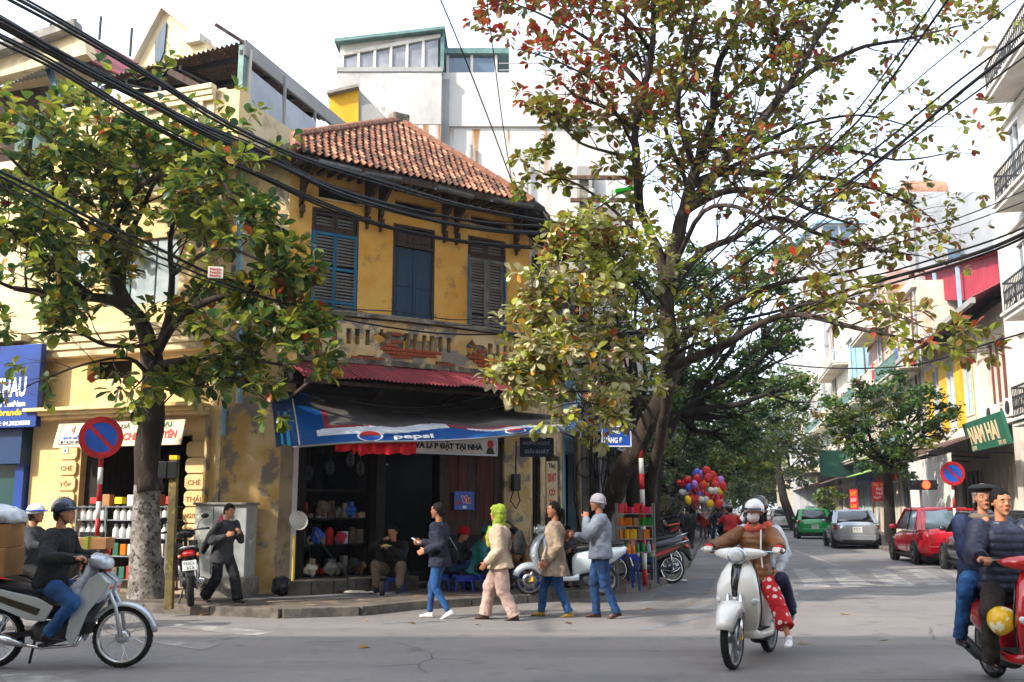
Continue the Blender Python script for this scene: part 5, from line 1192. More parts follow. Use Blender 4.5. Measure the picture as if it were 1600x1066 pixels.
crown_tree('street_tree','bushy dark green tree on the right pavement above the silver car',[at(1392,845,36),at(1388,760,35),at(1385,720,35)],
  [BL(1350,640,34,1.35),BL(1400,620,34,1.3),BL(1440,640,33,1.15),BL(1380,680,34,1.4),BL(1320,670,34.5,1.0),BL(1430,690,33.5,1.0),BL(1460,665,33,.7),BL(1350,710,34,.9),BL(1400,730,34,.8),BL(1300,640,35,.75),BL(1475,640,33,.5)],PD+[('leaf_brown',.4)],25,950,(.12,.2),tr=.22)
crown_tree('street_tree','pale sunlit bush like tree between the green taxi and the shops',[at(1292,830,55),at(1292,800,55),at(1292,790,55)],[BL(1292,780,55,1.0),BL(1286,800,55,.8),BL(1300,795,55,.8)],PG,26,500,(.15,.25),tr=.1)
for i,(x,y,Y,r) in enumerate([(1130,745,120,6),(1165,725,125,7),(1100,740,115,6),(1190,750,130,5)]):
    crown_tree('street_tree',['distant hazy tree closing the street, just right of the balloons','distant hazy tree closing the street, above the masked rider','distant hazy tree closing the street, left of the balloons','distant hazy tree closing the street, above the white car'][i],[at(x,800,Y),at(x,770,Y),at(x,760,Y)],[BL(x,y,Y,r),BL(x+15,y+18,Y,r*.7),BL(x-15,y+15,Y,r*.7)],PG,30+i,60,(.4,.7),tr=.4)
# ================================================================ people
mat('skin','#b98263','#a87052',sc=6,rough=.6,spec=.3,bump=.05); mat('skin_old','#a8745a','#94614a',sc=9,rough=.65,bump=.1)
mat('hair_black','#0e0b09','#070606',sc=20,rough=.7,spec=.2,bump=.5,bsc=120,stretch=(1,1,.2)); mat('hair_grey','#8b8985','#55524f',sc=25,rough=.6,bump=.4,bsc=120)
mat('eye_white','#d8d2ca',rough=.3); mat('eye_dark','#120d0a',rough=.2); mat('lip','#8d4a43',rough=.5)
mat('navy_blazer','#1e2236','#171a2b',sc=4,rough=.85,bump=.3,bsc=60); mat('beige_jacket','#b9a58e','#a8947d',sc=3,rough=.9,bump=.4,bsc=90)
mat('pink_trousers','#b59a90','#a58a80',sc=3,rough=.85,bump=.15); mat('trench','#9d8a78','#857262',sc=5,rough=.8,bump=.3,bsc=40); mat('grey_knit','#7f8896','#6f7886',sc=6,rough=.95,bump=.6,bsc=130)
mat('jeans','#1e4f86','#153a68',sc=5,lo=.4,hi=.62,rough=.85,bump=.25,bsc=120,c3='#4a80b5',sc3=3.5,lo3=.56,hi3=.72); mat('jeans_dark','#173d6c','#10294c',sc=5,rough=.85,bump=.25,bsc=120,c3='#2c5f97',sc3=4,lo3=.58,hi3=.72)
mat('black_cloth','#15161a','#0e0f12',sc=5,rough=.85,bump=.2,bsc=60); mat('grey_cloth','#3a3a3e','#2b2b2f',sc=5,rough=.85,bump=.2); mat('khaki','#6d5f50','#5b4e41',sc=4,rough=.85,bump=.15)
mat('teal_jacket','#12777c','#0d5d63',sc=4,rough=.6,bump=.2); mat('navy_puffer','#262c42','#1b2033',sc=5,rough=.45,bump=.25,bsc=20); mat('brown_puffer','#7b4f27','#5f3a1c',sc=4,rough=.4,bump=.3,bsc=18)
mat('brown_trousers','#2b241d','#201a15',sc=4,rough=.85); mat('royal_jacket','#16264f','#101c3d',sc=4,rough=.7,bump=.2); mat('track_navy','#111b3a',rough=.7); mat('orange_cloth','#d9501b','#c24313',sc=4,rough=.7)
mat('red_jacket','#b3161c','#8f1116',sc=4,rough=.7); mat('green_scarf','#8a9c2c','#6f8020',sc=6,rough=.85,bump=.3); mat('coral_scarf','#c0574b','#a9473d',sc=6,rough=.9,bump=.4); mat('beanie','#a39ea6','#8b8790',sc=12,rough=.95,bump=.5,bsc=120)
mat('white_shoe','#dcdcdc',rough=.6); mat('brown_shoe','#3d241a',rough=.45); mat('black_shoe','#131214',rough=.35); mat('gold_shoe','#b79a50','#8d7433',sc=9,rough=.35,metal=.3)
mat('helmet_white','#e4e4e4',rough=.15,coat=.6); mat('helmet_navy','#1a2c3f',rough=.18,coat=.5); mat('helmet_black','#101113',rough=.15,coat=.6); mat('helmet_yellow','#dcae12','#e9e2c2',sc=7,lo=.55,hi=.58,rough=.2); mat('visor','#2b2f36',rough=.08,spec=.8)
mat('mask_cloth','#d8cfd2','#b79aa8',sc=26,lo=.55,hi=.6,rough=.9); mat('glove_white','#d9d4cc',rough=.9); mat('glove_red','#b3131f',rough=.8)
def dots(name,c,c2,sc=13,r=.33):
    m=mat(name,c,rough=.8); n=m.node_tree.nodes; l=m.node_tree.links; v=n.new('ShaderNodeTexVoronoi'); v.inputs['Scale'].default_value=sc; v.inputs['Randomness'].default_value=.25
    tc=n.new('ShaderNodeTexCoord'); l.new(tc.outputs['Object'],v.inputs['Vector']); mr=n.new('ShaderNodeMath'); mr.operation='LESS_THAN'; mr.inputs[1].default_value=r; l.new(v.outputs['Distance'],mr.inputs[0])
    mi=n.new('ShaderNodeMixRGB'); l.new(mr.outputs[0],mi.inputs[0]); mi.inputs[1].default_value=(*C3(c),1); mi.inputs[2].default_value=(*C3(c2),1); l.new(mi.outputs[0],n['Principled BSDF'].inputs['Base Color'])
dots('polka','#b8141c','#e2c9c4')
def remesh(mb,vox,smooth=2,wr=0.,wsc=9.,wst=(1,1,.45),seed=0,puff=None):
    me=bpy.data.meshes.new('shape'); me.from_pydata(mb.v,[],mb.f)
    bm=bmesh.new(); bm.from_mesh(me); bmesh.ops.recalc_face_normals(bm,faces=bm.faces); bm.to_mesh(me); bm.free()
    o=bpy.data.objects.new('shape',me); COL.objects.link(o)
    m=o.modifiers.new('r','REMESH'); m.mode='VOXEL'; m.voxel_size=vox
    s=o.modifiers.new('s','SMOOTH'); s.factor=.5; s.iterations=smooth
    dg=bpy.context.evaluated_depsgraph_get(); out=bpy.data.meshes.new_from_object(o.evaluated_get(dg)); bpy.data.objects.remove(o)
    if wr:
        n=len(out.vertices); co=np.empty(n*3,'f'); out.vertices.foreach_get('co',co); co=co.reshape(-1,3); no=np.empty(n*3,'f'); out.vertices.foreach_get('normal',no); no=no.reshape(-1,3)
        off=Vector((seed*3.1,seed*1.7,0)); st=Vector(wst)
        d=np.array([noise.noise(Vector((c[0]*st.x,c[1]*st.y,c[2]*st.z))*wsc+off)+.5*noise.noise(Vector((c[0],c[1],c[2]))*wsc*2.3+off) for c in co])
        co=co+no*(d*wr)[:,None]; out.vertices.foreach_set('co',co.ravel())
    out.shade_smooth(); return out
def put(me,name,m,parent):
    me.name=name; me.materials.clear()
    for a in (m if isinstance(m,(list,tuple)) else [m]): me.materials.append(X(a))
    o=bpy.data.objects.new(name,me); COL.objects.link(o); o.parent=parent; return o
def ik(a,t,l1,l2,hint):
    a=Vector(a);t=Vector(t);d=t-a; L=d.length
    if L>(l1+l2)*.995: t=a+d*((l1+l2)*.995/L); d=t-a; L=d.length
    x=d/L; k=(l1*l1-l2*l2+L*L)/(2*L); h=math.sqrt(max(0,l1*l1-k*k)); hv=Vector(hint); hv=hv-x*hv.dot(x)
    if hv.length<1e-5: hv=x.orthogonal()
    return a+x*k+hv.normalized()*h,t
def cap(mb,a,b_,r0,r1,n=12,k=5):
    a=Vector(a);b_=Vector(b_); mb.tube([a.lerp(b_,i/k) for i in range(k+1)],[r0+(r1-r0)*i/k for i in range(k+1)],n); mb.ell(a,r0*1.0,n,8); mb.ell(b_,r1*1.0,n,8)
def ringloft(mb,secs,n=20):
    """secs: (centre, lateral axis, front axis, half width, half depth, squareness)"""
    rings=[]
    for c,ax,fx,wv,dv,*e in secs:
        p=e[0] if e else 2.2; ring=[]
        for j in range(n):
            t=2*math.pi*j/n; cx,sx=math.cos(t),math.sin(t); ring.append(Vector(c)+ax*(wv*math.copysign(abs(cx)**(2/p),cx))+fx*(dv*math.copysign(abs(sx)**(2/p),sx)))
        rings.append(ring)
    mb.loft(rings)
def hand(mb,wrist,d,palm,side,curl=.5,s=1.,thumb=.6):
    """d: direction of the hand; palm: normal pointing out of the palm; side: direction to the thumb"""
    d=Vector(d).normalized(); palm=Vector(palm); palm=(palm-d*palm.dot(d)).normalized(); sd=d.cross(palm).normalized()
    if sd.dot(Vector(side))<0: sd=-sd
    w_=Vector(wrist); L=.095*s
    ringloft(mb,[(w_+d*t*L,sd,palm,a*s,b_*s,2.6) for t,a,b_ in ((-.15,.026,.02),(.15,.03,.019),(.6,.04,.016),(.95,.041,.013),(1.05,.036,.01))],14)
    for i,(o,l) in enumerate(((.031,.072),(.0105,.08),(-.0105,.075),(-.031,.058))):
        p=w_+d*L*.95+sd*o*s; q=d; c=curl*(1+.12*i)
        for seg,f in ((0,.45),(1,.32),(2,.25)):
            a=c*(.7 if seg==0 else .9); q2=(q*math.cos(a)+palm*math.sin(a)).normalized(); 
            n_=(p+q2*l*s*f); cap(mb,p,n_,.0088*s*(1-.08*seg),.0088*s*(1-.08*(seg+1)),8,2)
            # rotate the palm direction along with the finger
            palm_l=(palm*math.cos(a)-q*math.sin(a)).normalized(); p=n_; q=q2
            if seg==0: pal0=palm
            palm=palm_l
        palm=pal0
    p=w_+d*L*.3+sd*.03*s; q=(d*.7+sd*.75+palm*thumb*.4).normalized(); n_=p+q*.04*s; cap(mb,p,n_,.0125*s,.0105*s,8,2); q=(d*.95+sd*.15+palm*thumb).normalized(); cap(mb,n_,n_+q*.032*s,.0102*s,.0085*s,8,2)
def person(label,loc,rz,H=1.65,sex='m',pel=(0,0,None),lean=.03,side=0.,twist=0.,hyaw=0.,hpitch=0.,hroll=0.,feet=(((.1,.09,.0),(1,.1,0)),((-.1,-.09,.0),(1,-.1,0))),toes=(0.,0.),lift=(0,0),
           hands=(((.1,.25,.8),(-1,.3,0)),((.1,-.25,.8),(-1,-.3,0))),grip=(.5,.5),palms=None,top='navy_blazer',topk='jacket',hem=-.08,flare=1.,bot='jeans',botk='jeans',cuff=.06,shoe='black_shoe',hair='short',hairm='hair_black',hat=None,skin='skin',
           vox=.011,face=True,thick=1.,group=None,glove=None,collar=True,extra=None,sleeve=1.,name='person'):
    root=thing(name,label,'person',loc,rz,group); f=H/1.7*1.0; sh=.112 if sex=='m' else .100
    th,sn,an=.245*H,.232*H,.045*H
    z=pel[2]
    if z is None:
        z=min(math.sqrt(max(.01,((th+sn)*.992)**2-(ft[0][0]-pel[0])**2-(abs(ft[0][1]-pel[1])-.052*H)**2))+an+ft[0][2] for ft in feet)
    P=Vector((pel[0],pel[1],z))
    sp=Vector((math.sin(lean),math.sin(side),math.cos(lean)*math.cos(side))).normalized(); fw=Vector((math.cos(lean),0,-math.sin(lean))).normalized(); lf=sp.cross(fw).normalized()
    fwt=(fw*math.cos(twist)+lf*math.sin(twist)).normalized(); lft=sp.cross(fwt).normalized()
    NB=P+sp*.30*H; CH=P+sp*.2*H
    # head frame
    hs=(sp+Vector((.25,0,.8))).normalized() if lean>.15 else sp
    hf=Vector((math.cos(hyaw+twist)*math.cos(hpitch),math.sin(hyaw+twist)*math.cos(hpitch),-math.sin(hpitch))).normalized(); hl=Vector((0,0,1)).cross(hf).normalized(); hu=hf.cross(hl).normalized()
    hu=(hu+hl*math.sin(hroll)).normalized(); hl=hu.cross(hf).normalized()
    HC=NB+hs*.062*H+hu*.052*H+hf*.012*H; hr=.066*H/1.0
    Mh=Matrix((hf,hl,hu)).transposed()
    hips=[P+lf*.052*H-sp*.0,P-lf*.052*H]; shs=[P+sp*.268*H+lft*sh*H,P+sp*.268*H-lft*sh*H]
    knees=[];anks=[];elb=[];wri=[]
    for i in range(2):
        ft,hint=feet[i]; a=Vector((ft[0],ft[1],ft[2]+an)); k_,a=ik(hips[i],a,th,sn,hint); knees.append(k_);anks.append(a)
        hp,hint=hands[i]; e,w_=ik(shs[i],hp,.165*H,.15*H,hint); elb.append(e); wri.append(w_)
    # ---- body: one continuous skin
    b=MB()
    fs=Vector((1,1,1))*f
    b.ell(HC+hu*.018*f,(.092*f,.076*f,.098*f),18,12,Mh); 
    ringloft(b,[(HC+hf*.018*f-hu*(.02+.0*f)*f,hl,hf,.066*f,.07*f),(HC+hf*.026*f-hu*.06*f,hl,hf,.056*f,.062*f),(HC+hf*.034*f-hu*.095*f,hl,hf,.037*f,.045*f),(HC+hf*.04*f-hu*.112*f,hl,hf,.02*f,.024*f)],14)
    b.loft([[HC+hf*(.09+x)*f+hl*y*f+hu*zz*f for x,y in ((-.03,-.012*w0-.004),(.0+dx,-.008*w0),(.004+dx,0),(0+dx,.008*w0),(-.03,.012*w0+.004))] for zz,dx,w0 in ((.022,-.006,.7),(.0,.006,.9),(-.016,.018,1.5),(-.026,.006,1.7),(-.03,-.01,1.2))])
    for s_ in (-1,1):
        b.ell(HC+hl*s_*.077*f-hu*.012*f-hf*.004*f,(.017*f,.008*f,.03*f),8,6,Mh); b.ell(HC+hf*.078*f+hl*s_*.03*f+hu*.026*f,(.012*f,.022*f,.008*f),8,6,Mh); b.ell(HC+hf*.06*f+hl*s_*.038*f-hu*.028*f,(.022*f,.022*f,.022*f),8,6,Mh)
    b.ell(HC+hf*.088*f-hu*.055*f,(.01*f,.022*f,.008*f),8,6,Mh); b.ell(HC+hf*.075*f-hu*.1*f,(.016*f,.02*f,.014*f),8,6,Mh)
    cap(b,NB-sp*.03*H,HC-hu*.05*f-hf*.02*f,.05*f,.048*f)
    wd=1. if sex=='m' else .92
    def tsec(t,w0,d0,tw=0.): 
        ax=(lf*(1-tw)+lft*tw).normalized(); fx=(fw*(1-tw)+fwt*tw).normalized(); return (P+sp*t*H,ax,fx,w0*H*wd,d0*H)
    ringloft(b,[tsec(-.05,.075,.055),tsec(0,.09,.062),tsec(.09,.072,.052),tsec(.18,.085,.06,1),tsec(.25,.09,.055,1),tsec(.285,.06,.042,1),tsec(.305,.03,.03,1)])
    for i in range(2):
        s_=1 if i==0 else -1
        cap(b,shs[i],elb[i],.032*H*thick,.024*H*thick); cap(b,elb[i],wri[i],.024*H*thick,.0155*H)
        d=(wri[i]-elb[i]).normalized(); pl=palms[i] if palms else (-lft*s_*1.0); 
        hd=d; 
        if isinstance(pl,tuple) and len(pl)==2: hd=Vector(pl[0]); pl=Vector(pl[1])
        hand(b,wri[i]+d*.005,hd,pl,Vector((0,0,1)) if abs(d.z)<.8 else fwt,grip[i],f*1.02)
        lr=.62 if bot else 1.; cap(b,hips[i],knees[i],.046*H*lr,.033*H*lr); cap(b,knees[i],anks[i],(.03 if bot else .034)*H*(.75 if bot else 1),.017*H); 
        ty=toes[i]; td=Vector((math.cos(ty)*math.cos(lift[i]),math.sin(ty),math.sin(lift[i]))).normalized(); fq=.6 if (shoe and shoe!='sandal') else 1.; cap(b,anks[i]-Vector((0,0,an*.4)),anks[i]+td*.055*H-Vector((0,0,an*.5)),.022*H*fq,.015*H*fq)
    body=put(remesh(b,vox*.85,1),'body',skin,root)
    if face:
        for s_ in (-1,1):
            e=HC+hf*.083*f+hl*s_*.031*f+hu*.006*f; MB().ell(e-hf*.001,(.004*f,.0115*f,.0042*f),8,6,Mh).build('eye','eye_white',root,smooth=True); MB().ell(e+hf*.0022*f,(.0028*f,.0062*f,.0046*f),8,6,Mh).build('iris','eye_dark',root,smooth=True)
            MB().ell(e+hu*.021*f+hf*.002,(.006*f,.021*f,.0045*f),8,6,Mh).build('eyebrow',hairm,root,smooth=True)
        MB().ell(HC+hf*.096*f-hu*.055*f,(.006*f,.021*f,.006*f),10,6,Mh).build('lips','lip',root,smooth=True)
    # ---- shoes
    for i in range(2):
        if shoe is None: continue
        q=MB(); ty=toes[i]; td=Vector((math.cos(ty)*math.cos(lift[i]),math.sin(ty)*math.cos(lift[i]),math.sin(lift[i]))).normalized(); sd=Vector((-math.sin(ty),math.cos(ty),0)); up=td.cross(sd); up=up if up.z>0 else -up
        a=anks[i]-up*an*.5; sc=f*.84
        ringloft(q,[(a+td*x*sc-up*(.012)*sc+up*hh*sc*.5-up*.012*sc,sd,up,w0*sc,(hh*.5+.02)*sc,2.6) for x,w0,hh in ((-.075,.02,.02),(-.06,.036,.05),(0,.04,.055),(.06,.043,.035),(.12,.048,.015),(.165,.04,.003),(.19,.02,-.005))],14)
        if shoe!='sandal': cap(q,a,anks[i]+up*.01,.042*sc,.038*sc)
        put(remesh(q,vox*.8,1),'shoe',shoe,root)
    # ---- trousers
    if bot:
        q=MB(); kk={'jeans':(.056,.041,.034,.036),'slim':(.055,.038,.029,.026),'wide':(.058,.052,.052,.056),'loose':(.056,.046,.04,.04)}[botk]
        ringloft(q,[tsec(-.055,.088,.07),tsec(-.01,.102,.076),tsec(.05,.094,.068),tsec(.085,.085,.062)])
        for i in range(2):
            s_=1 if i==0 else -1
            cap(q,hips[i]-sp*.01,knees[i],kk[0]*H*thick,kk[1]*H*thick); e=anks[i].lerp(knees[i],(cuff-.045)/sn)
            m_=knees[i].lerp(e,.55); q.tube([knees[i],m_,e],[kk[1]*H,kk[2]*H*1.02,kk[3]*H],14); q.ell(knees[i],kk[1]*H,12,8)
        put(remesh(q,vox,2,.010 if botk!='slim' else .006,14,(1,1,1),seed=len(label)),'trousers',bot,root)
    # ---- top
    if top:
        q=MB(); pf=topk=='puffer'; t0=1.13*thick; g=.004
        hz=hem
        S=[(hz,.100*flare,.078*flare,0),(hz*.5,.105+.2*(flare-1)*.1,.08,0),(.03,.098,.072,0),(.09,.09 if sex=='m' else .078,.066 if sex=='m' else .058,.3),(.16,.098 if sex=='m' else .086,.072 if sex=='m' else .068,.8),(.21,.106 if sex=='m' else .092,.074,1),(.25,.108 if sex=='m' else .094,.068,1),(.278,.084,.056,1),(.3,.045,.042,1)]
        if pf:
            S2=[]
            for j in range(34):
                t=hz+(.3-hz)*j/33; k_=max(m for m in range(len(S)) if S[m][0]<=t+1e-9); k_=min(k_,len(S)-2); u_=(t-S[k_][0])/(S[k_+1][0]-S[k_][0]); v=[S[k_][m]*(1-u_)+S[k_+1][m]*u_ for m in range(4)]
                bl=.0048*abs(math.sin((t-hz)/.040*math.pi))-.001; S2.append((t,v[1]+bl,v[2]+bl,v[3]))
            S=S2
        ringloft(q,[tsec(t,w0*t0,d0*t0,tw) for t,w0,d0,tw in S],24)
        for i in range(2):
            r0,r1,r2=.043*H*t0*sleeve,.034*H*t0*sleeve,.026*H*t0*sleeve
            if pf:
                for (a,c,ra,rb) in ((shs[i],elb[i],r0*1.12,r1*1.15),(elb[i],elb[i].lerp(wri[i],.96),r1*1.15,r2*1.2)):
                    N=14; q.tube([a.lerp(c,j/N) for j in range(N+1)],[(ra+(rb-ra)*j/N)+.0065*abs(math.sin(j*math.pi/2.6)) for j in range(N+1)],14)
                q.ell(elb[i],r1*1.2,12,8); q.ell(shs[i],r0*1.15,12,8)
            else:
                cap(q,shs[i],elb[i],r0,r1); cap(q,elb[i],elb[i].lerp(wri[i],.94),r1,r2)
        if topk=='coat':     # flared skirt of a coat
            z0=hz; ringloft(q,[tsec(.05,.09,.066),(P-Vector((0,0,.02*H)),lf,fw,.115*H,.09*H),(P+Vector((0,0,z0*H*.6)),lf,fw,.135*H*flare,.108*H*flare),(P+Vector((0,0,z0*H)),lf,fw,.15*H*flare,.12*H*flare)],24)
        if collar: q.tube([NB+sp*.004*H-fw*.004*H+(lft*math.cos(t)*.044+fwt*math.sin(t)*.04)*H for t in [k*.5236 for k in range(12)]],.014*H,8,closed=True)
        me=remesh(q,vox,1 if pf else 2,.006 if pf else .014,11,(1,1,.8),seed=len(label)+3)
        put(me,{'puffer':'puffer_jacket','coat':'coat','jacket':'jacket','shirt':'shirt'}[topk],top,root)
        for i in range(2):
            if glove: put(remesh(_glove(wri[i],elb[i],palms[i] if palms else -lft*(1 if i==0 else -1),grip[i],f),vox*.75,1),'glove',glove,root)
    # ---- hair
    if hair:
        q=MB(); q.ell(HC+hu*.024*f-hf*.014*f,(.104*f,.09*f,.106*f),18,12,Mh); q.ell(HC-hu*.03*f-hf*.045*f,(.066*f,.08*f,.08*f),14,10,Mh); me=remesh(q,vox,1,.005,14,(1,1,.3))
        # trim to the hair line
        bm=bmesh.new(); bm.from_mesh(me); dl=[]
        for v in bm.verts:
            r=v.co-HC; x=r.dot(hf)/f; zz=r.dot(hu)/f; lim=(.062 if x>.055 else (.02 if x>.02 else (-.035 if hair!='short' else -.012))) if x>-.012 else (-.05 if x>-.04 else -.095)
            if zz<lim-(.02 if hair=='long' else 0): dl.append(v)
        bmesh.ops.delete(bm,geom=dl,context='VERTS'); bm.to_mesh(me); bm.free(); me.shade_smooth(); ho=put(me,'hair',hairm,root)
        if hair=='pony':
            q=MB(); a=HC-hf*.1*f+hu*.03*f; q.tube([a,a-hf*.03*f-hu*.04*f,a-hf*.035*f-hu*.16*f,a-hf*.02*f-hu*.27*f+hl*.01,a-hf*.03*f-hu*.36*f],[.028*f,.05*f,.052*f,.042*f,.012*f],12); put(remesh(q,vox,1,.006,18,(1,1,.2)),'ponytail',hairm,root)
        if hair=='bun':
            q=MB().ell(HC-hf*.1*f-hu*.02*f,(.045*f,.045*f,.05*f),12,8,Mh); q.build('hair_bun',hairm,root,smooth=2)
        if hair=='long':
            q=MB(); ringloft(q,[(HC-hf*.03*f+hu*.04*f,hl,hf,.085*f,.075*f),(HC-hf*.045*f-hu*.06*f,hl,hf,.088*f,.06*f),(HC-hf*.06*f-hu*.17*f,hl,hf,.08*f,.045*f),(HC-hf*.065*f-hu*.24*f,hl,hf,.05*f,.03*f)]); put(remesh(q,vox,1,.006,14,(1,1,.3)),'long_hair',hairm,root)
    root['_h']=0; del root['_h']
    return dict(root=root,HC=HC,hf=hf,hl=hl,hu=hu,f=f,Mh=Mh,NB=NB,sp=sp,fw=fwt,lf=lft,P=P,wri=wri,elb=elb,anks=anks,knees=knees,shs=shs,H=H,vox=vox)
def _glove(w_,e,pl,curl,f):
    q=MB(); d=(w_-e).normalized(); hd=d
    if isinstance(pl,tuple) and len(pl)==2: hd=Vector(pl[0]); pl=Vector(pl[1])
    hand(q,w_+d*.005,hd,pl,Vector((0,0,1)),curl,f*1.16); cap(q,w_-d*.05,w_,.036,.034); return q
def dome(p,name,m,rx=.118,ry=.1,rz=.115,cut=.0,dz=.03,dx=-.008,thick=.0,tilt=0.):
    """a hat or helmet shell on the head p"""
    f=p['f']; q=MB(); hf,hl,hu=p['hf'],p['hl'],p['hu']; c=p['HC']+hu*dz*f+hf*dx*f; rings=[]; N=20
    for i in range(9):
        t=(math.pi/2)*(i/8); r=math.cos(t); z=math.sin(t)
        rings.append([c+hf*(rx*r*math.cos(a))*f+hl*(ry*r*math.sin(a))*f+hu*(rz*z)*f+hf*0 for a in [2*math.pi*j/N for j in range(N)]])
    low=[[c+hf*(rx*1.0*math.cos(a))*f+hl*(ry*math.sin(a))*f-hu*(cut*(1-.55*max(0,math.cos(a))))*f for a in [2*math.pi*j/N for j in range(N)]]]
    inner=[[c+hf*(rx*.9*math.cos(a))*f+hl*(ry*.9*math.sin(a))*f-hu*(cut*(1-.55*max(0,math.cos(a)))-.002)*f for a in [2*math.pi*j/N for j in range(N)]]]
    q.loft(inner+low+rings); return q.build(name,m,p['root'],smooth=2)
def peak(p,m,L=.06,w_=.08,dz=.03,rx=.11,name='peak'):
    f=p['f']; q=MB(); hf,hl,hu=p['hf'],p['hl'],p['hu']; c=p['HC']+hu*dz*f; r0=[];r1=[]
    for i in range(9):
        a=-1.15+2.3*i/8; r0.append(c+hf*rx*math.cos(a)*f+hl*.1*math.sin(a)*f); r1.append(c+hf*(rx+L*max(0,math.cos(a*1.2)))*math.cos(a)*f+hl*.105*math.sin(a)*f-hu*.012*f)
    up=hu*.006; q.loft([[v+up for v in r0],[v+up for v in r1],[v-up for v in r1],[v-up for v in r0]],closed=False,cap=False); q.build(name,m,p['root'],smooth=2)
def helmet(p,m,m2=None,strap=True):
    h=dome(p,'helmet',m,.122,.108,.108,.045,.045,-.014); peak(p,m2 or m,.05,dz=.05,rx=.112,name='helmet_peak')
    f=p['f']
    if strap:
        for s_ in (-1,1): MB().tube([p['HC']+p['hl']*s_*.1*f-p['hu']*.02*f,p['HC']+p['hl']*s_*.078*f-p['hu']*.08*f+p['hf']*.02*f,p['HC']-p['hu']*.122*f+p['hf']*.03*f],.006,5).build('helmet_strap','black_plastic',h)
    return h
def local(p,v): return p['root'].matrix_world@v
# ================================================================ the four walkers
def G(px,py,z=0): return atz(px,py,z)
PI=math.pi
# 1 navy blazer, heading left and a little away
pp_=G(684,966); w1=person('woman in navy blazer and skinny jeans walking with a phone and shoulder bag',pp_,PI-.25,1.60,'f',pel=(-.02,0,None),lean=.04,feet=(((-.17,.06,.03),(1,0,0)),((.14,-.06,0),(1,0,.0))),toes=(.1,-.05),lift=(-.45,0),
  hands=(((.12,.2,.93),(-1,.2,0)),((.30,-.16,1.02),(-.4,-.5,-.6))),grip=(.4,.9),top='navy_blazer',topk='jacket',hem=-.07,flare=1.04,thick=1.1,bot='jeans',botk='slim',cuff=.05,shoe='white_shoe',hair='bun',vox=.010)
p=w1; MB().tube([p['HC']-p['hf']*.075-p['hu']*.03+p['hl']*.025*math.cos(t)+p['hu']*.025*math.sin(t) for t in [k*.63 for k in range(10)]],.011,6,closed=True).build('hair_band','red_cloth',p['root'],smooth=True)
q=MB().cbox((0,0,0),(.012,.07,.14)); o=q.build('phone','helmet_white',None,bev=.004); o.location=p['root'].location+Matrix.Rotation(PI-.25,3,'Z')@(p['wri'][1]+Vector((.09,.01,.03))); o.rotation_euler=(0,1.0,PI-.25); tag(o,'white phone held by the woman in the navy blazer','phone')
q=MB(); c=Vector((-.13,-.22,.86)); ringloft(q,[(c+Vector((0,0,z)),Vector((1,0,0)),Vector((0,1,0)),a,b_,2.6) for z,a,b_ in ((-.09,.07,.03),(-.07,.10,.045),(.0,.1,.045),(.07,.08,.03),(.085,.06,.015))],16)
bg_=thing('shoulder_bag','small black shoulder bag with silver chain on the woman in navy','bag',p['root'].location,PI-.25); put(remesh(q,.009,1,.004,14),'bag','black_cloth',bg_)
MB().tube([c+Vector((.08,0,.05)),p['shs'][1]+Vector((.02,-.0,.055)),c+Vector((-.08,.0,.05))],.009,6).build('strap','steel',bg_,smooth=True)
MB().tube([c+Vector((0,-.05,.05)),c+Vector((0,-.055,0))],.012,6).build('clasp','steel',bg_)
# 2 green headscarf
pp_=G(782,969); w2=person('stout person in green headscarf, beige jacket and pale wide trousers walking left',pp_,PI-.1,1.58,'f',pel=(0,0,None),lean=.05,feet=(((-.20,.07,0),(1,0,0)),((.22,-.07,0),(1,0,0))),toes=(.2,-.1),lift=(-.1,0),
  hands=(((.16,.22,.78),(-1,.2,0)),((.10,-.27,.79),(-1,-.2,0))),grip=(.6,.7),top='beige_jacket',topk='jacket',hem=-.06,flare=1.12,thick=1.22,bot='pink_trousers',botk='wide',cuff=.03,shoe='brown_shoe',hair=None,vox=.011)
p=w2; q=MB(); q.ell(p['HC']+p['hu']*.016-p['hf']*.012,(.11,.098,.118),18,12,p['Mh']); ringloft(q,[(p['HC']-p['hf']*.03-p['hu']*.03,p['hl'],p['hf'],.092,.09),(p['HC']-p['hf']*.02-p['hu']*.13,p['hl'],p['hf'],.088,.09),(p['NB']+p['sp']*.01,p['lf'],p['fw'],.10,.09),(p['NB']-p['sp']*.05,p['lf'],p['fw'],.07,.07)])
q.tube([p['NB']+p['fw']*.10+p['lf']*.02,p['NB']+p['fw']*.15-p['sp']*.14+p['lf']*.03,p['NB']+p['fw']*.14-p['sp']*.28+p['lf']*.04],[.05,.045,.03],10)
me=remesh(q,.011,1,.018,10,(1,1,.6)); bm=bmesh.new(); bm.from_mesh(me)
bmesh.ops.delete(bm,geom=[v for v in bm.verts if (v.co-p['HC']).dot(p['hf'])>.045 and abs((v.co-p['HC']).dot(p['hl']))<.055 and -.1<(v.co-p['HC']).dot(p['hu'])<.05],context='VERTS'); bm.to_mesh(me); bm.free(); me.shade_smooth(); put(me,'headscarf','green_scarf',p['root'])
bp=thing('shoulder_bag','large black slouchy bag slung behind the person with the green headscarf','bag',p['root'].location,PI-.1)
q=MB(); ringloft(q,[(Vector((-.26,.02,z)),Vector((0,1,0)),Vector((1,0,0)),a,b_,2.4) for z,a,b_ in ((.87,.09,.06),(.9,.14,.09),(1.02,.15,.10),(1.13,.12,.07),(1.2,.06,.03))],18); put(remesh(q,.011,1,.016,9),'bag','black_cloth',bp)
MB().tube([(-.24,-.08,1.15),(-.12,-.14,1.3),(-.02,-.15,1.34)],.014,6).build('strap','black_cloth',bp)
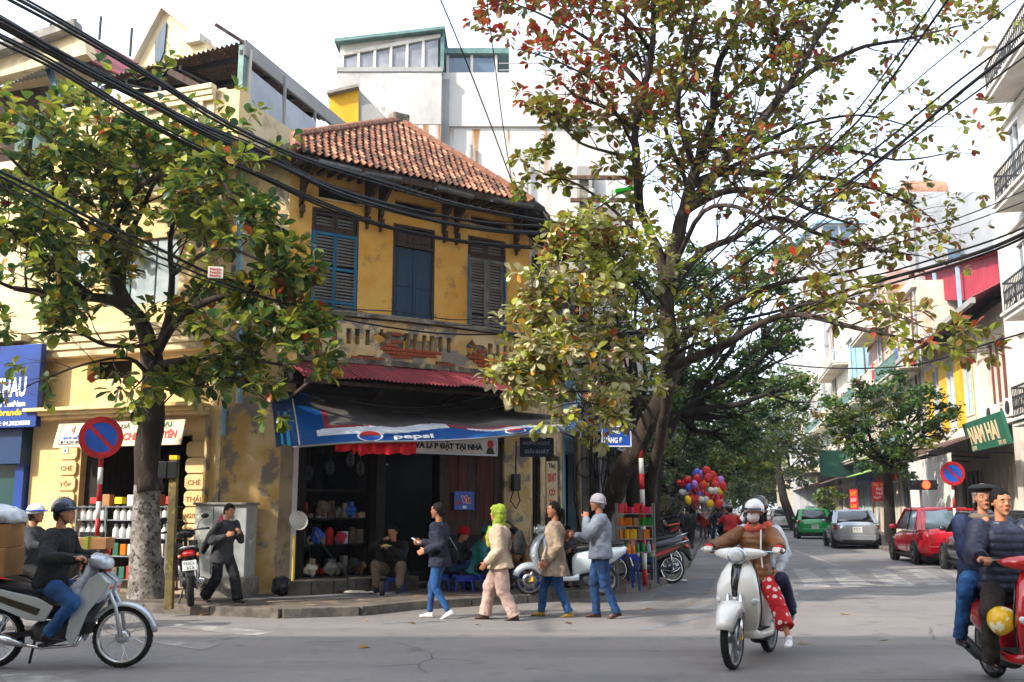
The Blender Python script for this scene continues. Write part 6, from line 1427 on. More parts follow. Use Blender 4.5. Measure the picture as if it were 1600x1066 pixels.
# 3 trench coat with ponytail
pp_=G(868,964); w3=person('woman in beige trench coat with long ponytail and green hair tie walking left',pp_,PI-.05,1.62,'f',pel=(0,0,None),lean=0,feet=(((-.19,.07,0),(1,0,0)),((.20,-.07,0),(1,0,0))),toes=(.1,-.1),lift=(-.1,0),hyaw=.35,
  hands=(((.10,.22,.80),(-1,.2,0)),((.16,-.2,.76),(-1,-.2,0))),grip=(.4,.4),top='trench',topk='coat',hem=-.15,flare=1.08,thick=1.1,bot='jeans',botk='jeans',cuff=.04,shoe='gold_shoe',hair='pony',vox=.010)
p=w3; MB().tube([p['HC']-p['hf']*.105+p['hu']*.03+p['hl']*.028*math.cos(t)+p['hu']*.028*math.sin(t) for t in [k*.63 for k in range(10)]],.014,6,closed=True).build('hair_tie','green_sheet',p['root'],smooth=True)
q=MB(); q.tube([(p['P']+p['sp']*.085*p['H'])+p['lf']*.145*math.cos(t)+p['fw']*.112*math.sin(t) for t in [k*2*PI/24 for k in range(24)]],.012,6,closed=True); q.build('belt','trench',p['root'],smooth=True)
# 4 old man with beanie
pp_=G(940,966); w4=person('old man in grey knitted cardigan and pale beanie eating as he walks',pp_,PI+.0,1.71,'m',pel=(0,0,None),lean=.02,feet=(((-.2,.07,.02),(1,0,0)),((.06,-.08,0),(1,0,0))),toes=(.1,-.15),lift=(-.3,0),hpitch=.05,
  hands=(((.2,.05,1.36),(.1,.5,-1)),((.34,-.12,1.12),(-.5,-.5,-.7))),grip=(1.1,.9),top='grey_knit',topk='jacket',hem=-.04,thick=1.16,bot='jeans_dark',botk='jeans',cuff=.02,shoe='brown_shoe',hair='short',hairm='hair_grey',skin='skin_old',vox=.010)
p=w4; q=MB(); q.ell(p['HC']+p['hu']*.03-p['hf']*.014,(.112,.098,.102),20,14,p['Mh']); me=remesh(q,.009,1,.004,20,(1,1,.3)); bm=bmesh.new(); bm.from_mesh(me); bmesh.ops.delete(bm,geom=[v for v in bm.verts if (v.co-p['HC']).dot(p['hu'])<-.02+.3*max(0,(v.co-p['HC']).dot(p['hf']))],context='VERTS'); bm.to_mesh(me); bm.free(); me.shade_smooth(); put(me,'beanie','beanie',p['root'])
MB().tube([p['HC']+p['hf']*(.106*math.cos(t)-.014)+p['hl']*.094*math.sin(t)+p['hu']*(.002+.022*math.cos(t)) for t in [k*2*PI/20 for k in range(20)]],.014,6,closed=True).build('beanie_cuff','beanie',p['root'],smooth=True)
# man in black by the cabinet
pp_=G(346,941,.12); w5=person('man in black loose trousers and dark jacket walking past the grey cabinet',pp_,-.55,1.52,'m',pel=(-.02,0,None),lean=.12,hpitch=.3,hyaw=-.1,feet=(((.26,.07,0),(1,0,0)),((-.27,-.07,.02),(1,0,0))),toes=(0,0),lift=(0,-.3),
  hands=(((.26,.06,1.02),(-.5,.6,-.5)),((.2,-.16,.98),(-.8,-.4,-.3))),grip=(.7,.7),top='grey_cloth',topk='jacket',hem=-.10,flare=1.1,bot='black_cloth',botk='wide',cuff=.02,shoe='black_shoe',hair='short',vox=.011)
q=MB(); q.tube([(.12,-.22,1.15),(.0,-.24,1.0),(-.12,-.24,.85),(-.2,-.23,.72)],[.05,.07,.06,.03],10); dj=thing('folded_jacket','black jacket hanging over the arm of the man in loose black trousers','jacket',pp_,-.55); put(remesh(q,.012,1,.012,9),'cloth','black_cloth',dj)
# ================================================================ stools and seated people
mat('blue_plastic','#1038a8','#0c2c8c',sc=3,rough=.35); mat('white_plastic','#dcdcd8',rough=.4); mat('cardboard','#a5794d','#8f673f',sc=3,rough=.85); mat('tape','#b98d4d',rough=.3)
def stool(loc,label,h=.26,w_=.27,rz=0,m='blue_plastic',top=True,name='plastic_stool',cat='stool',group='blue plastic stools on the pavement'):
    t=thing(name,label,cat,loc,rz,group); q=MB(); q.box(-w_/2,w_/2,-w_/2,w_/2,h-.03,h); q.build('seat' if cat=='stool' else 'table_top',m,t,bev=.012)
    for sx in (-1,1):
        for sy in (-1,1): 
            q=MB(); a=Vector((sx*(w_/2-.02),sy*(w_/2-.02),h-.03)); c=Vector((sx*(w_/2+.015),sy*(w_/2+.015),0)); q.bar(a,c,.04,.012); q.bar(a,c,.012,.04); q.build('leg',m,t)
    q=MB(); 
    for s_ in (-1,1): q.box(-w_/2,w_/2,s_*(w_/2-.012)-.006,s_*(w_/2-.012)+.006,h-.09,h-.03); q.box(s_*(w_/2-.012)-.006,s_*(w_/2-.012)+.006,-w_/2,w_/2,h-.09,h-.03)
    q.build('apron',m,t); return t
SG_='seated street customers'
sp_=G(614,925,.12); stool(sp_+Vector((0.02,.12,0)),'blue plastic stool with folded newspaper under the man eating',rz=.1)
w6=person('man in dark jacket and khaki trousers sitting on a stool eating from a plate',sp_,-PI/2-.25,1.62,'m',pel=(-.1,0,.34),lean=.22,hpitch=.25,feet=(((.26,.2,0),(.3,.2,1)),((.26,-.2,0),(.3,-.2,1))),toes=(.3,-.3),
  hands=(((.3,.04,.72),(-.2,.8,-.5)),((.27,-.10,.86),(-.2,-.8,-.5))),grip=(.5,1.2),top='black_cloth',topk='jacket',hem=-.04,thick=1.15,bot='khaki',botk='loose',cuff=.09,shoe='black_shoe',hair='short',vox=.010,collar=True)
p=w6; pl_=thing('plate','white plate of food held by the man on the stool','plate',p['root'].matrix_basis@(p['wri'][0]+Vector((.07,-.04,.05)))); MB().lathe([(.04,-.012),(.075,-.004),(.1,.006),(.1,.01),(.06,.002),(.0,.0)],20,cap=False).build('dish','white_plastic',pl_,smooth=2); MB().ell((0,0,.012),(.05,.05,.02),10,6).build('food','ink_yellow',pl_,smooth=True)
MB().ell((0,0,0),(.13,.11,.012),12,6).build('newspaper','sign_white',None,loc=sp_+Vector((.03,.1,.268))); tag(bpy.data.objects['newspaper'],'white folded newspaper lying on the stool of the man eating','newspaper')
seat=[(706,921,'person in red woollen hat and dark coat sitting low behind the navy blazer','black_cloth','jeans_dark',-.3,'red_cloth',.34),(742,922,'person in teal padded jacket sitting on a low blue stool, hunched','teal_jacket','black_cloth',-.15,'teal_jacket',.36),(880,916,'man in dark clothes sitting behind the silver scooter','grey_cloth','brown_trousers',-1.2,None,.36)]
seat2=[(822,920,'dark haired person in brown sitting partly hidden behind the wide trousers','brown_puffer','black_cloth',PI+.2,None,.34),(640+15,897,'customer in dark jacket sitting inside the shade behind the navy blazer','black_cloth','jeans_dark',-PI/2,None,.33)]
for (x,y,lb,tp,bt,rz,hat,pz) in seat+seat2[:1]:
    s_=G(x,y,.12); stool(s_+Vector((0,0,0)),'low blue stool under the '+lb.split(' sitting')[0],rz=rz)
    pr=person(lb,s_,rz,1.58,'f',pel=(-.02,0,pz),lean=.35,hpitch=.35,feet=(((.3,.12,0),(.3,.1,1)),((.34,-.1,0),(.3,-.1,1))),hands=(((.36,.08,.62),(-.3,.6,-.6)),((.36,-.08,.62),(-.3,-.6,-.6))),grip=(.8,.8),top=tp,topk='jacket',hem=-.05,bot=bt,botk='jeans',hair='long' if tp=='brown_puffer' else 'short',vox=.013,thick=1.1)
    if hat: dome(pr,'woollen_hat',hat,.112,.098,.115,.04,.033,-.012)
st_n=['low blue stool beside the person in the red hat','low blue stool left of the teal jacket','blue stool between the headscarf and the trench coat','blue stool near the corner pier']
for (x,y),lb in zip(((690,922),(726,924),(836,926),(806,915)),st_n): stool(G(x,y,.12),lb,rz=ru(-.4,.4))
# ================================================================ two wheelers
mat('silver_paint','#b9c1c8','#a8b0b8',sc=2,rough=.25,metal=.35,coat=.6); mat('pearl_white','#dedcd6',rough=.2,coat=.8); mat('ice_blue','#b9c6cf',rough=.22,coat=.7,metal=.1); mat('gloss_red','#b0101a',rough=.16,coat=.8); mat('gloss_black','#0d0e10',rough=.15,coat=.7); mat('gloss_navy','#141d33',rough=.2,coat=.6)
mat('chrome','#c9ccd0',metal=1.,rough=.14); mat('engine_grey','#4c4d50','#343538',sc=8,rough=.5,metal=.6); mat('lens_clear','#c9ced2',rough=.05,spec=.9); mat('lens_red','#b3120c',rough=.12,spec=.8); mat('lens_orange','#d8621a',rough=.15,spec=.8); mat('seat_vinyl','#141518',rough=.5,bump=.2,bsc=80)
mat('plate_white','#d9d9d4',rough=.4)
def hullx(q,secs,n=16,M=None):
    rings=[]
    for x,zc,hw,hh,*e in secs:
        p=e[0] if e else 2.4; tl=e[1] if len(e)>1 else 0.
        ring=[]
        for j in range(n):
            t=2*math.pi*j/n; c,s=math.cos(t),math.sin(t); y=hw*math.copysign(abs(c)**(2/p),c); z=hh*math.copysign(abs(s)**(2/p),s); ring.append(Vector((x+tl*z,y,zc+z)))
        rings.append(ring)
    return q.loft(rings)
RY=Matrix.Rotation(math.pi/2,4,'X')
def ring_y(q,prof,n=28,c=(0,0,0),mi=0):   # lathe round the y axis
    q.lathe([(r,z) for r,z in prof],n,mi,M=RY,c=c,cap=False)
def wheel(root,x,r,tw=.045,spokes=20,rim='chrome',cast=False,hub=.06,disc=None,z=None,y=0):
    z=r if z is None else z
    q=MB(); t=tw; rr=r-t*.9; prof=[(rr,-t*.55),(rr+t*.35,-t*.8),(r-t*.15,-t*.62),(r,-t*.2),(r,t*.2),(r-t*.15,t*.62),(rr+t*.35,t*.8),(rr,t*.55),(rr,-t*.55)]; ring_y(q,prof,32,(x,y,z)); w_=q.build('wheel','rubber',root,smooth=2)
    # tread blocks
    q=MB(); 
    for i in range(36):
        a=2*math.pi*i/36; c,s=math.cos(a),math.sin(a); p=Vector((x+c*(r-.002),y,z+s*(r-.002))); tn=Vector((-s,0,c)); rd=Vector((c,0,s)); v=[p+tn*u+Vector((0,yy,0))+rd*h for h in (-.004,.004) for u,yy in ((-.012,-t*.3),(.008,-t*.3),(.016,t*.3),(-.004,t*.3))]; q.add(v,[(0,1,2,3),(4,7,6,5),(0,4,5,1),(1,5,6,2),(2,6,7,3),(3,7,4,0)])
    q.build('tread','rubber',w_,kind='stuff')
    q=MB(); ring_y(q,[(rr-.012,-t*.5),(rr+.004,-t*.62),(rr+.012,-t*.5),(rr+.004,-t*.3),(rr-.006,0),(rr+.004,t*.3),(rr+.012,t*.5),(rr+.004,t*.62),(rr-.012,t*.5),(rr-.016,0),(rr-.012,-t*.5)],32,(x,y,z)); q.build('rim',rim,w_,smooth=2)
    q=MB(); ring_y(q,[(.0,-hub*.7),(hub*.8,-hub*.7),(hub,-hub*.4),(hub,hub*.4),(hub*.8,hub*.7),(0,hub*.7)],18,(x,y,z)); q.build('hub','chrome' if not cast else rim,w_,smooth=2)
    q=MB()
    if cast:
        for i in range(cast if cast is not True else 6):
            a=2*math.pi*i/(cast if cast is not True else 6)
            for da in (-.09,.09): q.bar((x+hub*.6*math.cos(a),y,z+hub*.6*math.sin(a)),(x+(rr-.005)*math.cos(a+da),y,z+(rr-.005)*math.sin(a+da)),.024,.018)
        q.build('spokes',rim,w_)
    else:
        for i in range(spokes):
            a=2*math.pi*i/spokes; s_=1 if i%2 else -1; q.tube([(x+hub*.8*math.cos(a+.5*s_),y+s_*hub*.5,z+hub*.8*math.sin(a+.5*s_)),(x+rr*math.cos(a),y,z+rr*math.sin(a))],.0022,4)
        q.build('spokes','chrome',w_,kind='stuff')
    if disc: q=MB(); ring_y(q,[(disc*.55,-.003),(disc,-.003),(disc,.003),(disc*.55,.003),(disc*.55,-.003)],28,(x,y+.06,z)); q.build('brake_disc','steel',w_,smooth=2)
    return w_
def plate_obj(root,loc,rot,txt=('29-X3','152.87'),w_=.19,h=.14):
    b=MB().cbox((0,0,0),(w_,.006,h)).build('licence_plate','plate_white',root,rot=rot,bev=.004); b.location=loc
    for k,t in enumerate(txt): strokes(len(t),'ink_black',b,(0,-.004,h*.22-k*h*.45),w_*.8,h*.32,name='plate_characters')
    return b
def fender(root,x,z,r,a0,a1,hw,m,name='front_fender',lip=.03):
    q=MB(); rings=[]
    for i in range(13):
        a=R(a0+(a1-a0)*i/12); e=math.sin(math.pi*i/12); w_=hw*(.6+.4*e); c,s=math.cos(a),math.sin(a); ring=[]
        for y,dr in ((-1,-lip),(-.8,-.002),(-.3,.012),(.3,.012),(.8,-.002),(1,-lip)): ring.append(Vector((x+c*(r+dr),y*w_,z+s*(r+dr))))
        for y,dr in ((.93,-lip),(.7,-.012),(-.7,-.012),(-.93,-lip)): ring.append(Vector((x+c*(r+dr),y*w_,z+s*(r+dr))))
        rings.append(ring)
    q.loft(rings); return q.build(name,m,root,smooth=2)
def handlebar(root,x,z,w_=.34,m='dark_metal',rise=.03,steer=0.):
    q=MB(); q.tube([(x-.1,w_,z+rise),(x-.03,w_*.6,z+rise),(x,.0,z),(x-.03,-w_*.6,z+rise),(x-.1,-w_,z+rise)],.012,8); q.build('handlebar',m,root,smooth=2)
    for s_ in (-1,1): MB().tube([(x-.13,s_*w_*1.02,z+rise),(x-.045,s_*w_*.7,z+rise)],.018,10).build('grip','black_plastic',root,smooth=2); MB().tube([(x-.02,s_*w_*.7,z+rise),(x-.06,s_*w_*1.05,z+rise-.005)],.005,5).build('brake_lever','chrome',root)
def mirrors(root,x,z,w_=.24):
    for s_ in (-1,1):
        MB().tube([(x,s_*w_*.7,z),(x+.0,s_*w_*.9,z+.12),(x-.01,s_*w_*1.2,z+.18)],.006,5).build('mirror_arm','dark_metal',root); MB().ell((x-.01,s_*w_*1.25,z+.2),(.012,.06,.038),12,8).build('mirror','black_plastic',root,smooth=True)
def underbone(label,loc,rz,paint='silver_paint',paint2='silver_paint',r=.285,spk=20,mir=True,group=None,lean=0.,plate=('29-X3','152.87'),cat='motorbike',name='motorbike'):
    t=thing(name,label,cat,loc,rz,group); t.rotation_euler=(lean,0,rz); wb=1.22
    wheel(t,0,r,.062,spk); wheel(t,wb,r,.054,spk,hub=.065)
    for s_ in (-1,1):
        MB().tube([(wb,s_*.075,r),(wb-.06,s_*.075,r+.28),(wb-.17,s_*.06,.78)],[.018,.02,.02],8).build('fork_leg','silver_paint',t,smooth=2)
        MB().tube([(.02,s_*.11,r),(.05,s_*.12,r+.38)],[.022,.022],10).build('shock_absorber','chrome',t,smooth=2)
        MB().bar((0,s_*.075,r),(.42,s_*.07,.33),.025,.05).build('swingarm','dark_metal',t)
    MB().tube([(wb-.16,0,.66),(wb-.26,0,.96)],.03,8).build('steering_stem','dark_metal',t)
    fender(t,wb,r,r+.035,8,150,.062,paint)
    # engine, exhaust, pegs
    q=MB(); hullx(q,[(.36,.33,.05,.07),(.42,.34,.1,.1),(.58,.33,.11,.11),(.7,.34,.09,.09),(.74,.35,.05,.06)]); q.build('crankcase','engine_grey',t,smooth=2)
    q=MB(); 
    for i in range(7): q.cbox((.74+i*.028,0,.36+i*.002),(.012,.15-.005*i,.13-.004*i))
    q.cbox((.84,0,.37),(.2,.09,.09)); q.build('cylinder_fins','engine_grey',t,kind='stuff')
    MB().tube([(.86,-.06,.32),(.82,-.1,.22),(.5,-.13,.2),(.3,-.135,.24)],.017,8).build('exhaust_pipe','chrome',t,smooth=2)
    MB().tube([(.34,-.14,.235),(.2,-.15,.27),(-.2,-.165,.37),(-.24,-.165,.38)],[.025,.045,.05,.03],12).build('muffler','chrome',t,smooth=2)
    q=MB(); q.tube([(.55,.2,.22),(.55,-.2,.22)],.012,6); q.build('foot_pegs','dark_metal',t); 
    for s_ in (-1,1): MB().cbox((.55,s_*.2,.235),(.06,.11,.03)).build('peg_rubber','rubber',t,bev=.005)
    MB().tube([(.5,-.14,.3),(.66,-.2,.3),(.68,-.2,.25)],.008,6).build('pedal','chrome',t); MB().bar((.35,.08,.24),(.28,.16,.02),.02).build('side_stand','dark_metal',t)
    # central spine, leg shields
    q=MB(); hullx(q,[(.98,.72,.05,.1,2.4,-.3),(.86,.56,.055,.09),(.7,.5,.06,.07),(.5,.52,.07,.07),(.4,.58,.08,.09)]); q.build('spine_cover','black_plastic',t,smooth=2)
    for s_ in (-1,1):
        q=MB(); P_=[(1.02,.90),(1.10,.80),(1.06,.70),(.93,.52),(.86,.32),(.80,.22),(.74,.30),(.76,.46),(.83,.64),(.92,.84)]
        q.prism(P_,.022,M=Matrix.Translation((0,(.155 if s_>0 else -.177),0))); o=q.build('leg_shield',paint if paint2==paint else paint2,t,bev=.006)
        q=MB(); P_=[(1.00,.90),(1.13,.80),(1.09,.68),(.98,.60),(.93,.72)]; q.prism(P_,.12,M=Matrix.Translation((0,(.04 if s_>0 else -.16),0))); q.build('front_cowl',paint,t,bev=.012)
        q=MB(); P_=[(.52,.44),(.60,.58),(.45,.66),(.1,.74),(-.22,.80),(-.34,.82),(-.2,.70),(.1,.56),(.34,.46)]; q.prism(P_,.03,M=Matrix.Translation((0,(.115 if s_>0 else -.145),0))); q.build('side_panel',paint,t,bev=.01)
        q=MB(); P_=[(.45,.5),(.48,.56),(.1,.68),(-.2,.75),(.1,.62)]; q.prism(P_,.004,M=Matrix.Translation((0,(.147 if s_>0 else -.151),0))); q.build('decal','gloss_black' if paint!='gloss_black' else 'gloss_red',t)
        MB().ell((1.10,s_*.10,.76),(.03,.035,.03),10,6).build('indicator','lens_orange',t,smooth=True)
    q=MB(); hullx(q,[(.62,.66,.06,.03),(.55,.70,.11,.04,3),(.3,.735,.125,.045,3),(.0,.78,.12,.05,3),(-.25,.82,.09,.04,3),(-.3,.83,.05,.02)]); q.build('seat','seat_vinyl',t,smooth=2)
    q=MB(); q.tube([(-.05,.13,.77),(-.3,.12,.84),(-.4,.06,.86),(-.4,-.06,.86),(-.3,-.12,.84),(-.05,-.13,.77)],.011,8); q.build('grab_rail','chrome',t,smooth=2)
    q=MB(); hullx(q,[(-.26,.76,.1,.05),(-.34,.76,.085,.045),(-.4,.75,.05,.03)]); q.build('tail_light','lens_red',t,smooth=2)
    for s_ in (-1,1): MB().ell((-.33,s_*.12,.73),(.035,.03,.028),10,6).build('indicator','lens_orange',t,smooth=True)
    q=MB(); q.prism([(-.2,.72),(-.32,.72),(-.46,.45),(-.43,.44),(-.3,.62),(-.18,.66)],.12,M=Matrix.Translation((0,-.06,0))); q.build('rear_fender','black_plastic',t,bev=.01)
    plate_obj(t,(-.42,0,.6),(R(-20),0,-PI/2),plate)
    q=MB(); hullx(q,[(.86,1.0,.06,.05),(.92,1.01,.15,.07,2.2),(1.0,.99,.13,.075,2.2),(1.05,.98,.09,.06)]); q.build('headset',paint if paint!='x' else paint,t,smooth=2)
    q=MB(); hullx(q,[(1.02,.985,.105,.055),(1.065,.975,.085,.045),(1.08,.97,.04,.025)]); q.build('headlight','lens_clear',t,smooth=2)
    handlebar(t,.9,1.03,.34); 
    if mir: mirrors(t,.9,1.05)
    return t
def scooter(label,loc,rz,paint='pearl_white',r=.29,r2=None,wb=1.33,big=True,group=None,lean=0.,mir=True,shield='pearl_white',name='scooter'):
    t=thing(name,label,'scooter',loc,rz,group); t.rotation_euler=(lean,0,rz); r2=r2 or r
    wheel(t,0,r2,.055,cast=5,rim='steel'); wheel(t,wb,r,.05,cast=6,rim='steel',disc=.12)
    for s_ in (-1,1): MB().tube([(wb,s_*.07,r),(wb-.05,s_*.07,r+.17)],[.026,.026],12).build('fork_leg','chrome',t,smooth=2); MB().tube([(wb-.05,s_*.07,r+.17),(wb-.11,s_*.06,r+.4)],[.019,.019],12).build('fork_tube','chrome',t,smooth=2)
    MB().cbox((wb-.03,.075,r+.02),(.07,.03,.08)).build('brake_caliper','ink_yellow',t,bev=.01)
    fender(t,wb,r,r+.045,18,150,.115,paint,lip=.09)
    # apron: rounded shield
    q=MB(); rings=[]
    for z,x,hw,d in ((.28,.92,.10,.05),(.36,.98,.16,.06),(.5,1.06,.2,.08),(.62,1.10,.215,.10),(.76,1.09,.205,.11),(.88,1.04,.17,.10),(.98,.98,.11,.07),(1.02,.95,.07,.04)):
        rings.append([Vector((x+d*math.copysign(abs(math.cos(a))**.9,math.cos(a))*(1 if math.cos(a)>0 else .55),hw*math.sin(a)*(1 if True else 1),z)) for a in [2*math.pi*j/24 for j in range(24)]])
    q.loft(rings); q.build('apron',paint,t,smooth=2)
    q=MB(); q.loft([[Vector((x+.004,y,z)),Vector((x+.012,0,z)),Vector((x+.004,-y,z)),Vector((x-.03,0,z))] for z,x,y in ((.66,1.197,.026),(.78,1.195,.036),(.9,1.135,.046),(.985,1.05,.05))]); q.build('centre_grille','gloss_black',t,smooth=2)
    MB().ell((1.205,0,.635),(.012,.028,.02),12,8).build('badge','chrome',t,smooth=True)
    for s_ in (-1,1):
        q=MB(); q.ell((1.115,s_*.155,.62),(.06,.055,.045),14,8,Matrix.Rotation(s_*.5,3,'Z')@Matrix.Rotation(.3*s_,3,'X')); q.build('indicator','lens_clear',t,smooth=True)
        q=MB(); q.tube([(1.0,s_*.165,.9),(1.06,s_*.21,.72),(1.03,s_*.215,.56),(.95,s_*.17,.36)],.009,6); q.build('trim','gloss_black',t,smooth=2)
    # inner shield, floor, body
    q=MB(); hullx(q,[(.98,.62,.17,.3,3),(.94,.62,.16,.32,3)]); q.build('inner_shield','black_plastic' if paint=='gloss_red' else paint,t,smooth=2)
    q=MB(); hullx(q,[(1.0,.30,.12,.05,4),(.8,.27,.17,.045,4),(.5,.27,.18,.045,4),(.4,.3,.17,.07,4)]); q.build('floorboard',paint,t,smooth=2); MB().box(.5,.88,-.15,.15,.316,.324).build('floor_mat','rubber',t)
    q=MB(); hullx(q,[(.5,.45,.1,.16,3),(.42,.5,.16,.19,3),(.2,.55,.2,.19,2.6),(0,.6,.205,.17,2.4),(-.2,.66,.17,.12,2.4),(-.36,.72,.09,.06,2.4),(-.4,.73,.03,.02)]); q.build('rear_body',paint,t,smooth=2)
    q=MB(); hullx(q,[(.52,.72,.07,.03,3),(.45,.74,.13,.05,3),(.2,.765,.15,.055,3),(-.05,.80,.145,.055,3),(-.28,.82,.1,.045,3),(-.34,.82,.05,.02)]); q.build('seat','seat_vinyl',t,smooth=2)
    q=MB(); hullx(q,[(.45,.2,.08,.06),(.3,.24,.12,.1),(.05,.26,.1,.09),(-.1,.28,.05,.05)]); q.build('engine','engine_grey',t,smooth=2)
    MB().tube([(.35,-.16,.2),(.15,-.17,.22),(-.15,-.18,.3),(-.22,-.18,.31)],[.03,.055,.055,.035],12).build('muffler','dark_metal',t,smooth=2)
    MB().ell((-.39,0,.72),(.03,.07,.04),12,8).build('tail_light','lens_red',t,smooth=True)
    q=MB(); q.prism([(-.3,.64),(-.38,.64),(-.47,.4),(-.44,.4)],.12,M=Matrix.Translation((0,-.06,0))); q.build('rear_fender','black_plastic',t); plate_obj(t,(-.46,0,.53),(R(-18),0,-PI/2),('29-D1','684.05'))
    q=MB(); hullx(q,[(.88,1.06,.1,.04),(.94,1.065,.27,.05,2.3),(1.0,1.06,.25,.06,2.3),(1.06,1.05,.13,.065),(1.09,1.04,.06,.05)]); q.build('headset',paint,t,smooth=2)
    q=MB(); hullx(q,[(1.04,1.045,.098,.09,2),(1.10,1.04,.09,.083,2),(1.105,1.04,.075,.07,2)],20); q.build('headlight_ring','chrome',t,smooth=2); q=MB(); hullx(q,[(1.105,1.04,.075,.07,2),(1.125,1.04,.05,.045,2),(1.128,1.04,.01,.01,2)],20); q.build('headlight','lens_clear',t,smooth=2)
    handlebar(t,.95,1.06,.36,rise=.02)
    if mir: mirrors(t,.93,1.08)
    return t
def rider(label,bike_loc,rz,px,pz,hx,hz,hw,fxy,H=1.63,sex='m',**k):
    ft=k.pop('ft',None) or (((fxy[0],fxy[1],fxy[2]),(1,.35,.3)),((fxy[0],-fxy[1],fxy[2]),(1,-.35,.3)))
    pl=k.pop('palms',None) or ((Vector((.9,-.1,.15)),Vector((.1,0,-1))),(Vector((.9,.1,.15)),Vector((.1,0,-1))))
    return person(label,bike_loc,rz,H,sex,pel=(px,0,pz),hands=(((hx,hw,hz),(-.6,.7,-.6)),((hx,-hw,hz),(-.6,-.7,-.6))),feet=ft,palms=pl,grip=k.pop('grip',(1.15,1.15)),**k)
# --- left motorbike with boxes
bl=G(-3,1040)+Vector((0,0,0)); fx=G(189,1043); rz0=math.atan2(fx.y-bl.y,fx.x-bl.x); bl=fx-Vector((math.cos(.03),math.sin(.03),0))*1.22; bl.z=0
underbone('silver grey motorbike riding right across the foreground, loaded with cardboard boxes',bl,.03,paint='silver_paint',paint2='silver_paint',mir=False)
r1=rider('motorbike rider in black jacket, blue jeans and dark open face helmet',bl,.03,.50,.80,.82,1.03,.30,(.58,.2,.26),H=1.62,lean=.10,hpitch=.02,top='black_cloth',topk='jacket',hem=-.03,thick=1.1,bot='jeans',botk='jeans',cuff=.05,shoe='black_shoe',hair='short',vox=.009,toes=(0,0)); helmet(r1,'helmet_navy')
for s_ in (-1,1): MB().tube([r1['shs'][0 if s_>0 else 1]+Vector((.06,-s_*.04,0)),r1['NB']+Vector((.11,s_*.05,-.16)),r1['P']+Vector((.12,s_*.06,.25))],.008,5).build('red_piping','red_cloth',r1['root'])
def boxthing(label,loc,rz,d,m='cardboard',text=None,tapem='tape'):
    t=thing('cardboard_box',label,'box',loc,rz); MB().cbox((0,0,d[2]/2),d).build('carton',m,t,bev=.006); MB().cbox((0,0,d[2]+.001),(d[0]*.98,.05,.003)).build('tape_strip',tapem,t); MB().cbox((0,-d[1]/2-.001,d[2]*.5),(.05,.003,d[2]*.96)).build('tape_strip',tapem,t)
    if text: strokes(7,'ink_blue',t,(-.02,-d[1]/2-.004,d[2]*.8),d[0]*.6,.035); MB().cbox((-.06,-d[1]/2-.004,d[2]*.6),(d[0]*.5,.003,.03)).build('printed_bar','ink_blue',t)
    return t
mb_=Matrix.Translation(bl)@Matrix.Rotation(.03,4,'Z')
boxthing('larger lower cardboard box strapped behind the rider on the silver motorbike',mb_@Vector((-.13,0,.86)),.03,(.52,.42,.27),text=True)
boxthing('upper cardboard box stacked behind the rider in the black jacket',mb_@Vector((-.12,0,1.132)),.06,(.5,.36,.22))
q=MB(); hullx(q,[(-.42,1.42,.1,.04),(-.36,1.43,.2,.07),(-.1,1.45,.24,.1),(.12,1.42,.2,.07),(.2,1.40,.08,.03)]); sk_=thing('plastic_sack','crumpled white plastic sack on top of the stacked cardboard boxes','sack',bl,.03); mat('sack_white','#c9cdd2','#9fa7b3',sc=5,rough=.5,bump=.6,bsc=9); put(remesh(q,.012,1,.03,7,(1,1,1)),'sack','sack_white',sk_)
q=MB(); hullx(q,[(.66,.62,.06,.1),(.74,.66,.14,.16),(.84,.74,.15,.2),(.9,.86,.1,.1)]); sk2=thing('plastic_bag','pale blue plastic bag hanging from the handlebar of the silver motorbike','bag',bl,.03); put(remesh(q,.012,1,.035,7,(1,1,1)),'bag','sack_white',sk2)
# --- second bike behind it
b2=G(-18,985)+Vector((0,0,0)); underbone('dark motorbike riding right, mostly hidden behind the silver motorbike',b2,.05,paint='gloss_black',paint2='gloss_black',mir=False)
r2=rider('rider with white and blue striped helmet, mostly hidden behind the rider in black',b2,.05,.40,.78,.82,1.03,.3,(.58,.2,.26),H=1.58,lean=.1,top='grey_cloth',topk='jacket',hem=-.02,bot='black_cloth',botk='jeans',hair='short',vox=.012); helmet(r2,'helmet_white')
f_=r2['f']; MB().tube([r2['HC']+r2['hu']*.045+r2['hf']*(.122*math.cos(t))+r2['hl']*.106*math.sin(t) for t in [k*2*PI/24 for k in range(24)]],.012,6,closed=True).build('helmet_stripe','sign_blue',r2['root'],smooth=True)
boxthing('small cardboard box with a lime green strap in front of the hidden rider',Matrix.Translation(b2)@Vector((1.28,-.1,1.0)),.05,(.42,.3,.14)); MB().box(1.23,1.28,-.27,.06,.98,1.155).build('strap','green_scarf',None,loc=b2); o=bpy.data.objects['strap.002'] if 'strap.002' in bpy.data.objects else None
for o in [x for x in bpy.data.objects if x.name.startswith('strap') and x.parent is None]: o.name='lime_strap'; tag(o,'lime green strap round the small box behind the silver motorbike handlebars','strap')
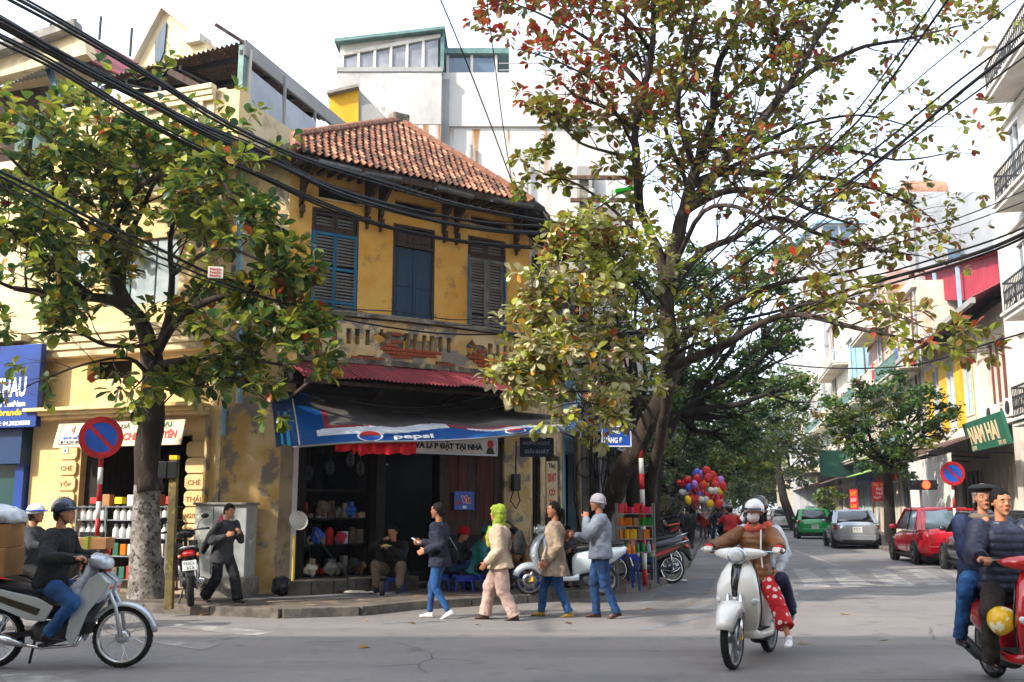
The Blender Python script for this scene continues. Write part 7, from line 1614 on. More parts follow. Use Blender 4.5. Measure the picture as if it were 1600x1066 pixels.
# --- white scooter, rider and passenger
fw_=G(1146,1046); an_=-PI/2-.50; sd_=Vector((math.cos(an_),math.sin(an_),0)); bs=fw_-sd_*1.33; bs.z=0
scooter('white scooter with round headlight stopping in the foreground, carrying two women',bs,an_,'pearl_white',mir=False)
Ms=Matrix.Translation(bs)@Matrix.Rotation(an_,4,'Z'); inv=Ms.inverted(); gf=inv@G(1246,1042)
r3=person('woman in face mask, brown puffer jacket and red polka dot trousers driving the white scooter',bs,an_,1.60,'f',pel=(.36,0,.80),lean=-.02,hpitch=.05,hyaw=-.05,feet=(((gf.x,gf.y,0),(1,.6,.3)),((.62,-.16,.32),(1,-.3,.5))),toes=(.1,0),
  hands=(((.80,.36,1.10),(-.5,.8,-.5)),((.80,-.36,1.10),(-.5,-.8,-.5))),grip=(1.2,1.2),palms=((Vector((.9,-.1,.1)),Vector((.1,0,-1))),(Vector((.9,.1,.1)),Vector((.1,0,-1)))),top='brown_puffer',topk='puffer',hem=-.04,thick=1.02,bot='polka',botk='wide',cuff=.17,shoe='white_shoe',hair='long',glove='glove_white',vox=.009); helmet(r3,'helmet_white','visor')
p=r3; q=MB(); f_=p['f']; q.ell(p['HC']+p['hf']*.052*f_-p['hu']*.048*f_,(.062*f_,.072*f_,.062*f_),18,12,p['Mh']); put(remesh(q,.009,1),'face_mask','mask_cloth',p['root'])
q=MB(); q.tube([p['NB']+p['sp']*.012+(p['lf']*math.cos(t)*.085+p['fw']*math.sin(t)*.085)+p['sp']*.01*math.sin(3*t) for t in [k*.5236 for k in range(12)]],.036,8,closed=True); put(remesh(q,.010,1,.012,16,(1,1,1)),'scarf','coral_scarf',p['root'])
q=MB(); q.bar(p['P']+p['fw']*.135+Vector((0,0,-.02)),p['NB']+p['fw']*.11-Vector((0,0,.06)),.012,.012); q.build('zip','dark_metal',p['root'])
MB().tube([p['NB']+p['lf']*.08+p['fw']*.09,p['P']+p['sp']*.25+p['fw']*.165+p['lf']*.09,p['P']+p['sp']*.1+p['fw']*.16+p['lf']*.1],.009,6).build('cord','helmet_white',p['root'])
for i,s_ in enumerate((1,-1)): q=MB(); q.ell(p['wri'][i]+Vector((.05,0,.02)),(.05,.045,.025),12,8); q.build('glove_patch','glove_red',p['root'],smooth=True)
r4=person('passenger with orange collar, pale top and navy track trousers behind the masked woman',bs,an_,1.64,'f',pel=(.04,-.03,.82),lean=.06,hyaw=.1,feet=(((.22,.30,.36),(1,.5,.2)),((.2,-.28,.36),(1,-.5,.2))),toes=(.1,-.1),hands=(((.3,.2,.86),(-.5,.7,-.4)),((.3,-.2,.86),(-.5,-.7,-.4))),top='sack_white',topk='jacket',hem=-.02,thick=1.0,bot='track_navy',botk='loose',cuff=.04,shoe='black_shoe',hair='long',vox=.011); helmet(r4,'helmet_black')
q=MB(); q.tube([r4['NB']+r4['sp']*.012+(r4['lf']*math.cos(t)*.1+r4['fw']*math.sin(t)*.09) for t in [k*.5236 for k in range(12)]],.045,8,closed=True); put(remesh(q,.012,1,.012,12,(1,1,1)),'orange_collar','orange_cloth',r4['root'])
MB().tube([r4['hips'][0] if 'hips' in r4 else r4['P']+Vector((.02,.16,-.02)),r4['knees'][0]+Vector((0,.075,0)),r4['anks'][0]+Vector((0,.065,.06))],.010,6).build('side_stripe','helmet_white',r4['root'])
# --- red scooter at the right edge
an2=-PI/2-.06; rp=at(1573,930,8.95); d2=Vector((math.cos(an2),math.sin(an2),0)); b3=Vector((rp.x,rp.y,0))-d2*.42
scooter('glossy red scooter entering at the right edge with two men on it',b3,an2,'gloss_red',mir=False)
r5=person('man in dark navy puffer jacket and brown trousers driving the red scooter bareheaded',b3,an2,1.72,'m',pel=(.40,0,.85),lean=.04,hpitch=.06,hyaw=.12,feet=(((.72,.2,.32),(1,.5,.3)),((.66,-.27,.16),(1,-.5,.3))),hands=(((.82,.35,1.08),(-.7,.4,-.8)),((.82,-.35,1.08),(-.7,-.4,-.8))),grip=(1.2,1.2),palms=((Vector((.9,-.1,.1)),Vector((.1,0,-1))),(Vector((.9,.1,.1)),Vector((.1,0,-1)))),top='navy_puffer',topk='puffer',hem=-.03,thick=1.12,bot='brown_trousers',botk='loose',cuff=.03,shoe='black_shoe',hair='short',vox=.0085)
r6=person('old man in black beret and royal blue jacket riding pillion on the red scooter',b3,an2,1.70,'m',pel=(.02,-.03,.90),lean=.04,hyaw=-.1,side=.06,feet=(((.2,.3,.33),(1,.5,.2)),((.25,-.36,.3),(1,-.5,.2))),hands=(((.3,.2,1.15),(-.5,.7,-.4)),((.28,-.16,1.3),(-.5,-.25,-1.))),top='royal_jacket',topk='jacket',hem=-.14,thick=1.15,bot='jeans',botk='jeans',cuff=.04,shoe='black_shoe',hair='short',hairm='hair_grey',skin='skin_old',vox=.010)
p=r6; q=MB(); q.ell(p['HC']+p['hu']*.085+p['hf']*.005,(.135,.125,.04),18,10,p['Mh']); q.build('beret','black_cloth',p['root'],smooth=True)
q=MB(); q.tube([p['NB']+p['sp']*.01+(p['lf']*math.cos(t)*.08+p['fw']*math.sin(t)*.08) for t in [k*.5236 for k in range(12)]],.035,8,closed=True); put(remesh(q,.011,1,.01,12,(1,1,1)),'neck_scarf','khaki',p['root'])
yh=thing('helmet','yellow and white helmet hanging beside the leg of the red scooter driver','helmet',Matrix.Translation(b3)@Matrix.Rotation(an2,4,'Z')@Vector((.9,-.24,.58)),an2); q=MB(); q.ell((0,0,0),(.14,.12,.13),20,12); me=remesh(q,.01,0); bm=bmesh.new(); bm.from_mesh(me); bmesh.ops.delete(bm,geom=[v for v in bm.verts if v.co.z<-.05],context='VERTS'); bm.to_mesh(me); bm.free(); me.shade_smooth(); put(me,'shell','helmet_yellow',yh); yh.rotation_euler=(.8,0,an2)
# --- parked machines
underbone('black motorbike parked tail first by the wooden post, rear plate showing',G(288,951,.12)+Vector((0,.28,0)),PI/2+.34,'gloss_black','gloss_black',plate=('29-Z5','0374'),lean=-.1)
sc_=G(943,930,.12); scooter('silver blue scooter parked side on behind the walkers, facing left',sc_,PI-.0,'ice_blue',r=.235,wb=1.2,mir=True,lean=.0)
mk=G(1050,912,.0)
underbone('black motorbike parked beside the snack stall, rear wheel towards the road',mk+Vector((0,0,.0)),PI+.25,'gloss_black','gloss_black',plate=('29-H8','2206'),lean=.08)
underbone('dark red motorbike parked just behind the snack stall motorbike',mk+Vector((.15,.9,.12)),PI+.3,'gloss_navy','gloss_red',plate=('30-K2','7741'),lean=.1)
proto=underbone('motorbike parked with an orange cloth over its seat down the side street',atz(1062,852,.12),PI+.5,'gloss_black','gloss_black',mir=True,group='motorbikes parked along the left kerb',lean=.1)
q=MB(); hullx(q,[(.55,.72,.14,.03,3),(.3,.77,.17,.04,3),(.0,.8,.16,.04,3)]); q.build('orange_cloth_cover','orange_cloth',None,loc=proto.location,rot=proto.rotation_euler); o=bpy.data.objects['orange_cloth_cover']; tag(o,'orange cloth thrown over the seat of a parked motorbike','cloth')
PK=['parked motorbike nearest the man walking away on the left','second parked motorbike behind the orange cloth one','third parked motorbike in the left kerb row','parked motorbike half way along the left kerb row','parked motorbike under the balloon bunch','last but one motorbike in the left kerb row','farthest motorbike of the left kerb row']
for i,(a,b_) in enumerate([(1066,846),(1056,840),(1070,838),(1062,833),(1074,830),(1083,826),(1088,822)]):
    l=atz(a,b_,.12); c=dup_thing(proto,PK[i],l,PI+.5+ru(-.2,.2)); c.rotation_euler=(.1,0,PI+.5+ru(-.2,.2))
# --- far riders
fr=[(1146,871,PI/2-.1,'red_jacket','helmet_black','rider in red jacket seen from behind, just left of the masked woman','gloss_black'),(1128,848,-PI/2,'royal_jacket','helmet_navy','rider in blue jacket coming towards us, left of the red jacket','gloss_navy'),(1113,842,PI/2,'grey_cloth','helmet_white','rider with white helmet beyond the balloons','gloss_black'),(1168,833,-PI/2,'black_cloth','helmet_black','far rider in black in front of the white minibus','gloss_black'),(1090,832,PI/2,'teal_jacket','helmet_white','far rider in teal behind the balloon seller','gloss_red'),(1040,829,-PI/2,'royal_jacket','helmet_white','far person in blue on a motorbike at the left kerb','gloss_black')]
for x,y,rz,tp,hm,lb,pt in fr:
    l=G(x,y); d_=Vector((math.cos(rz),math.sin(rz),0)); c=dup_thing(proto,'motorbike ridden by the '+lb.split(',')[0].replace('rider','one'),l,rz); c.rotation_euler=(0,0,rz); del c['group']
    pr=rider(lb,l,rz,.40,.80,.82,1.03,.3,(.58,.2,.26),H=1.62,lean=.08,top=tp,topk='jacket',hem=-.03,bot='black_cloth',botk='jeans',hair='short',vox=.022,face=False,thick=1.15); helmet(pr,hm,strap=False)
# walking people far off
for x,y,lb,tp,bt,rz in [(1076,863,'man in black jacket walking away down the left side of the street','black_cloth','black_cloth',PI/2+.1),(1099,846,'person in red beside the balloon bunch','red_jacket','khaki',-PI/2),(1120,843,'person in blue jeans walking beyond the balloons','grey_cloth','jeans',PI/2),(1028,838,'figure in dark clothes on the far left pavement','grey_cloth','black_cloth',PI/2),(1052,832,'figure in blue on the far left pavement','royal_jacket','jeans',-PI/2),(1136,835,'far pedestrian in brown crossing beyond the red jacket rider','khaki','black_cloth',PI),(1508,868,'pedestrian in dark clothes on the right pavement beside the black car','grey_cloth','black_cloth',PI/2)][:6]:
    person(lb,G(x,y,.0),rz,1.62,'m',feet=(((.2,.08,0),(1,0,0)),((-.2,-.08,0),(1,0,0))),hands=(((.05,.24,.85),(-1,.2,0)),((.15,-.24,.85),(-1,-.2,0))),top=tp,topk='jacket',bot=bt,botk='jeans',vox=.022,face=False,thick=1.12)
# ================================================================ cars
mat('car_green','#0f9a44','#0d8a3c',sc=1,rough=.18,coat=.8); mat('car_silver','#9ba0a6',rough=.2,metal=.5,coat=.7); mat('car_white','#d5d7d9',rough=.2,coat=.7); mat('car_black','#1a1b1e',rough=.16,coat=.8); mat('car_red','#d01226',rough=.16,coat=.8)
mat('car_glass','#12181d',rough=.05,spec=.9); mat('car_glass_bright','#8aa3a8','#5f7a80',sc=.8,rough=.06,spec=.9)
def car(label,loc,rz,paint,kind='hatch',L=3.8,Wd=1.68,H=1.5,glass='car_glass',taxi=False,plate=('29A','385.17'),group=None,name='car'):
    t=thing(name,label,'car',loc,rz,group); hw=Wd/2; r=.3
    belt=.9; xr=-L/2; xf=L/2; ho=.82
    if kind=='sedan': prof=[(xr,.45,.80,.70),(xr+.05,.28,.98,.86),(xr+.35,.2,1.02,.97),(xr+.9,.18,.96,1.),(0,.18,.92,1.),(xf-1.2,.18,.9,1.),(xf-.5,.2,.8,.96),(xf-.12,.26,.66,.84),(xf,.34,.56,.66)]
    elif kind=='van': prof=[(xr,.35,1.0,.86),(xr+.06,.25,1.05,.97),(0,.22,1.05,1.),(xf-.3,.22,1.0,.98),(xf,.35,.8,.8)]
    else: prof=[(xr,.42,.86,.74),(xr+.06,.28,.97,.90),(xr+.3,.2,1.0,.98),(xr+.9,.18,.95,1.),(0,.18,.92,1.),(xf-1.0,.18,.9,1.),(xf-.45,.2,.8,.95),(xf-.1,.26,.64,.82),(xf,.34,.54,.64)]
    q=MB(); rings=[]
    for x,zb,zt_,k in prof:
        zc=(zb+zt_)/2;hh=(zt_-zb)/2; ring=[]
        for j in range(28):
            a=2*math.pi*j/28;c,s=math.cos(a),math.sin(a); p=4.2; y=hw*k*math.copysign(abs(c)**(2/p),c); z=hh*math.copysign(abs(s)**(2/p),s); tum=1-.05*max(0,z/hh); ring.append(Vector((x,y*tum,zc+z)))
        rings.append(ring)
    q.loft(rings); body=q.build('body',paint,t,smooth=2)
    # glasshouse
    zr=H-.04
    if kind=='sedan': x0,x1,x2,x3=xr+.42,xr+1.02,xf-1.75,xf-1.02
    elif kind=='van': x0,x1,x2,x3=xr+.02,xr+.2,xf-.9,xf-.25
    else: x0,x1,x2,x3=xr+.10,xr+.5,xf-1.65,xf-.92
    zb=prof[2][2]-.08 if kind!='van' else .98; w0,w1=hw*.93,hw*.76
    def rr_(xa,xb,w_,z,c=.12): return [Vector((x,y,z)) for x,y in ((xa+c,-w_),(xb-c,-w_),(xb-.03,-w_+c*.7),(xb,0),(xb-.03,w_-c*.7),(xb-c,w_),(xa+c,w_),(xa+.03,w_-c*.7),(xa,0),(xa+.03,-w_+c*.7))]
    def lv(t_): return rr_(x0+(x1-x0)*t_,x3+(x2-x3)*t_,w0+(w1-w0)*t_,zb+(zr-zb)*t_)
    MB().loft([lv(0),lv(.5),lv(.98)]).build('window_glass',glass,t,smooth=2)
    q=MB(); a=lv(.9);c_=lv(1.0); top=[Vector((v.x*.97+(x1+x2)/2*.03,v.y*.8,zr+.035)) for v in c_]; up=[Vector((v.x,v.y*1.015,v.z)) for v in a]; q.loft([up,[Vector((v.x,v.y*1.02,v.z)) for v in c_],top,[Vector((v.x*.6+(x1+x2)/2*.4,v.y*.5,zr+.05)) for v in top]]); q.build('roof',paint,t,smooth=2)
    for s_ in (-1,1):
        B,T_=lv(0),lv(1.)
        for k,wd in ((0 if s_<0 else 6,.11),(1 if s_<0 else 5,.07)): MB().bar(B[k]+Vector((0,s_*.012,0)),T_[k]+Vector((0,s_*.012,0)),wd,.03).build('pillar',paint,t)
        for k,wd in ((9 if s_<0 else 7,.07),): MB().bar(B[k]+Vector((-.008,s_*.01,0)),T_[k]+Vector((-.008,s_*.01,0)),wd,.05).build('pillar',paint,t)
        xm=(x0+x3)/2-.02; MB().bar((xm,s_*(w0+.008),zb),(xm,s_*(w1+.01),zr),.05,.03).build('pillar','gloss_black',t); xm2=x0+.62; MB().bar((xm2,s_*(w0+.006),zb),(xm2+.05,s_*(w1+.008),zr),.05,.03).build('pillar',paint,t) if kind!='van' else None
        for xd in (xm,xm2-.05,x3-.1): MB().box(xd-.004,xd+.004,s_*(hw*.995)-.004,s_*(hw*.995)+.004,.32,.86).build('door_seam','gloss_black',t)
        for xd in (xm-.16,xm2+.12): MB().box(xd-.06,xd+.06,s_*hw*.985-.012,s_*hw*.985+.012,.78,.8).build('door_handle',paint,t,bev=.004)
        MB().ell((x3-.25,s_*(hw+.07),zb+.08),(.06,.09,.06),10,8).build('wing_mirror',paint,t,smooth=True)
        MB().box(xr+.8,xf-.9,s_*hw*.99-.01,s_*hw*.99+.01,.22,.27).build('sill','black_plastic',t)
        # tail lamp
        q=MB(); 
        if kind=='sedan': q.loft([[Vector((xr+.03+d,s_*y,z)) for d,y,z in ((0,hw*.60,.86),(-.01,hw*.60,.76),(.02,hw*.88,.72),(.28,hw*.99,.80),(.30,hw*.985,.86),(.06,hw*.88,.9))],[Vector((xr+.08+d,s_*(y-.03),z)) for d,y,z in ((0,hw*.60,.86),(-.01,hw*.60,.76),(.02,hw*.88,.72),(.28,hw*.96,.80),(.30,hw*.95,.86),(.06,hw*.88,.9))]])
        else: q.loft([[Vector((xr+.05+d,s_*y,z)) for d,y,z in ((-.01,hw*.74,.94),(-.02,hw*.74,.70),(.03,hw*.92,.68),(.16,hw*.99,.76),(.16,hw*.975,.95))],[Vector((xr+.1+d,s_*(y-.03),z)) for d,y,z in ((0,hw*.74,.94),(-.01,hw*.74,.70),(.03,hw*.9,.68),(.16,hw*.96,.76),(.16,hw*.95,.95))]])
        q.build('tail_light','lens_red',t,smooth=2)
        MB().box(xr-.0,xr+.05,s_*hw*.62-.08,s_*hw*.62+.08,.42,.47).build('reflector','lens_red',t,bev=.006)
    MB().box(xr-.03,xr+.15,-hw*.78,hw*.78,.33,.52).build('bumper',paint,t,bev=.03); MB().box(xr+.0,xr+.2,-hw*.6,hw*.6,.24,.33).build('bumper_skirt','black_plastic',t)
    pl=plate_obj(t,(xr-.035 if kind!='sedan' else xr-.0,0,.62 if kind!='sedan' else .72),(0,0,-PI/2),plate,.34,.2)
    MB().bar(lv(.06)[8]+Vector((-.02,.0,0)),lv(.08)[9]+Vector((-.03,.15,0)),.02,.015).build('wiper','gloss_black',t)
    if kind=='sedan': MB().box(xr+.03,xr+.09,-hw*.5,hw*.5,.84,.87).build('chrome_strip','chrome',t)
    for x in (xr+.72,xf-.78):
        for s_ in (-1,1):
            q=MB(); ring_y(q,[(r+.055,-.02),(r+.055,.02),(r+.01,.02),(r+.01,-.02),(r+.055,-.02)],28,(x,s_*(hw-.012),r+.01)); q.build('wheel_arch','black_plastic',t)
            q=MB(); ring_y(q,[(.0,-.02),(r+.03,-.02),(r+.03,.016),(0,.016)],28,(x,s_*(hw-.012),r+.01)); q.build('wheel_well','rubber',t)
            w_=thing('wheel','','') if False else None
            q=MB(); ring_y(q,[(.0,-.09),(r*.92,-.1),(r,-.07),(r,.07),(r*.92,.1),(r*.66,.1),(r*.62,.06),(0,.06)],28,(x,s_*(hw-.05),r)); wh=q.build('wheel','rubber',t,smooth=2)
            q=MB(); 
            for k in range(7):
                a=2*math.pi*k/7; q.bar((x,s_*(hw+.035),r),(x+r*.62*math.cos(a),s_*(hw+.03),r+r*.62*math.sin(a)),.05,.02,up=(0,1,0))
            ring_y(q,[(r*.6,-.012),(r*.68,-.012),(r*.68,.012),(r*.6,.012),(r*.6,-.012)],24,(x,s_*(hw+.04),r)); q.build('rim','steel',wh)
    MB().box(xr+.3,xf-.3,-hw*.9,hw*.9,.14,.24).build('underbody','rubber',t)
    if taxi:
        q=MB(); q.loft([[Vector((x,y*sc,z)) for x,y in ((-.12,-.3),(.12,-.3),(.12,.3),(-.12,.3))] for z,sc in ((H+.0,1),(H+.14,.85))]); q.build('taxi_light','white_plastic',t,bev=.01); lettering('TAXI',.1,'ink_green',t,(-.125,0,H+.075),rot=(PI/2,0,-PI/2),w=.34,h=.08)
    MB().tube([(x1+.3,0,zr),(x1+.12,0,zr+.16)],.008,5).build('aerial','black_plastic',t)
    return t
ua=math.atan2(U.y,U.x)
def carpos(px,py,L,hw,off=.6):   # px,py: ground contact of the rear left tyre
    p=G(px,py); return p+U*(L/2-.72)+UN*(hw-.04)
car('glossy red hatchback parked on the right between the silver sedan and black car',carpos(1426,882,3.9,.87),ua+.07,'car_red','hatch',3.9,1.74,1.54,'car_glass_bright',plate=('30A','154.62'))
car('silver sedan parked on the right behind the green taxi',carpos(1303,857,4.3,.85),ua,'car_silver','sedan',4.3,1.7,1.46,plate=('30A','271.09'))
car('bright green taxi hatchback with white roof light on the right',carpos(1248,842,3.5,.8),ua,'car_green','hatch',3.5,1.62,1.5,taxi=True,plate=('29A','880.31'))
car('white taxi farthest of the parked cars on the right, half hidden by riders',carpos(1206,828,3.9,.84),ua,'car_white','hatch',3.9,1.68,1.5,taxi=True,plate=('29A','602.48'))
car('dark grey car parked nearest the camera, half hidden by the red scooter riders',G(1478,890)-U*1.37+UN*.82,ua,'car_black','sedan',4.3,1.72,1.46,plate=('29A','447.03'))
car('white minibus coming up the street beyond the balloons',G(1128,824)+U*1.5,ua+PI,'car_white','van',5.2,1.95,2.3,plate=('29B','071.36'))
car('second white van far down the street, right of the minibus',G(1180,820)+U*1.5,ua,'car_white','van',5.,1.9,2.2,plate=('29B','315.77'))
# ================================================================ awning, signs and goods round the old house
def Hh(p): return FH.world(*p)
# tarpaulin: back edge on the wall, sagging, printed
pL,pR=Vector((-3.32,15.15,2.43)),Vector((1.42,15.75,2.72)); bL,bR=FH.world(-.55,-.35,3.42),FH.world(4.9,-.5,3.3)
aw=thing('awning','long blue, white and red drinks awning with grey grimy top over the shop','awning',(0,0,0))
nu,nv=150,46; V=[];mi=[]
def aws(s,t):
    f=pL.lerp(pR,s); b_=bL.lerp(bR,s); p=b_.lerp(f,t); p.z-=.10*math.sin(math.pi*s)*math.sin(math.pi*t)*(1-t)*2-.07*math.sin(math.pi*t)*t+.02*math.sin(s*23)*t*(1-t)*4; p.z+=.02*math.sin(s*9)*t
    return p
for j in range(nv+1):
    for i in range(nu+1): V.append(aws(i/nu,j/nv))
Fq=[]
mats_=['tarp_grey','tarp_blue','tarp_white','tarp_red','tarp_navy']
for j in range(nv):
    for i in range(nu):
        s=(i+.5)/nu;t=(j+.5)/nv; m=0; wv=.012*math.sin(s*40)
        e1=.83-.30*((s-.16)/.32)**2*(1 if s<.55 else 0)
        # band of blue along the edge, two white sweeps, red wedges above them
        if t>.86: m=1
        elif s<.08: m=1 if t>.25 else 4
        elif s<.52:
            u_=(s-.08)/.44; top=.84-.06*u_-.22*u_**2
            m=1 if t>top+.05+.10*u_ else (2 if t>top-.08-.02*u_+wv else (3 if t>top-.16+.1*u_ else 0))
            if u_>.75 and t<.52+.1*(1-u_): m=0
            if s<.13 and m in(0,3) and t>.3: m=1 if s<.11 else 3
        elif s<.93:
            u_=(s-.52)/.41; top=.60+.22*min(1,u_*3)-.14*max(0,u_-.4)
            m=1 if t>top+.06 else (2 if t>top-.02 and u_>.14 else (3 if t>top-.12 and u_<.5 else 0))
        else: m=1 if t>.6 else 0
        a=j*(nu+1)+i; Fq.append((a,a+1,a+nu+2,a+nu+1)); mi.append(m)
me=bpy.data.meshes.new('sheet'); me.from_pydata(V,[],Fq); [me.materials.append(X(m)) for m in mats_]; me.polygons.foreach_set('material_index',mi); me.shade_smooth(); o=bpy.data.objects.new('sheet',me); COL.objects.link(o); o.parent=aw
# left flap folded up
q=MB(); A0,B0_=aws(0,1),aws(0,0); out=Vector((-.22,.0,.0)); rings=[]
for k in range(9):
    t=1-k/8*.85; p=aws(0,t); rings.append([p,p+Vector((-.12,-.02,.03)),p+Vector((-.26,.02,-.02+.12*(1-t)))])
q.loft(rings,closed=False,cap=False); o=q.build('side_flap','tarp_navy',aw,fix=False,smooth=2)
q=MB(); rings=[]
for k in range(9):
    t=1-k/8*.55; p=aws(0,t)+Vector((0,-.01,.006)); rings.append([p+Vector((-.03,0,.01)),p+Vector((-.17,-.01,.022))])
q.loft(rings,closed=False,cap=False); q.build('flap_stripe','tarp_cyan',aw,fix=False,smooth=2)
MB().tube([aws(i/20,1)+Vector((0,-.0,-.01)) for i in range(21)],.018,8).build('front_pole','steel',aw,smooth=2)
MB().tube([aws(.02,1-k/8*.9)+Vector((0,0,.015)) for k in range(9)],.012,6).build('rope','sign_white',aw)
for s in (.03,.97): MB().tube([aws(s,1),aws(s,0)+Vector((0,0,-.1))],.014,6).build('side_pole','steel',aw)
for k,(p0,p1,sg) in enumerate(((aws(.0,.1),aws(.9,.05),.45),(aws(.2,.2),aws(.75,0)+Vector((0,0,.2)),.3),(aws(.35,.3),aws(1,0)+Vector((0,0,.4)),.35))):
    MB().tube([p0.lerp(p1,i/14)+Vector((0,0,.1-sg*math.sin(math.pi*i/14)*.6)) for i in range(15)],.007,5).build('guy_wire','steel',aw)
# lettering along the front edge
ex=(pR-pL).normalized(); 
def on_aw(s,t,me_name,body,wd,ht,m,bold=.012):
    p=aws(s,t); du=(aws(s+.02,t)-aws(s-.02,t)).normalized(); dv=(aws(s,t-.03)-aws(s,t+.03)).normalized(); n_=du.cross(dv).normalized()
    o=lettering(body,.3,m,aw,(0,0,0),w=wd,h=ht,depth=.002,bold=bold); o.matrix_local=Matrix.Translation(p+n_*.012)@Matrix((du,dv,n_)).transposed().to_4x4(); return o,p,du,dv,n_
on_aw(.385,.945,'x','pepsi',.62,.27,'ink_white',.01)
def logo(s,t,sc):
    p=aws(s,t); du=(aws(s+.02,t)-aws(s-.02,t)).normalized(); dv=(aws(s,t-.03)-aws(s,t+.03)).normalized(); n_=du.cross(dv).normalized(); Mx=Matrix.Translation(p+n_*.012)@Matrix((du,dv,n_)).transposed().to_4x4()
    for (nm,r0,m,dz,fn) in (('logo_ring',1.0,'ink_white',0,None),('logo_field',.84,'tarp_grey',.004,None)):
        q=MB(); q.lathe([(0,.0),(sc*r0,0),(sc*r0,.003),(0,.003)],28,cap=False,M=Matrix.Diagonal((1,.9,1)).to_4x4()); o=q.build(nm,m,aw); o.matrix_local=Mx@Matrix.Translation((0,0,dz))
    q=MB(); pts=[Vector((sc*.8*math.cos(a),sc*.72*math.sin(a),0)) for a in [PI*k/12 for k in range(13)]]; q.add([tuple(v) for v in pts],[tuple(range(13))]); o=q.build('logo_red','ink_red',aw); o.matrix_local=Mx@Matrix.Translation((0,sc*.12,.012))
    q=MB(); q.add([(sc*.8*math.cos(-a),sc*.72*math.sin(-a),0) for a in [PI*k/12 for k in range(12,-1,-1)]],[tuple(range(13))]); o=q.build('logo_blue','sign_blue',aw); o.matrix_local=Mx@Matrix.Translation((0,-sc*.14,.012))
logo(.245,.93,.20); logo(.72,.94,.17)
q=MB(); V=[];n=40
for j in range(6):
    for i in range(n+1):
        s=.13+.26*i/n; p=aws(s,1)+Vector((0,.05,-.02)); dp=(.10+.10*abs(noise.noise(Vector((i*.13,3,0))))+.06*(i>8))*(1-.75*abs(i-9)/3 if 7<i<12 else 1); V.append(p+Vector((0,.03*math.sin(i*.9),-max(.03,dp)*j/5)))
q.add(V,[(j*(n+1)+i,j*(n+1)+i+1,(j+1)*(n+1)+i+1,(j+1)*(n+1)+i) for j in range(5) for i in range(n)]); o=q.build('red_cloth','red_cloth',None,smooth=2,fix=False); tag(o,'bright red cloth hanging under the front edge of the drinks awning','cloth')
# signs under the awning
def signboard(nm,label,loc,rz,w_,h,board,lines,frame=None,tilt=0):
    t=thing(nm,label,'sign',loc,rz); b=MB().cbox((0,0,0),(w_,.03,h)).build('board',board,t,rot=(tilt,0,0),bev=.004)
    for (tx,m,x,z,wd,ht,*rest) in lines: lettering(tx,.1,m,b,(x,-.017,z),w=wd,h=ht,depth=.003,bold=rest[0] if rest else .003)
    if frame:
        q=MB(); 
        for a,c in (((-w_/2,-h/2),(w_/2,-h/2)),((-w_/2,h/2),(w_/2,h/2)),((-w_/2,-h/2),(-w_/2,h/2)),((w_/2,-h/2),(w_/2,h/2))): q.bar((a[0],-.012,a[1]),(c[0],-.012,c[1]),.02,.02)
        q.build('frame',frame,b)
    return b
bd=signboard('shop_sign','long white sign under the awning reading VÀ LẮP ĐẶT TẠI NHÀ',FH.world(2.45,-.62,2.62),FH.a,2.1,.31,'sign_white',[('VÀ LẮP ĐẶT TẠI NHÀ','ink_black',.02,.0,1.42,.19,.006)],'steel')
q=MB(); q.lathe([(0,0),(.07,0),(.07,.004),(0,.004)],16,M=RY,c=(.9,-.022,.05),cap=False); q.build('figure_head','ink_red',bd); MB().prism([(.80,-.13),(1.0,-.13),(.95,-.02),(.85,-.02)],.004,M=Matrix.Translation((0,-.02,0))).build('figure_body','ink_black',bd)
signboard('hanging_sign','small navy sign reading NƯỚC NGỌT GIẢI KHÁT hung at the corner',FH.world(4.2,-.92,2.63),FH.a-.5,.62,.34,'sign_navy',[('NƯỚC NGỌT','ink_grey',0,.075,.5,.09),('GIẢI KHÁT','ink_grey',0,-.07,.46,.09)],'dark_metal')
lv_=signboard('poster','blue water brand poster with red and white writing on the brown shutter boards',FH.world(3.19,.0,1.65),FH.a,.44,.34,'sign_blue',[('La','ink_red',-.13,-.03,.1,.1,.006),('Vie','ink_white',.04,.02,.24,.15,.01)])
lettering('Vie',.1,'ink_red',lv_,(.045,-.022,.022),w=.22,h=.135,bold=.002); MB().ell((.0,-.018,-.12),(.05,.004,.03),10,6).build('splash','ink_white',lv_)
signboard('hanging_sign','tall narrow cream sign with red hand lettering Thợ QUẠT CÓ beside the corner',at(862,758,18.4),FS.a-1.0,.22,.86,'sign_cream',[('Thợ','ink_black',0,.34,.14,.11),('QUẠT','ink_red',0,.12,.17,.2),('CÓ','ink_red',0,-.12,.12,.15),('TẠI','ink_red',0,-.32,.12,.11)])
signboard('street_name_sign','blue enamel street name plate starting PHỐ HÀNG on the cable post',at(963,682,18.2),.1,.53,.36,'sign_blue',[('PHỐ','ink_white',.0,.09,.15,.09,.004),('HÀNG Đ','ink_white',-.06,-.06,.34,.13,.004)],'ink_white')
tg=signboard('cable_tag','small pink and white tag hanging from the low cable bundle',at(337,426,13.2),.2,.2,.16,'sign_white',[])
for k in range(3): strokes(5,'ink_red',tg,(0,-.018,.045-.045*k),.15,.028)
# meter and wires on the corner pier
em=thing('meter_box','black electricity meter with looping wires on the yellow corner pier','meter',FH.world(4.3,-.05,2.0),FH.a); MB().box(-.09,.09,-.1,0,-.16,.16).build('case','black_plastic',em,bev=.02)
MB().tube([(.05,-.05,-.16),(.1,-.05,-.35),(0,-.06,-.5),(-.12,-.05,-.35),(-.06,-.05,-.15)],.012,6).build('wire','cable',em); MB().tube([(0,-.05,.16),(.02,-.04,.8)],.015,6).build('wire','cable',em)
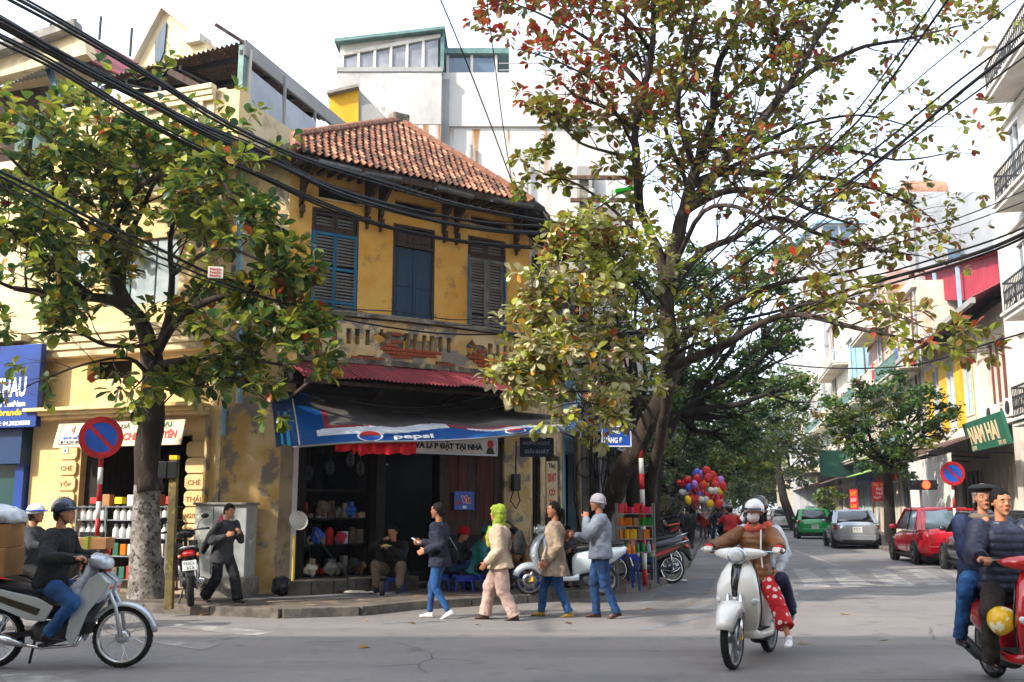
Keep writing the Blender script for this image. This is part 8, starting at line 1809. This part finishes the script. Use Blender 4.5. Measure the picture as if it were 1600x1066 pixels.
# shop stock: shelves crammed with dark parts
sh=thing('parts_shelf','dark shelf crammed with motor parts and fan guards inside the repair shop','shelf',FH.world(.72,.36,.36),FH.a)
for z in (.0,.5,.95,1.45): MB().box(-.62,.62,-.0,.4,z,z+.03).build('shelf_board','wood_dark',sh)
for x in (-.64,.62): MB().box(x,x+.03,0,.4,0,2.2).build('upright','wood_dark',sh)
random.seed(5); mcols=['zinc','steel','cardboard','teal','wall_grey','sign_white','ink_red','sign_blue','khaki','concrete','plaster_dirty','rust_tin']
for z in (.03,.53,.98):
    x=-.58
    while x<.55:
        w_=ru(.06,.16); h=ru(.08,.3); k=random.randrange(3); m=random.choice(mcols); y=ru(-.05,.1)
        if k==0: MB().box(x,x+w_,y,y+.16,z,z+h).build('carton',m,sh,bev=.006)
        elif k==1: MB().lathe([(w_/2,0),(w_/2,h*.7),(w_/4,h)],12).build('can',m,sh,loc=(x+w_/2,y+.08,z),smooth=2)
        else: q=MB(); ring_y(q,[(w_*.3,-.03),(w_*.55,-.03),(w_*.55,.03),(w_*.3,.03),(w_*.3,-.03)],14); q.build('ring_part',m,sh,loc=(x+w_/2,y,z+w_*.55))
        x+=w_+.015
for x,z in ((-.5,1.75),(-.1,1.85),(.28,2.0),(.48,1.85)):
    q=MB(); 
    for r in (.05,.09,.12): q.tube([(x+r*.6*math.cos(a),-.03,z+r*math.sin(a)) for a in [k*2*PI/14 for k in range(14)]],.005,4,closed=True)
    q.tube([(x,-.03,z+.12),(x,-.03,2.15)],.003,4); q.build('wire_guard','steel',sh)
tl=thing('strip_light','lit white strip light glowing inside the dark doorway','lamp',FH.world(2.05,1.6,2.32),FH.a); MB().tube([(-.55,0,0),(.3,0,0)],.014,8).build('tube','tube_light',tl); MB().cbox((-.1,0,.035),(.95,.05,.03)).build('fitting','white_paint',tl)
# pavement clutter
def lath(nm,label,cat,loc,prof,m,n=18,rot=(0,0,0)):
    o=MB().lathe(prof,n).build(nm,m,None,smooth=2,loc=loc,rot=rot); return tag(o,label,cat)
lath('basin','white enamel basin hanging on the door jamb','basin',FH.world(-.17,-.12,1.28),[(.06,0),(.13,.05),(.16,.1),(.165,.1),(.13,.04)],'white_paint',rot=(PI/2-.3,0,.6))
MB().tube([(0,0,0),(.02,-.08,.95)],.018,8).build('broom_handle','ink_yellow',None,loc=FH.world(-.3,-.35,.12)); o=bpy.data.objects['broom_handle']; tag(o,'yellow broom handle leaning on the pale door jamb','broom')
q=MB(); hullx(q,[(-.16,.12,.08,.08),(-.1,.16,.14,.14),(.1,.16,.14,.15),(.17,.12,.08,.08)]); o=put(remesh(q,.015,1,.03,8,(1,1,1)),'sack','black_cloth',None) if False else None
def blob(nm,label,cat,loc,d,m,wr=.02,vox=.015):
    t=thing(nm,label,cat,loc); q=MB(); q.ell((0,0,d[2]/2),(d[0]/2,d[1]/2,d[2]/2),16,12); put(remesh(q,vox,1,wr,9,(1,1,1)),'cloth' if 'sack' in nm else 'shell',m,t); return t
blob('sack','black rubbish sack beside the broom at the foot of the door jamb','sack',FH.world(-.52,-.42,.12),(.3,.26,.32),'black_cloth',.03)
blob('bag','grey canvas bag standing beside the man who is eating','bag',G(590,922,.12)+Vector((0,.05,0)),(.2,.16,.36),'tarp_grey',.03)
lath('spray_can','blue and white can standing by the grey canvas bag','can',G(567,919,.12),[(.035,0),(.035,.2),(.02,.23),(.02,.26)],'sign_blue')
lath('tyre','small black tyre standing on the pavement in front of the eating man','tyre',G(597,931,.12)+Vector((0,0,.11)),[(.06,-.03),(.11,-.03),(.11,.03),(.06,.03)],'rubber',rot=(0,PI/2,.3))
blob('flat_box','low pile of white paper and cardboard on the pavement near the shop step','litter',G(560,928,.12),(.5,.2,.05),'sign_white',.02,.012)
lath('bottle','small clear bottle by the step of the repair shop','bottle',G(537,920,.12),[(.02,0),(.025,.02),(.025,.09),(.01,.12),(.01,.14)],'lens_clear')
hk=MB().tube([FH.world(.1,.2,1.5),FH.world(.15,-.5,.9),FH.world(.5,-.7,.4),G(545,925,.14)],.012,6).build('rubber_hose','cable'); tag(hk,'thin grey hose trailing from the repair shop down to the pavement','hose')
for i in range(9): blob('goods_sack',['pale sack on the shop shelf, leftmost','blue bundle on the repair shop shelf','brown bundle in the repair shop','white rag bundle in the repair shop','grey bundle low in the repair shop','pink cloth bundle in the repair shop','blue plastic drum in the repair shop','dark sack behind the hose in the repair shop','yellowish bag at the right of the repair shop'][i],'bundle',FH.world(.2+.12*i,.1+.05*(i%3),(.38,.9,1.36,.38)[i%4]),(ru(.16,.26),.2,ru(.16,.28)),['sign_white','sign_blue','khaki','wall_grey','concrete','ink_pink','sign_blue','grey_cloth','cardboard'][i],.04,.018)
# cabinet
cb=thing('utility_cabinet','tall grey street cabinet with red graffiti on a concrete plinth','cabinet',Vector((-4.58,16.4,.1)),-.12)
MB().box(-.55,.42,-.25,.33,0,.33).build('plinth','concrete',cb,bev=.02); MB().box(-.50,.12,-.21,.28,.33,1.46).build('body','cab_paint' if 'cab_paint' in MATS else mat('cab_paint','#a7aaa8','#8f9493',sc=1.4,rough=.6,bump=.1,c3='#cfc9bb',sc3=3,lo3=.6,hi3=.66).name,cb,bev=.01)
MB().box(.12,.36,-.19,.28,.33,1.46).build('side_section','cab_paint',cb,bev=.01); MB().box(-.53,.39,-.24,.31,1.46,1.5).build('lid','concrete',cb,bev=.01)
MB().box(-.19,-.184,-.216,-.21,.36,1.43).build('door_seam','gloss_black',cb); MB().box(-.24,-.2,-.24,-.21,.85,.95).build('door_handle','dark_metal',cb)
g1=lettering('AC',.3,'ink_pink',cb,(.0,-.216,1.22),w=.26,h=.2,depth=.001,bold=.01,shear=.2,name='graffiti')
st=MB().prism([(0,0),(.12,.26),(.26,.34),(.34,.3),(.2,.02)],.2).build('stone_slab','concrete',None,loc=Vector((-5.0,16.75,1.6)),bev=.02); tag(st,'rough stone slab lying on top of the grey street cabinet','stone')
# yellowish post with small box
po=thing('timber_post','square weathered yellow post with a black box near its top on the pavement','post',G(264,952,.1)); top_=at(273,713,po.location.y)
q=MB().bar((0,0,0),(top_.x-po.location.x,0,top_.z-po.location.z),.11,.11,up=(0,1,0)); mat('post_yellow','#6f6136','#4d4329',sc=4,rough=.8,bump=.3,c3='#94823f',sc3=9); q.build('shaft','post_yellow',po,bev=.008)
tt=Vector((top_.x-po.location.x,0,top_.z-po.location.z)); MB().cbox((tt.x,0,tt.z-.02),(.115,.12,.06)).build('yellow_band','ink_yellow',po); MB().cbox((tt.x-.13,-.03,tt.z-.2),(.12,.16,.24)).build('black_box','black_plastic',po,bev=.01); MB().cbox((tt.x,-.07,tt.z-.2),(.15,.05,.25)).build('black_box','black_plastic',po,bev=.01)
# no parking signs
def striped_pole(t,h,x1=0.,r=.035,bands=None,base=0.,n=8,first='red_paint',y1=0):
    for i in range(n):
        a=i/n;b_=(i+1)/n; MB().tube([(x1*a,y1*a,base+(h-base)*a),(x1*b_,y1*b_,base+(h-base)*b_)],r,12).build('pole_band','white_paint' if i%2 else first,t,smooth=2)
def noparking(label,foot,centre,d,rz,n=9,first='red_paint'):
    t=thing('no_parking_sign',label,'road sign',foot); c=centre-foot
    striped_pole(t,c.z-d*.3,c.x,.035,n=n,first=first,y1=c.y)
    Md=Matrix.Translation(c+Vector((0,-.05,0)))@Matrix.Rotation(rz,4,'Z')
    def disc(r0,r1,m,nm,y): q=MB(); ring_y(q,[(r0,y),(r1,y),(r1,y+.006),(r0,y+.006)] if r0 else [(0,y),(r1,y),(r1,y+.012),(0,y+.012)],40); o=q.build(nm,m,t); o.matrix_local=Md; return o
    disc(0,d/2,'steel','disc_back',-.004); f_=-1
    disc(0,d*.37,'sign_blue','blue_field',.004); q=MB(); ring_y(q,[(d*.36,.02),(d/2,.02),(d/2,.012),(d*.36,.012),(d*.36,.02)],40); o=q.build('red_ring','red_paint',t); o.matrix_local=Md
    q=MB().cbox((0,-.019,0),(d*.76,.006,d*.085)); o=q.build('red_bar','red_paint',t); o.matrix_local=Md@Matrix.Rotation(R(45),4,'Y'); return t
f1=atz(146,948,.1); noparking('large round no parking sign on a red and white pole at the left kerb',f1,at(160,684,f1.y-.02),.62,.45,9)
f2=atz(1493,850,.0); f2=at(1492,800,26); f2.z=.1; noparking('round no parking sign on a red and white pole beside the red hatchback',f2,at(1487,740,26),.62,-.1,9)
f3=atz(1008,915,.1); c3=at(1001,692,f3.y); rp_=thing('striped_pole','red and white striped pole beside the drinks stall','pole',f3); striped_pole(rp_,c3.z-.1,c3.x-f3.x,.045,n=9)
# traffic light far right
tf=thing('traffic_light','small traffic light showing red between the red shop sign and the no parking sign','traffic light',at(1440,758,33)); MB().cbox((0,0,0),(.95,.25,.32)).build('housing','black_plastic',tf,bev=.03); mat('lamp_red','#ff2010',emit='#ff2a12',es=6.)
q=MB(); q.lathe([(0,0),(.13,0),(.12,.03),(0,.04)],18,M=RY,c=(.1,-.13,0),cap=False); q.build('red_lamp','lamp_red',tf); MB().tube([(0,.1,-.1),(0,.1,-2.1)],.05,8).build('pole','steel',tf)
for x in (-.28,.38): q=MB(); q.lathe([(0,0),(.1,0),(.09,.03),(0,.04)],18,M=RY,c=(x,-.13,0),cap=False); q.build('dark_lamp','dark_metal',tf)
# ================================================================ cables and poles
random.seed(77)
def cable(label,pts,r=.016,group=None,n=6,cat='cable',m='cable'):
    P=[Vector(p) if len(p)==3 and isinstance(p,Vector) else at(*p) for p in pts]; out=[]; k=len(P)
    for i in range(k-1):
        p0=P[max(i-1,0)];p1=P[i];p2=P[i+1];p3=P[min(i+2,k-1)]
        for j in range(5):
            t=j/5; out.append(.5*((2*p1)+(p2-p0)*t+(2*p0-5*p1+4*p2-p3)*t*t+(3*p1-p0-3*p2+p3)*t**3))
    out.append(P[-1]); b0=out[0]; o=MB().tube([p-b0 for p in out],r,n).build('cable',m,None,smooth=2,loc=b0,fix=False); return tag(o,label,cat,group)
GA='thick cable bundle running from the top left to the post'; GRt='thin wires fanning up to the top right'
y=lambda t,a=8.5,b=18.8:a+(b-a)*t
c1=[[(-60,-45),(30,0),(120,50),(230,115),(350,190),(470,245),(600,285),(720,320),(850,345),(915,352)],
    [(-60,0),(0,28),(100,85),(200,140),(300,190),(400,232),(500,285),(620,322),(760,348),(915,356)],
    [(-60,8),(0,38),(120,102),(230,160),(330,212),(430,255),(540,305),(680,345),(800,362),(915,364)],
    [(-60,30),(0,58),(90,105),(200,172),(300,228),(400,272),(520,325),(640,362),(780,383),(915,388)]]
lb=['uppermost thick black cable sweeping from the top left corner across the old house','second thick black cable from the top, just under the uppermost one','third thick black cable in the bundle crossing the tiled eaves','lowest of the four thick black cables crossing the upper shutters']
for i,c in enumerate(c1):
    k=len(c); base=[(x,y_,y(j/(k-1),8.4+i*.25,19.2)) for j,(x,y_) in enumerate(c)]
    cable(lb[i],base,.021)
    for d,q in ((7,.018),(-6,.014)):
        cable('thinner wire lashed '+('above' if d<0 else 'below')+' the '+['uppermost','second','third','lowest'][i]+' thick cable of the left bundle',[(x+ru(-3,3),yy+d*(1-j/(k))+ru(-1.5,1.5),Y+.1) for j,(x,yy,Y) in enumerate(base)],q,'thin wires lashed to the left cable bundle')
c2=[[(-40,250),(0,268),(60,297),(135,338),(230,380),(330,428),(420,455),(490,482),(560,512),(700,548)],[(-40,258),(0,276),(90,322),(200,378),(320,432),(430,470),(540,500),(700,522),(850,520)],[(-40,270),(0,290),(100,345),(220,400),(340,445),(470,478),(620,487),(720,500),(840,488)],[(300,420),(400,440),(540,482),(700,508),(840,502)]]
lb=['thick black cable of the lower left bundle, passing the pink tag','black cable just under the tagged cable at the left','lower thin cable crossing under the shutters to the corner','pale thin wire drooping across the balcony coping']
for i,c in enumerate(c2):
    k=len(c); cable(lb[i],[(x,y_,y(j/(k-1),9.2,18.3 if i<3 else 17.2) if i<3 else 15.5+j*.7) for j,(x,y_) in enumerate(c)],(.021,.016,.010,.007)[i])
cable('long thin black wire falling steeply from the top edge to the roof corner',[(680,-20,14),(720,75,15.5),(765,190,17),(800,285,18.5)],.012)
cable('second steep thin wire just right of the first, ending at the roof corner',[(758,-20,14),(772,90,15.5),(785,190,17),(800,285,18.5)],.009)
right=[([(1495,-20),(1420,85),(1340,190),(1230,290),(1120,400),(1030,480),(940,540)],.016),([(1475,-20),(1400,90),(1320,195),(1210,300),(1100,405),(1020,480),(940,545)],.012),([(1640,35),(1500,145),(1400,230),(1300,305),(1180,400),(1060,490),(940,560)],.022),([(1640,22),(1500,125),(1390,215),(1290,290),(1170,385),(1050,480),(940,552)],.014),([(1640,60),(1490,170),(1380,250),(1270,335),(1150,430),(1040,510),(940,570)],.011),([(1600,-10),(1450,110),(1330,215),(1210,310),(1100,400),(1000,470),(930,520)],.008),
 ([(1640,345),(1560,383),(1480,410),(1400,432),(1330,452),(1200,490),(1080,512),(940,520)],.028),([(1640,338),(1560,372),(1480,398),(1390,425),(1320,440),(1200,470),(1080,495),(940,505)],.015),([(1640,350),(1570,385),(1480,417),(1390,444),(1310,468),(1200,500),(1080,520),(940,528)],.018),([(1640,280),(1500,340),(1380,370),(1270,400),(1120,440),(940,470)],.008),([(1640,300),(1500,352),(1380,385),(1250,420),(1100,460),(940,490)],.008),([(1640,508),(1550,535),(1430,570),(1290,575),(1150,560),(1000,545),(940,540)],.012)]
for i,(c,r) in enumerate(right):
    k=len(c); tl=['leftmost black wire climbing from the cable post to the top edge','second black wire from the left climbing to the top edge','','black wire just above the thickest cable to the top right corner','thin black wire just below the thickest cable to the top right corner','faint thin wire climbing through the crown of the leaning tree','thick black cable crossing just below the red sheet shed','thinner black cable lying just above the thick one by the red shed','third cable of the bundle by the red shed, the lowest of them','upper thin wire crossing in front of the pale blocks on the right','lower thin wire crossing in front of the pale blocks on the right',''][i]
    if i==11: tl='low wire hanging across the right side in front of the street tree'
    if i==2: tl='thickest of the cables rising from the post to the top right corner'
    cable(tl,[(x,y_,19.5-(9.5 if i<6 else 7.5)*j_/(k-1)) for j_,(x,y_) in zip(range(k-1,-1,-1),c)] ,r,'overhead wires on the right')
# concrete post with rack, wire nest, lamp
cp=thing('utility_pole','concrete utility post carrying the nest of black cables beside the old house','utility pole',G(925,905,.1)); o=cp.location.copy(); tp=at(912,285,o.y)
MB().loft([[Vector((sx*w_+x,sy*w_,z)) for sx,sy in ((-1,-1),(1,-1),(1,1),(-1,1))] for x,z,w_ in ((0,0,.17),(tp.x-o.x,tp.z,.10))]).build('shaft','concrete',cp)
xr_=tp.x-o.x
for z,L in ((tp.z-.05,1.1),(tp.z-.55,.9)): MB().bar((xr_-.3,-.16,z),(xr_+L,-.16,z),.08).build('cross_arm','rust_tin',cp)
for x in (xr_+.15,xr_+.55,xr_+.95): MB().lathe([(.05,0),(.08,.05),(.05,.1),(.08,.15),(.04,.2)],12).build('insulator','white_plastic',cp,loc=(x,-.16,tp.z-.5),smooth=2)
MB().bar((xr_+1.0,-.1,tp.z-1.1),(xr_+1.0,-.1,tp.z),.07).build('strut','rust_tin',cp); MB().cbox((xr_+.62,-.1,tp.z-.95),(.35,.3,.45)).build('switch_box','wall_grey',cp,bev=.02)
for i in range(16):
    x=xr_+ru(-.1,.5); zz=ru(2.2,tp.z-2.2); R_=ru(.15,.42); a0=ru(0,3); MB().tube([(x+R_*math.cos(a+a0)*ru(.9,1.1),-.25+ru(-.12,.12),zz+R_*1.25*math.sin(a+a0)) for a in [k*2*PI/12 for k in range(12)]],ru(.010,.02),5,closed=True).build('coiled_cable','cable',cp,smooth=2)
for i in range(14):
    x=ru(-.15,.55); x2=x+ru(-.3,.35); z0=ru(.3,3.); MB().tube([(x,-.2+ru(-.1,.1),z0),((x+x2)/2+ru(-.15,.15),-.25,z0+1.2),(x2,-.2,z0+ru(1.8,3.4))],ru(.010,.024),5).build('hanging_wire','cable',cp,smooth=2)
for z in (2.6,3.6,4.5): MB().cbox((ru(0,.4),-.22,z),(.22,.16,ru(.2,.34))).build('splice_box','black_plastic',cp,bev=.02)
ip=MB().tube([(0,0,0),(.05,0,4.2)],.055,10).build('galvanised_pipe','zinc',None,loc=G(938,900,.1)); tag(ip,'plain grey pipe standing beside the concrete utility post','pipe')
bp_=MB().tube([(0,0,0),(-.02,0,3.6)],.06,10).build('bamboo_post','post_yellow',None,loc=G(906,896,.1)); tag(bp_,'yellowish bamboo post beside the narrow QUẠT sign','post')
sl=thing('street_lamp','street lamp with bright green hood above the leaning tree fork','street lamp',at(988,303,18.5)); q=MB(); q.loft([[Vector((x,y_*w_,z)) for x,y_,z in ((-.32,-1,0),(.2,-1,.1),(.2,1,.1),(-.32,1,0))] for w_,z in ((.1,0),)]+[[Vector((x,y_*.12,z+.06)) for x,y_,z in ((-.34,-1,0),(.24,-1,.1),(.24,1,.1),(-.34,1,0))]]); mat('lamp_green','#1fb52c',rough=.5); q.build('hood','lamp_green',sl); MB().ell((.0,0,-.0),(.2,.09,.06),12,8).build('diffuser','white_plastic',sl,smooth=True); MB().tube([(-.3,0,0),(-.6,.1,-.2),(-1.,.6,-.35)],.03,8).build('arm','steel',sl)
# ================================================================ drinks stall
tb_=stool(G(972,922,.1)+Vector((.0,.1,0)),'blue plastic table crowded with bottled drinks at the stall',.62,.5,.1,name='plastic_table',cat='table',group='stall furniture')
tb2=stool(G(1003,912,.1)+Vector((.05,.2,0)),'dark low table beside the blue plastic table of the stall',.5,.45,.1,m='tarp_navy',name='plastic_table',cat='table',group='stall furniture')
def botmesh(r,h,m): return meshof(MB().lathe([(r*.9,0),(r,.01),(r,h*.62),(r*.45,h*.82),(r*.4,h*.95),(r*.45,h*.95),(r*.45,h),(0,h)],10),'bottle',m,smooth=True)
mat('b_green','#1d8a2c',rough=.15,spec=.7,ts=.3); mat('b_blue','#2f9fd6',rough=.15,spec=.7,ts=.3); mat('b_orange','#e07a18',rough=.2,ts=.2); mat('b_red','#c8161d',rough=.2); mat('b_yellow','#dba41c',rough=.25); mat('b_clear','#a9c3cd',rough=.12,ts=.3)
base=tb_.location
def put_many(kind,label,group,meshes,pts):
    for i,p in enumerate(pts):
        o=bpy.data.objects.new(kind,meshes[i%len(meshes)]); COL.objects.link(o); o.location=p; tag(o,label,kind.replace('_',' '),group); o.rotation_euler=(0,0,ru(0,6))
top=lambda dx,dy,dz:Vector((base.x+dx,base.y+dy,base.z+.62+dz))
put_many('bottle','blue water bottle standing on the blue stall table','blue bottles on the stall table',[botmesh(.035,.22,'b_blue'),botmesh(.032,.2,'b_clear')],[top(-.2+.075*i,-.18+.09*j,0) for i in range(4) for j in range(3)])
put_many('bottle','orange drink bottle at the front of the stall table','orange bottles on the stall table',[botmesh(.035,.2,'b_orange')],[top(.12,-.2,0),top(.2,-.18,0)])
put_many('drink_can','stacked drink can on the right of the stall table','cans stacked beside the stall table',[meshof(MB().lathe([(.03,0),(.033,.01),(.033,.11),(.028,.12),(0,.12)],10),'can',m,smooth=True) for m in ('b_green','sign_blue','sign_white','b_red')],[Vector((tb2.location.x-.18+.07*i,tb2.location.y-.18,tb2.location.z+.5+.12*j)) for i in range(6) for j in range(2)])
rk=thing('display_rack','wire display rack of drinks and snacks behind the blue stall table','rack',Vector((base.x+.3,base.y+.35,.1)))
for z in (.62,.85,1.08,1.3): MB().box(-.32,.34,-.14,.14,z,z+.015).build('rack_shelf','steel',rk)
for x in (-.33,.34):
    for y_ in (-.14,.14): MB().bar((x,y_,0),(x,y_,1.5),.02).build('rack_post','steel',rk)
rb_=rk.location
put_many('bottle','green glass bottle on the stall rack','green bottles on the stall rack',[botmesh(.043,.17,'b_green'),botmesh(.04,.19,'b_clear'),botmesh(.043,.17,'b_green')],[rb_+Vector((-.27+.1*i,-.08+.1*j,.636)) for i in range(6) for j in range(2)])
put_many('snack_roll','orange and yellow snack packet on the middle rack shelf','snack packets on the stall rack',[meshof(MB().loft([[Vector((sx*a,sy*.03,z)) for sx,sy in ((-1,-1),(1,-1),(1,1),(-1,1))] for z,a in ((0,.05),(.03,.055),(.13,.05),(.17,.045))]),'packet',m,smooth=True) for m in ('b_orange','b_yellow','ink_yellow','khaki')],[rb_+Vector((-.26+.115*i,-.06,.866)) for i in range(5)]+[rb_+Vector((-.05+.07*i,-.06,.866+.0)) for i in range(0)])
put_many('snack_roll','green or orange packet on the upper rack shelf','packets on the upper rack shelf',[meshof(MB().loft([[Vector((sx*a,sy*.035,z)) for sx,sy in ((-1,-1),(1,-1),(1,1),(-1,1))] for z,a in ((0,.06),(.02,.065),(.1,.06),(.14,.05))]),'packet',m,smooth=True) for m in ('b_orange','b_orange','cardboard','b_green','b_green')],[rb_+Vector((-.25+.135*i,-.06,1.1)) for i in range(5)])
put_many('bottle','red topped bottle on the top of the stall rack','red bottles on the stall rack',[meshof(MB().cbox((0,0,.09),(.1,.08,.17)),'packet','b_red'),botmesh(.035,.2,'b_red'),meshof(MB().cbox((0,0,.06),(.11,.09,.11)),'packet','ink_pink')],[rb_+Vector((-.26+.1*i,-.02,1.316)) for i in range(6)])
for i in range(5): o=MB().box(-.13,.13,-.1,.1,0,.12).build('carton','cardboard' if i%2 else 'ink_green',None,loc=Vector((base.x-.35+.05*i,base.y+.5+.05*i,.1+.13*i)),bev=.005); tag(o,['bottom carton of the stack behind the stall table','second carton up in the stack behind the stall table','middle carton of the stack behind the stall table','fourth carton up in the stack behind the stall table','topmost carton of the stack behind the stall table'][i],'box','cartons behind the stall')
# ================================================================ balloons
bal=at(1100,762,42); shapes=[]; cols=['b_red','ink_red','b_yellow','ink_yellow','ink_pink','sign_white','b_red','royal_b','b_green','lilac']
mat('royal_b','#3c4fb0',rough=.2); mat('lilac','#a86cc0',rough=.2); names={'b_red':'red','ink_red':'scarlet','b_yellow':'amber','ink_yellow':'yellow','ink_pink':'pink','sign_white':'white','royal_b':'blue','b_green':'green','lilac':'lilac'}
hand_=at(1104,812,42)
for i in range(34):
    a=i*2.4; rr_=.16*math.sqrt(i)*1.02; p=bal+Vector((rr_*math.cos(a)*1.0,ru(-.5,.5),rr_*.82*math.sin(a)-.05*rr_)); m=cols[i%10] if i%2 else ('b_red' if i%4 else 'ink_red')
    q=MB(); Mb=Matrix.Rotation(ru(-.5,.5),3,'Y')
    if i%5==0:   # heart
        for s_ in (-1,1): q.ell((s_*.09,0,.05),(.13,.09,.15),12,8,Matrix.Rotation(s_*.5,3,'Y'))
    else: q.ell((0,0,0),(ru(.13,.19),.12,ru(.17,.23)),12,8,Mb)
    t=thing('balloon','shiny '+names[m]+(' heart balloon' if i%5==0 else ' balloon')+' in the bunch over the side street','balloon',p,group='balloons in the seller\'s bunch: '+names[m]); q.build('skin',m,t,smooth=True); MB().tube([(0,0,-.15),(hand_-p)*.5+Vector((0,0,-.1)),hand_-p],.004,3).build('string','sign_white',t)
# ================================================================ tea shop counter
dc=thing('display_case','glass fronted counter of white jars in the tea shop doorway','display case',FL.world(-1.75,-.12,.32),FL.a)
for z in (0,.38,.68,.98,1.2): MB().box(-1.0,.95,-.16,.2,z,z+.02).build('case_shelf','steel' if z in(0,1.2) else 'pane_grey',dc)
for x in (-1.0,-.36,.28,.93): MB().bar((x+.01,-.16,0),(x+.01,-.16,1.2),.03).build('case_frame','steel',dc)
MB().box(-1.0,.95,.2,.22,0,1.2).build('case_back','wood_old',dc)
jarb=meshof(MB().lathe([(.05,0),(.055,.02),(.055,.13),(.03,.17),(.03,.18)],12),'jar','white_plastic',True); lid=meshof(MB().lathe([(.034,0),(.034,.05),(0,.055)],10),'lid','pane_grey',True)
for z in (.70,1.0):
    for i in range(13):
        x=-.93+i*.145
        if abs(x+.36)<.05 or abs(x-.28)<.05: continue
        p=FL.world(-1.75+x,-.12-.06,.32+z); t=thing('jar','white tea jar on the '+('upper' if z>.9 else 'middle')+' shelf of the tea shop display case','jar',p,0,'white jars in the display case'); o=bpy.data.objects.new('jar_body',jarb); COL.objects.link(o); o.parent=t; o=bpy.data.objects.new('lid',lid); COL.objects.link(o); o.parent=t; o.location=(0,0,.18)
for z,ms,lb in ((.4,('ink_red','ink_green','b_orange','sign_white'),'coloured tea packet on the lower shelf of the display case'),(.02,('ink_green','ink_red','khaki'),'tea tin on the bottom shelf of the display case')):
    for i in range(12):
        x=-.92+i*.155; p=FL.world(-1.75+x,-.2,.32+z); o=MB().cbox((0,0,.1),(.11,.08,ru(.15,.24))).build('tea_packet',ms[i%len(ms)],None,loc=p,rot=(0,0,FL.a),bev=.006); tag(o,['leftmost','second','third','fourth','fifth','sixth','seventh','eighth','ninth','tenth','eleventh','rightmost'][i]+' '+ms[i%len(ms)].split('_')[-1].replace('khaki','brown')+' '+lb.replace('coloured ',''),'packet','packets in the display case')
for i in range(7): x=-.85+i*.27; o=MB().cbox((0,0,.1),(.16,.12,ru(.1,.22))).build('tea_box',['ink_red','cardboard','ink_yellow','sign_white','ink_green','cardboard','ink_red'][i],None,loc=FL.world(-1.75+x,0,1.54),rot=(0,0,FL.a),bev=.006); tag(o,['red tea box at the left end of the counter top','brown tea box second from the left on the counter top','yellow tea box on the counter top','white tea box in the middle of the counter top','green tea box on the counter top','brown tea box near the right end of the counter top','red tea box at the right end of the counter top'][i],'box')
cbd=thing('chalkboard','small dark price board standing in front of the tea shop display case','board',FL.world(-2.35,-.42,.12),FL.a); MB().cbox((0,0,.62),(.5,.03,.75)).build('board','black_int',cbd,rot=(-.12,0,0)); MB().bar((-.24,0,.0),(-.24,0,1.0),.025).build('leg','wood_old',cbd); MB().bar((.24,0,0),(.24,0,1.0),.025).build('leg','wood_old',cbd)
for k in range(4): strokes(7,'ink_white',cbd,(0,-.075+.018*k,.88-k*.15),.36,.05,rot=(-.12,0,0))
# ================================================================ yellow leaves fallen on the road
lf=[leaf_inst_mesh(0,'leaf_yellow'),leaf_inst_mesh(1,'leaf_brown'),leaf_inst_mesh(1,'leaf_yellow')]
spots=[(1268,1005),(1432,925),(1100,925),(1145,932),(985,938),(900,955),(300,955),(250,957),(330,960),(575,968),(640,972),(1080,942),(1180,955),(740,975),(470,958),(420,962),(1390,1000),(1020,950),(1225,945),(880,972),(560,1012),(1330,960)]
for i,(x,y_) in enumerate(spots):
    p=G(x,y_,.012 if y_>950 or x>600 else .13); t=bpy.data.objects.new('fallen_leaf',lf[i%3]); COL.objects.link(t); t.location=p; t.scale=(.17,.17,.12); t.rotation_euler=(ru(-.2,.2),ru(-.2,.2),ru(0,6)); tag(t,'dry yellow leaf lying on the '+('kerb below the parked black motorbike' if x<345 else 'edge of the road left of the walkers' if x<650 else 'road at the feet of the walkers' if x<960 else 'road in front of the drinks stall' if x<1160 else 'open road right of the white scooter'),'leaf','fallen leaves on the road')
wc=blob('paper_scrap','crumpled white paper scrap on the road beside the snack stall','litter',G(1068,909),(.16,.1,.05),'sign_white',.02,.01)
# ================================================================ winter haze in the air
hz=mat('haze_air','#ffffff'); n_=hz.node_tree.nodes; l_=hz.node_tree.links; n_.remove(n_['Principled BSDF']); pv=n_.new('ShaderNodeVolumePrincipled'); pv.inputs['Color'].default_value=(.82,.88,.95,1); pv.inputs['Density'].default_value=.0006; pv.inputs['Anisotropy'].default_value=.3
l_.new(pv.outputs[0],n_['Material Output'].inputs['Volume'])
MB().box(-110,130,-40,330,-1.2,27).build('haze','haze_air',None,kind='stuff')
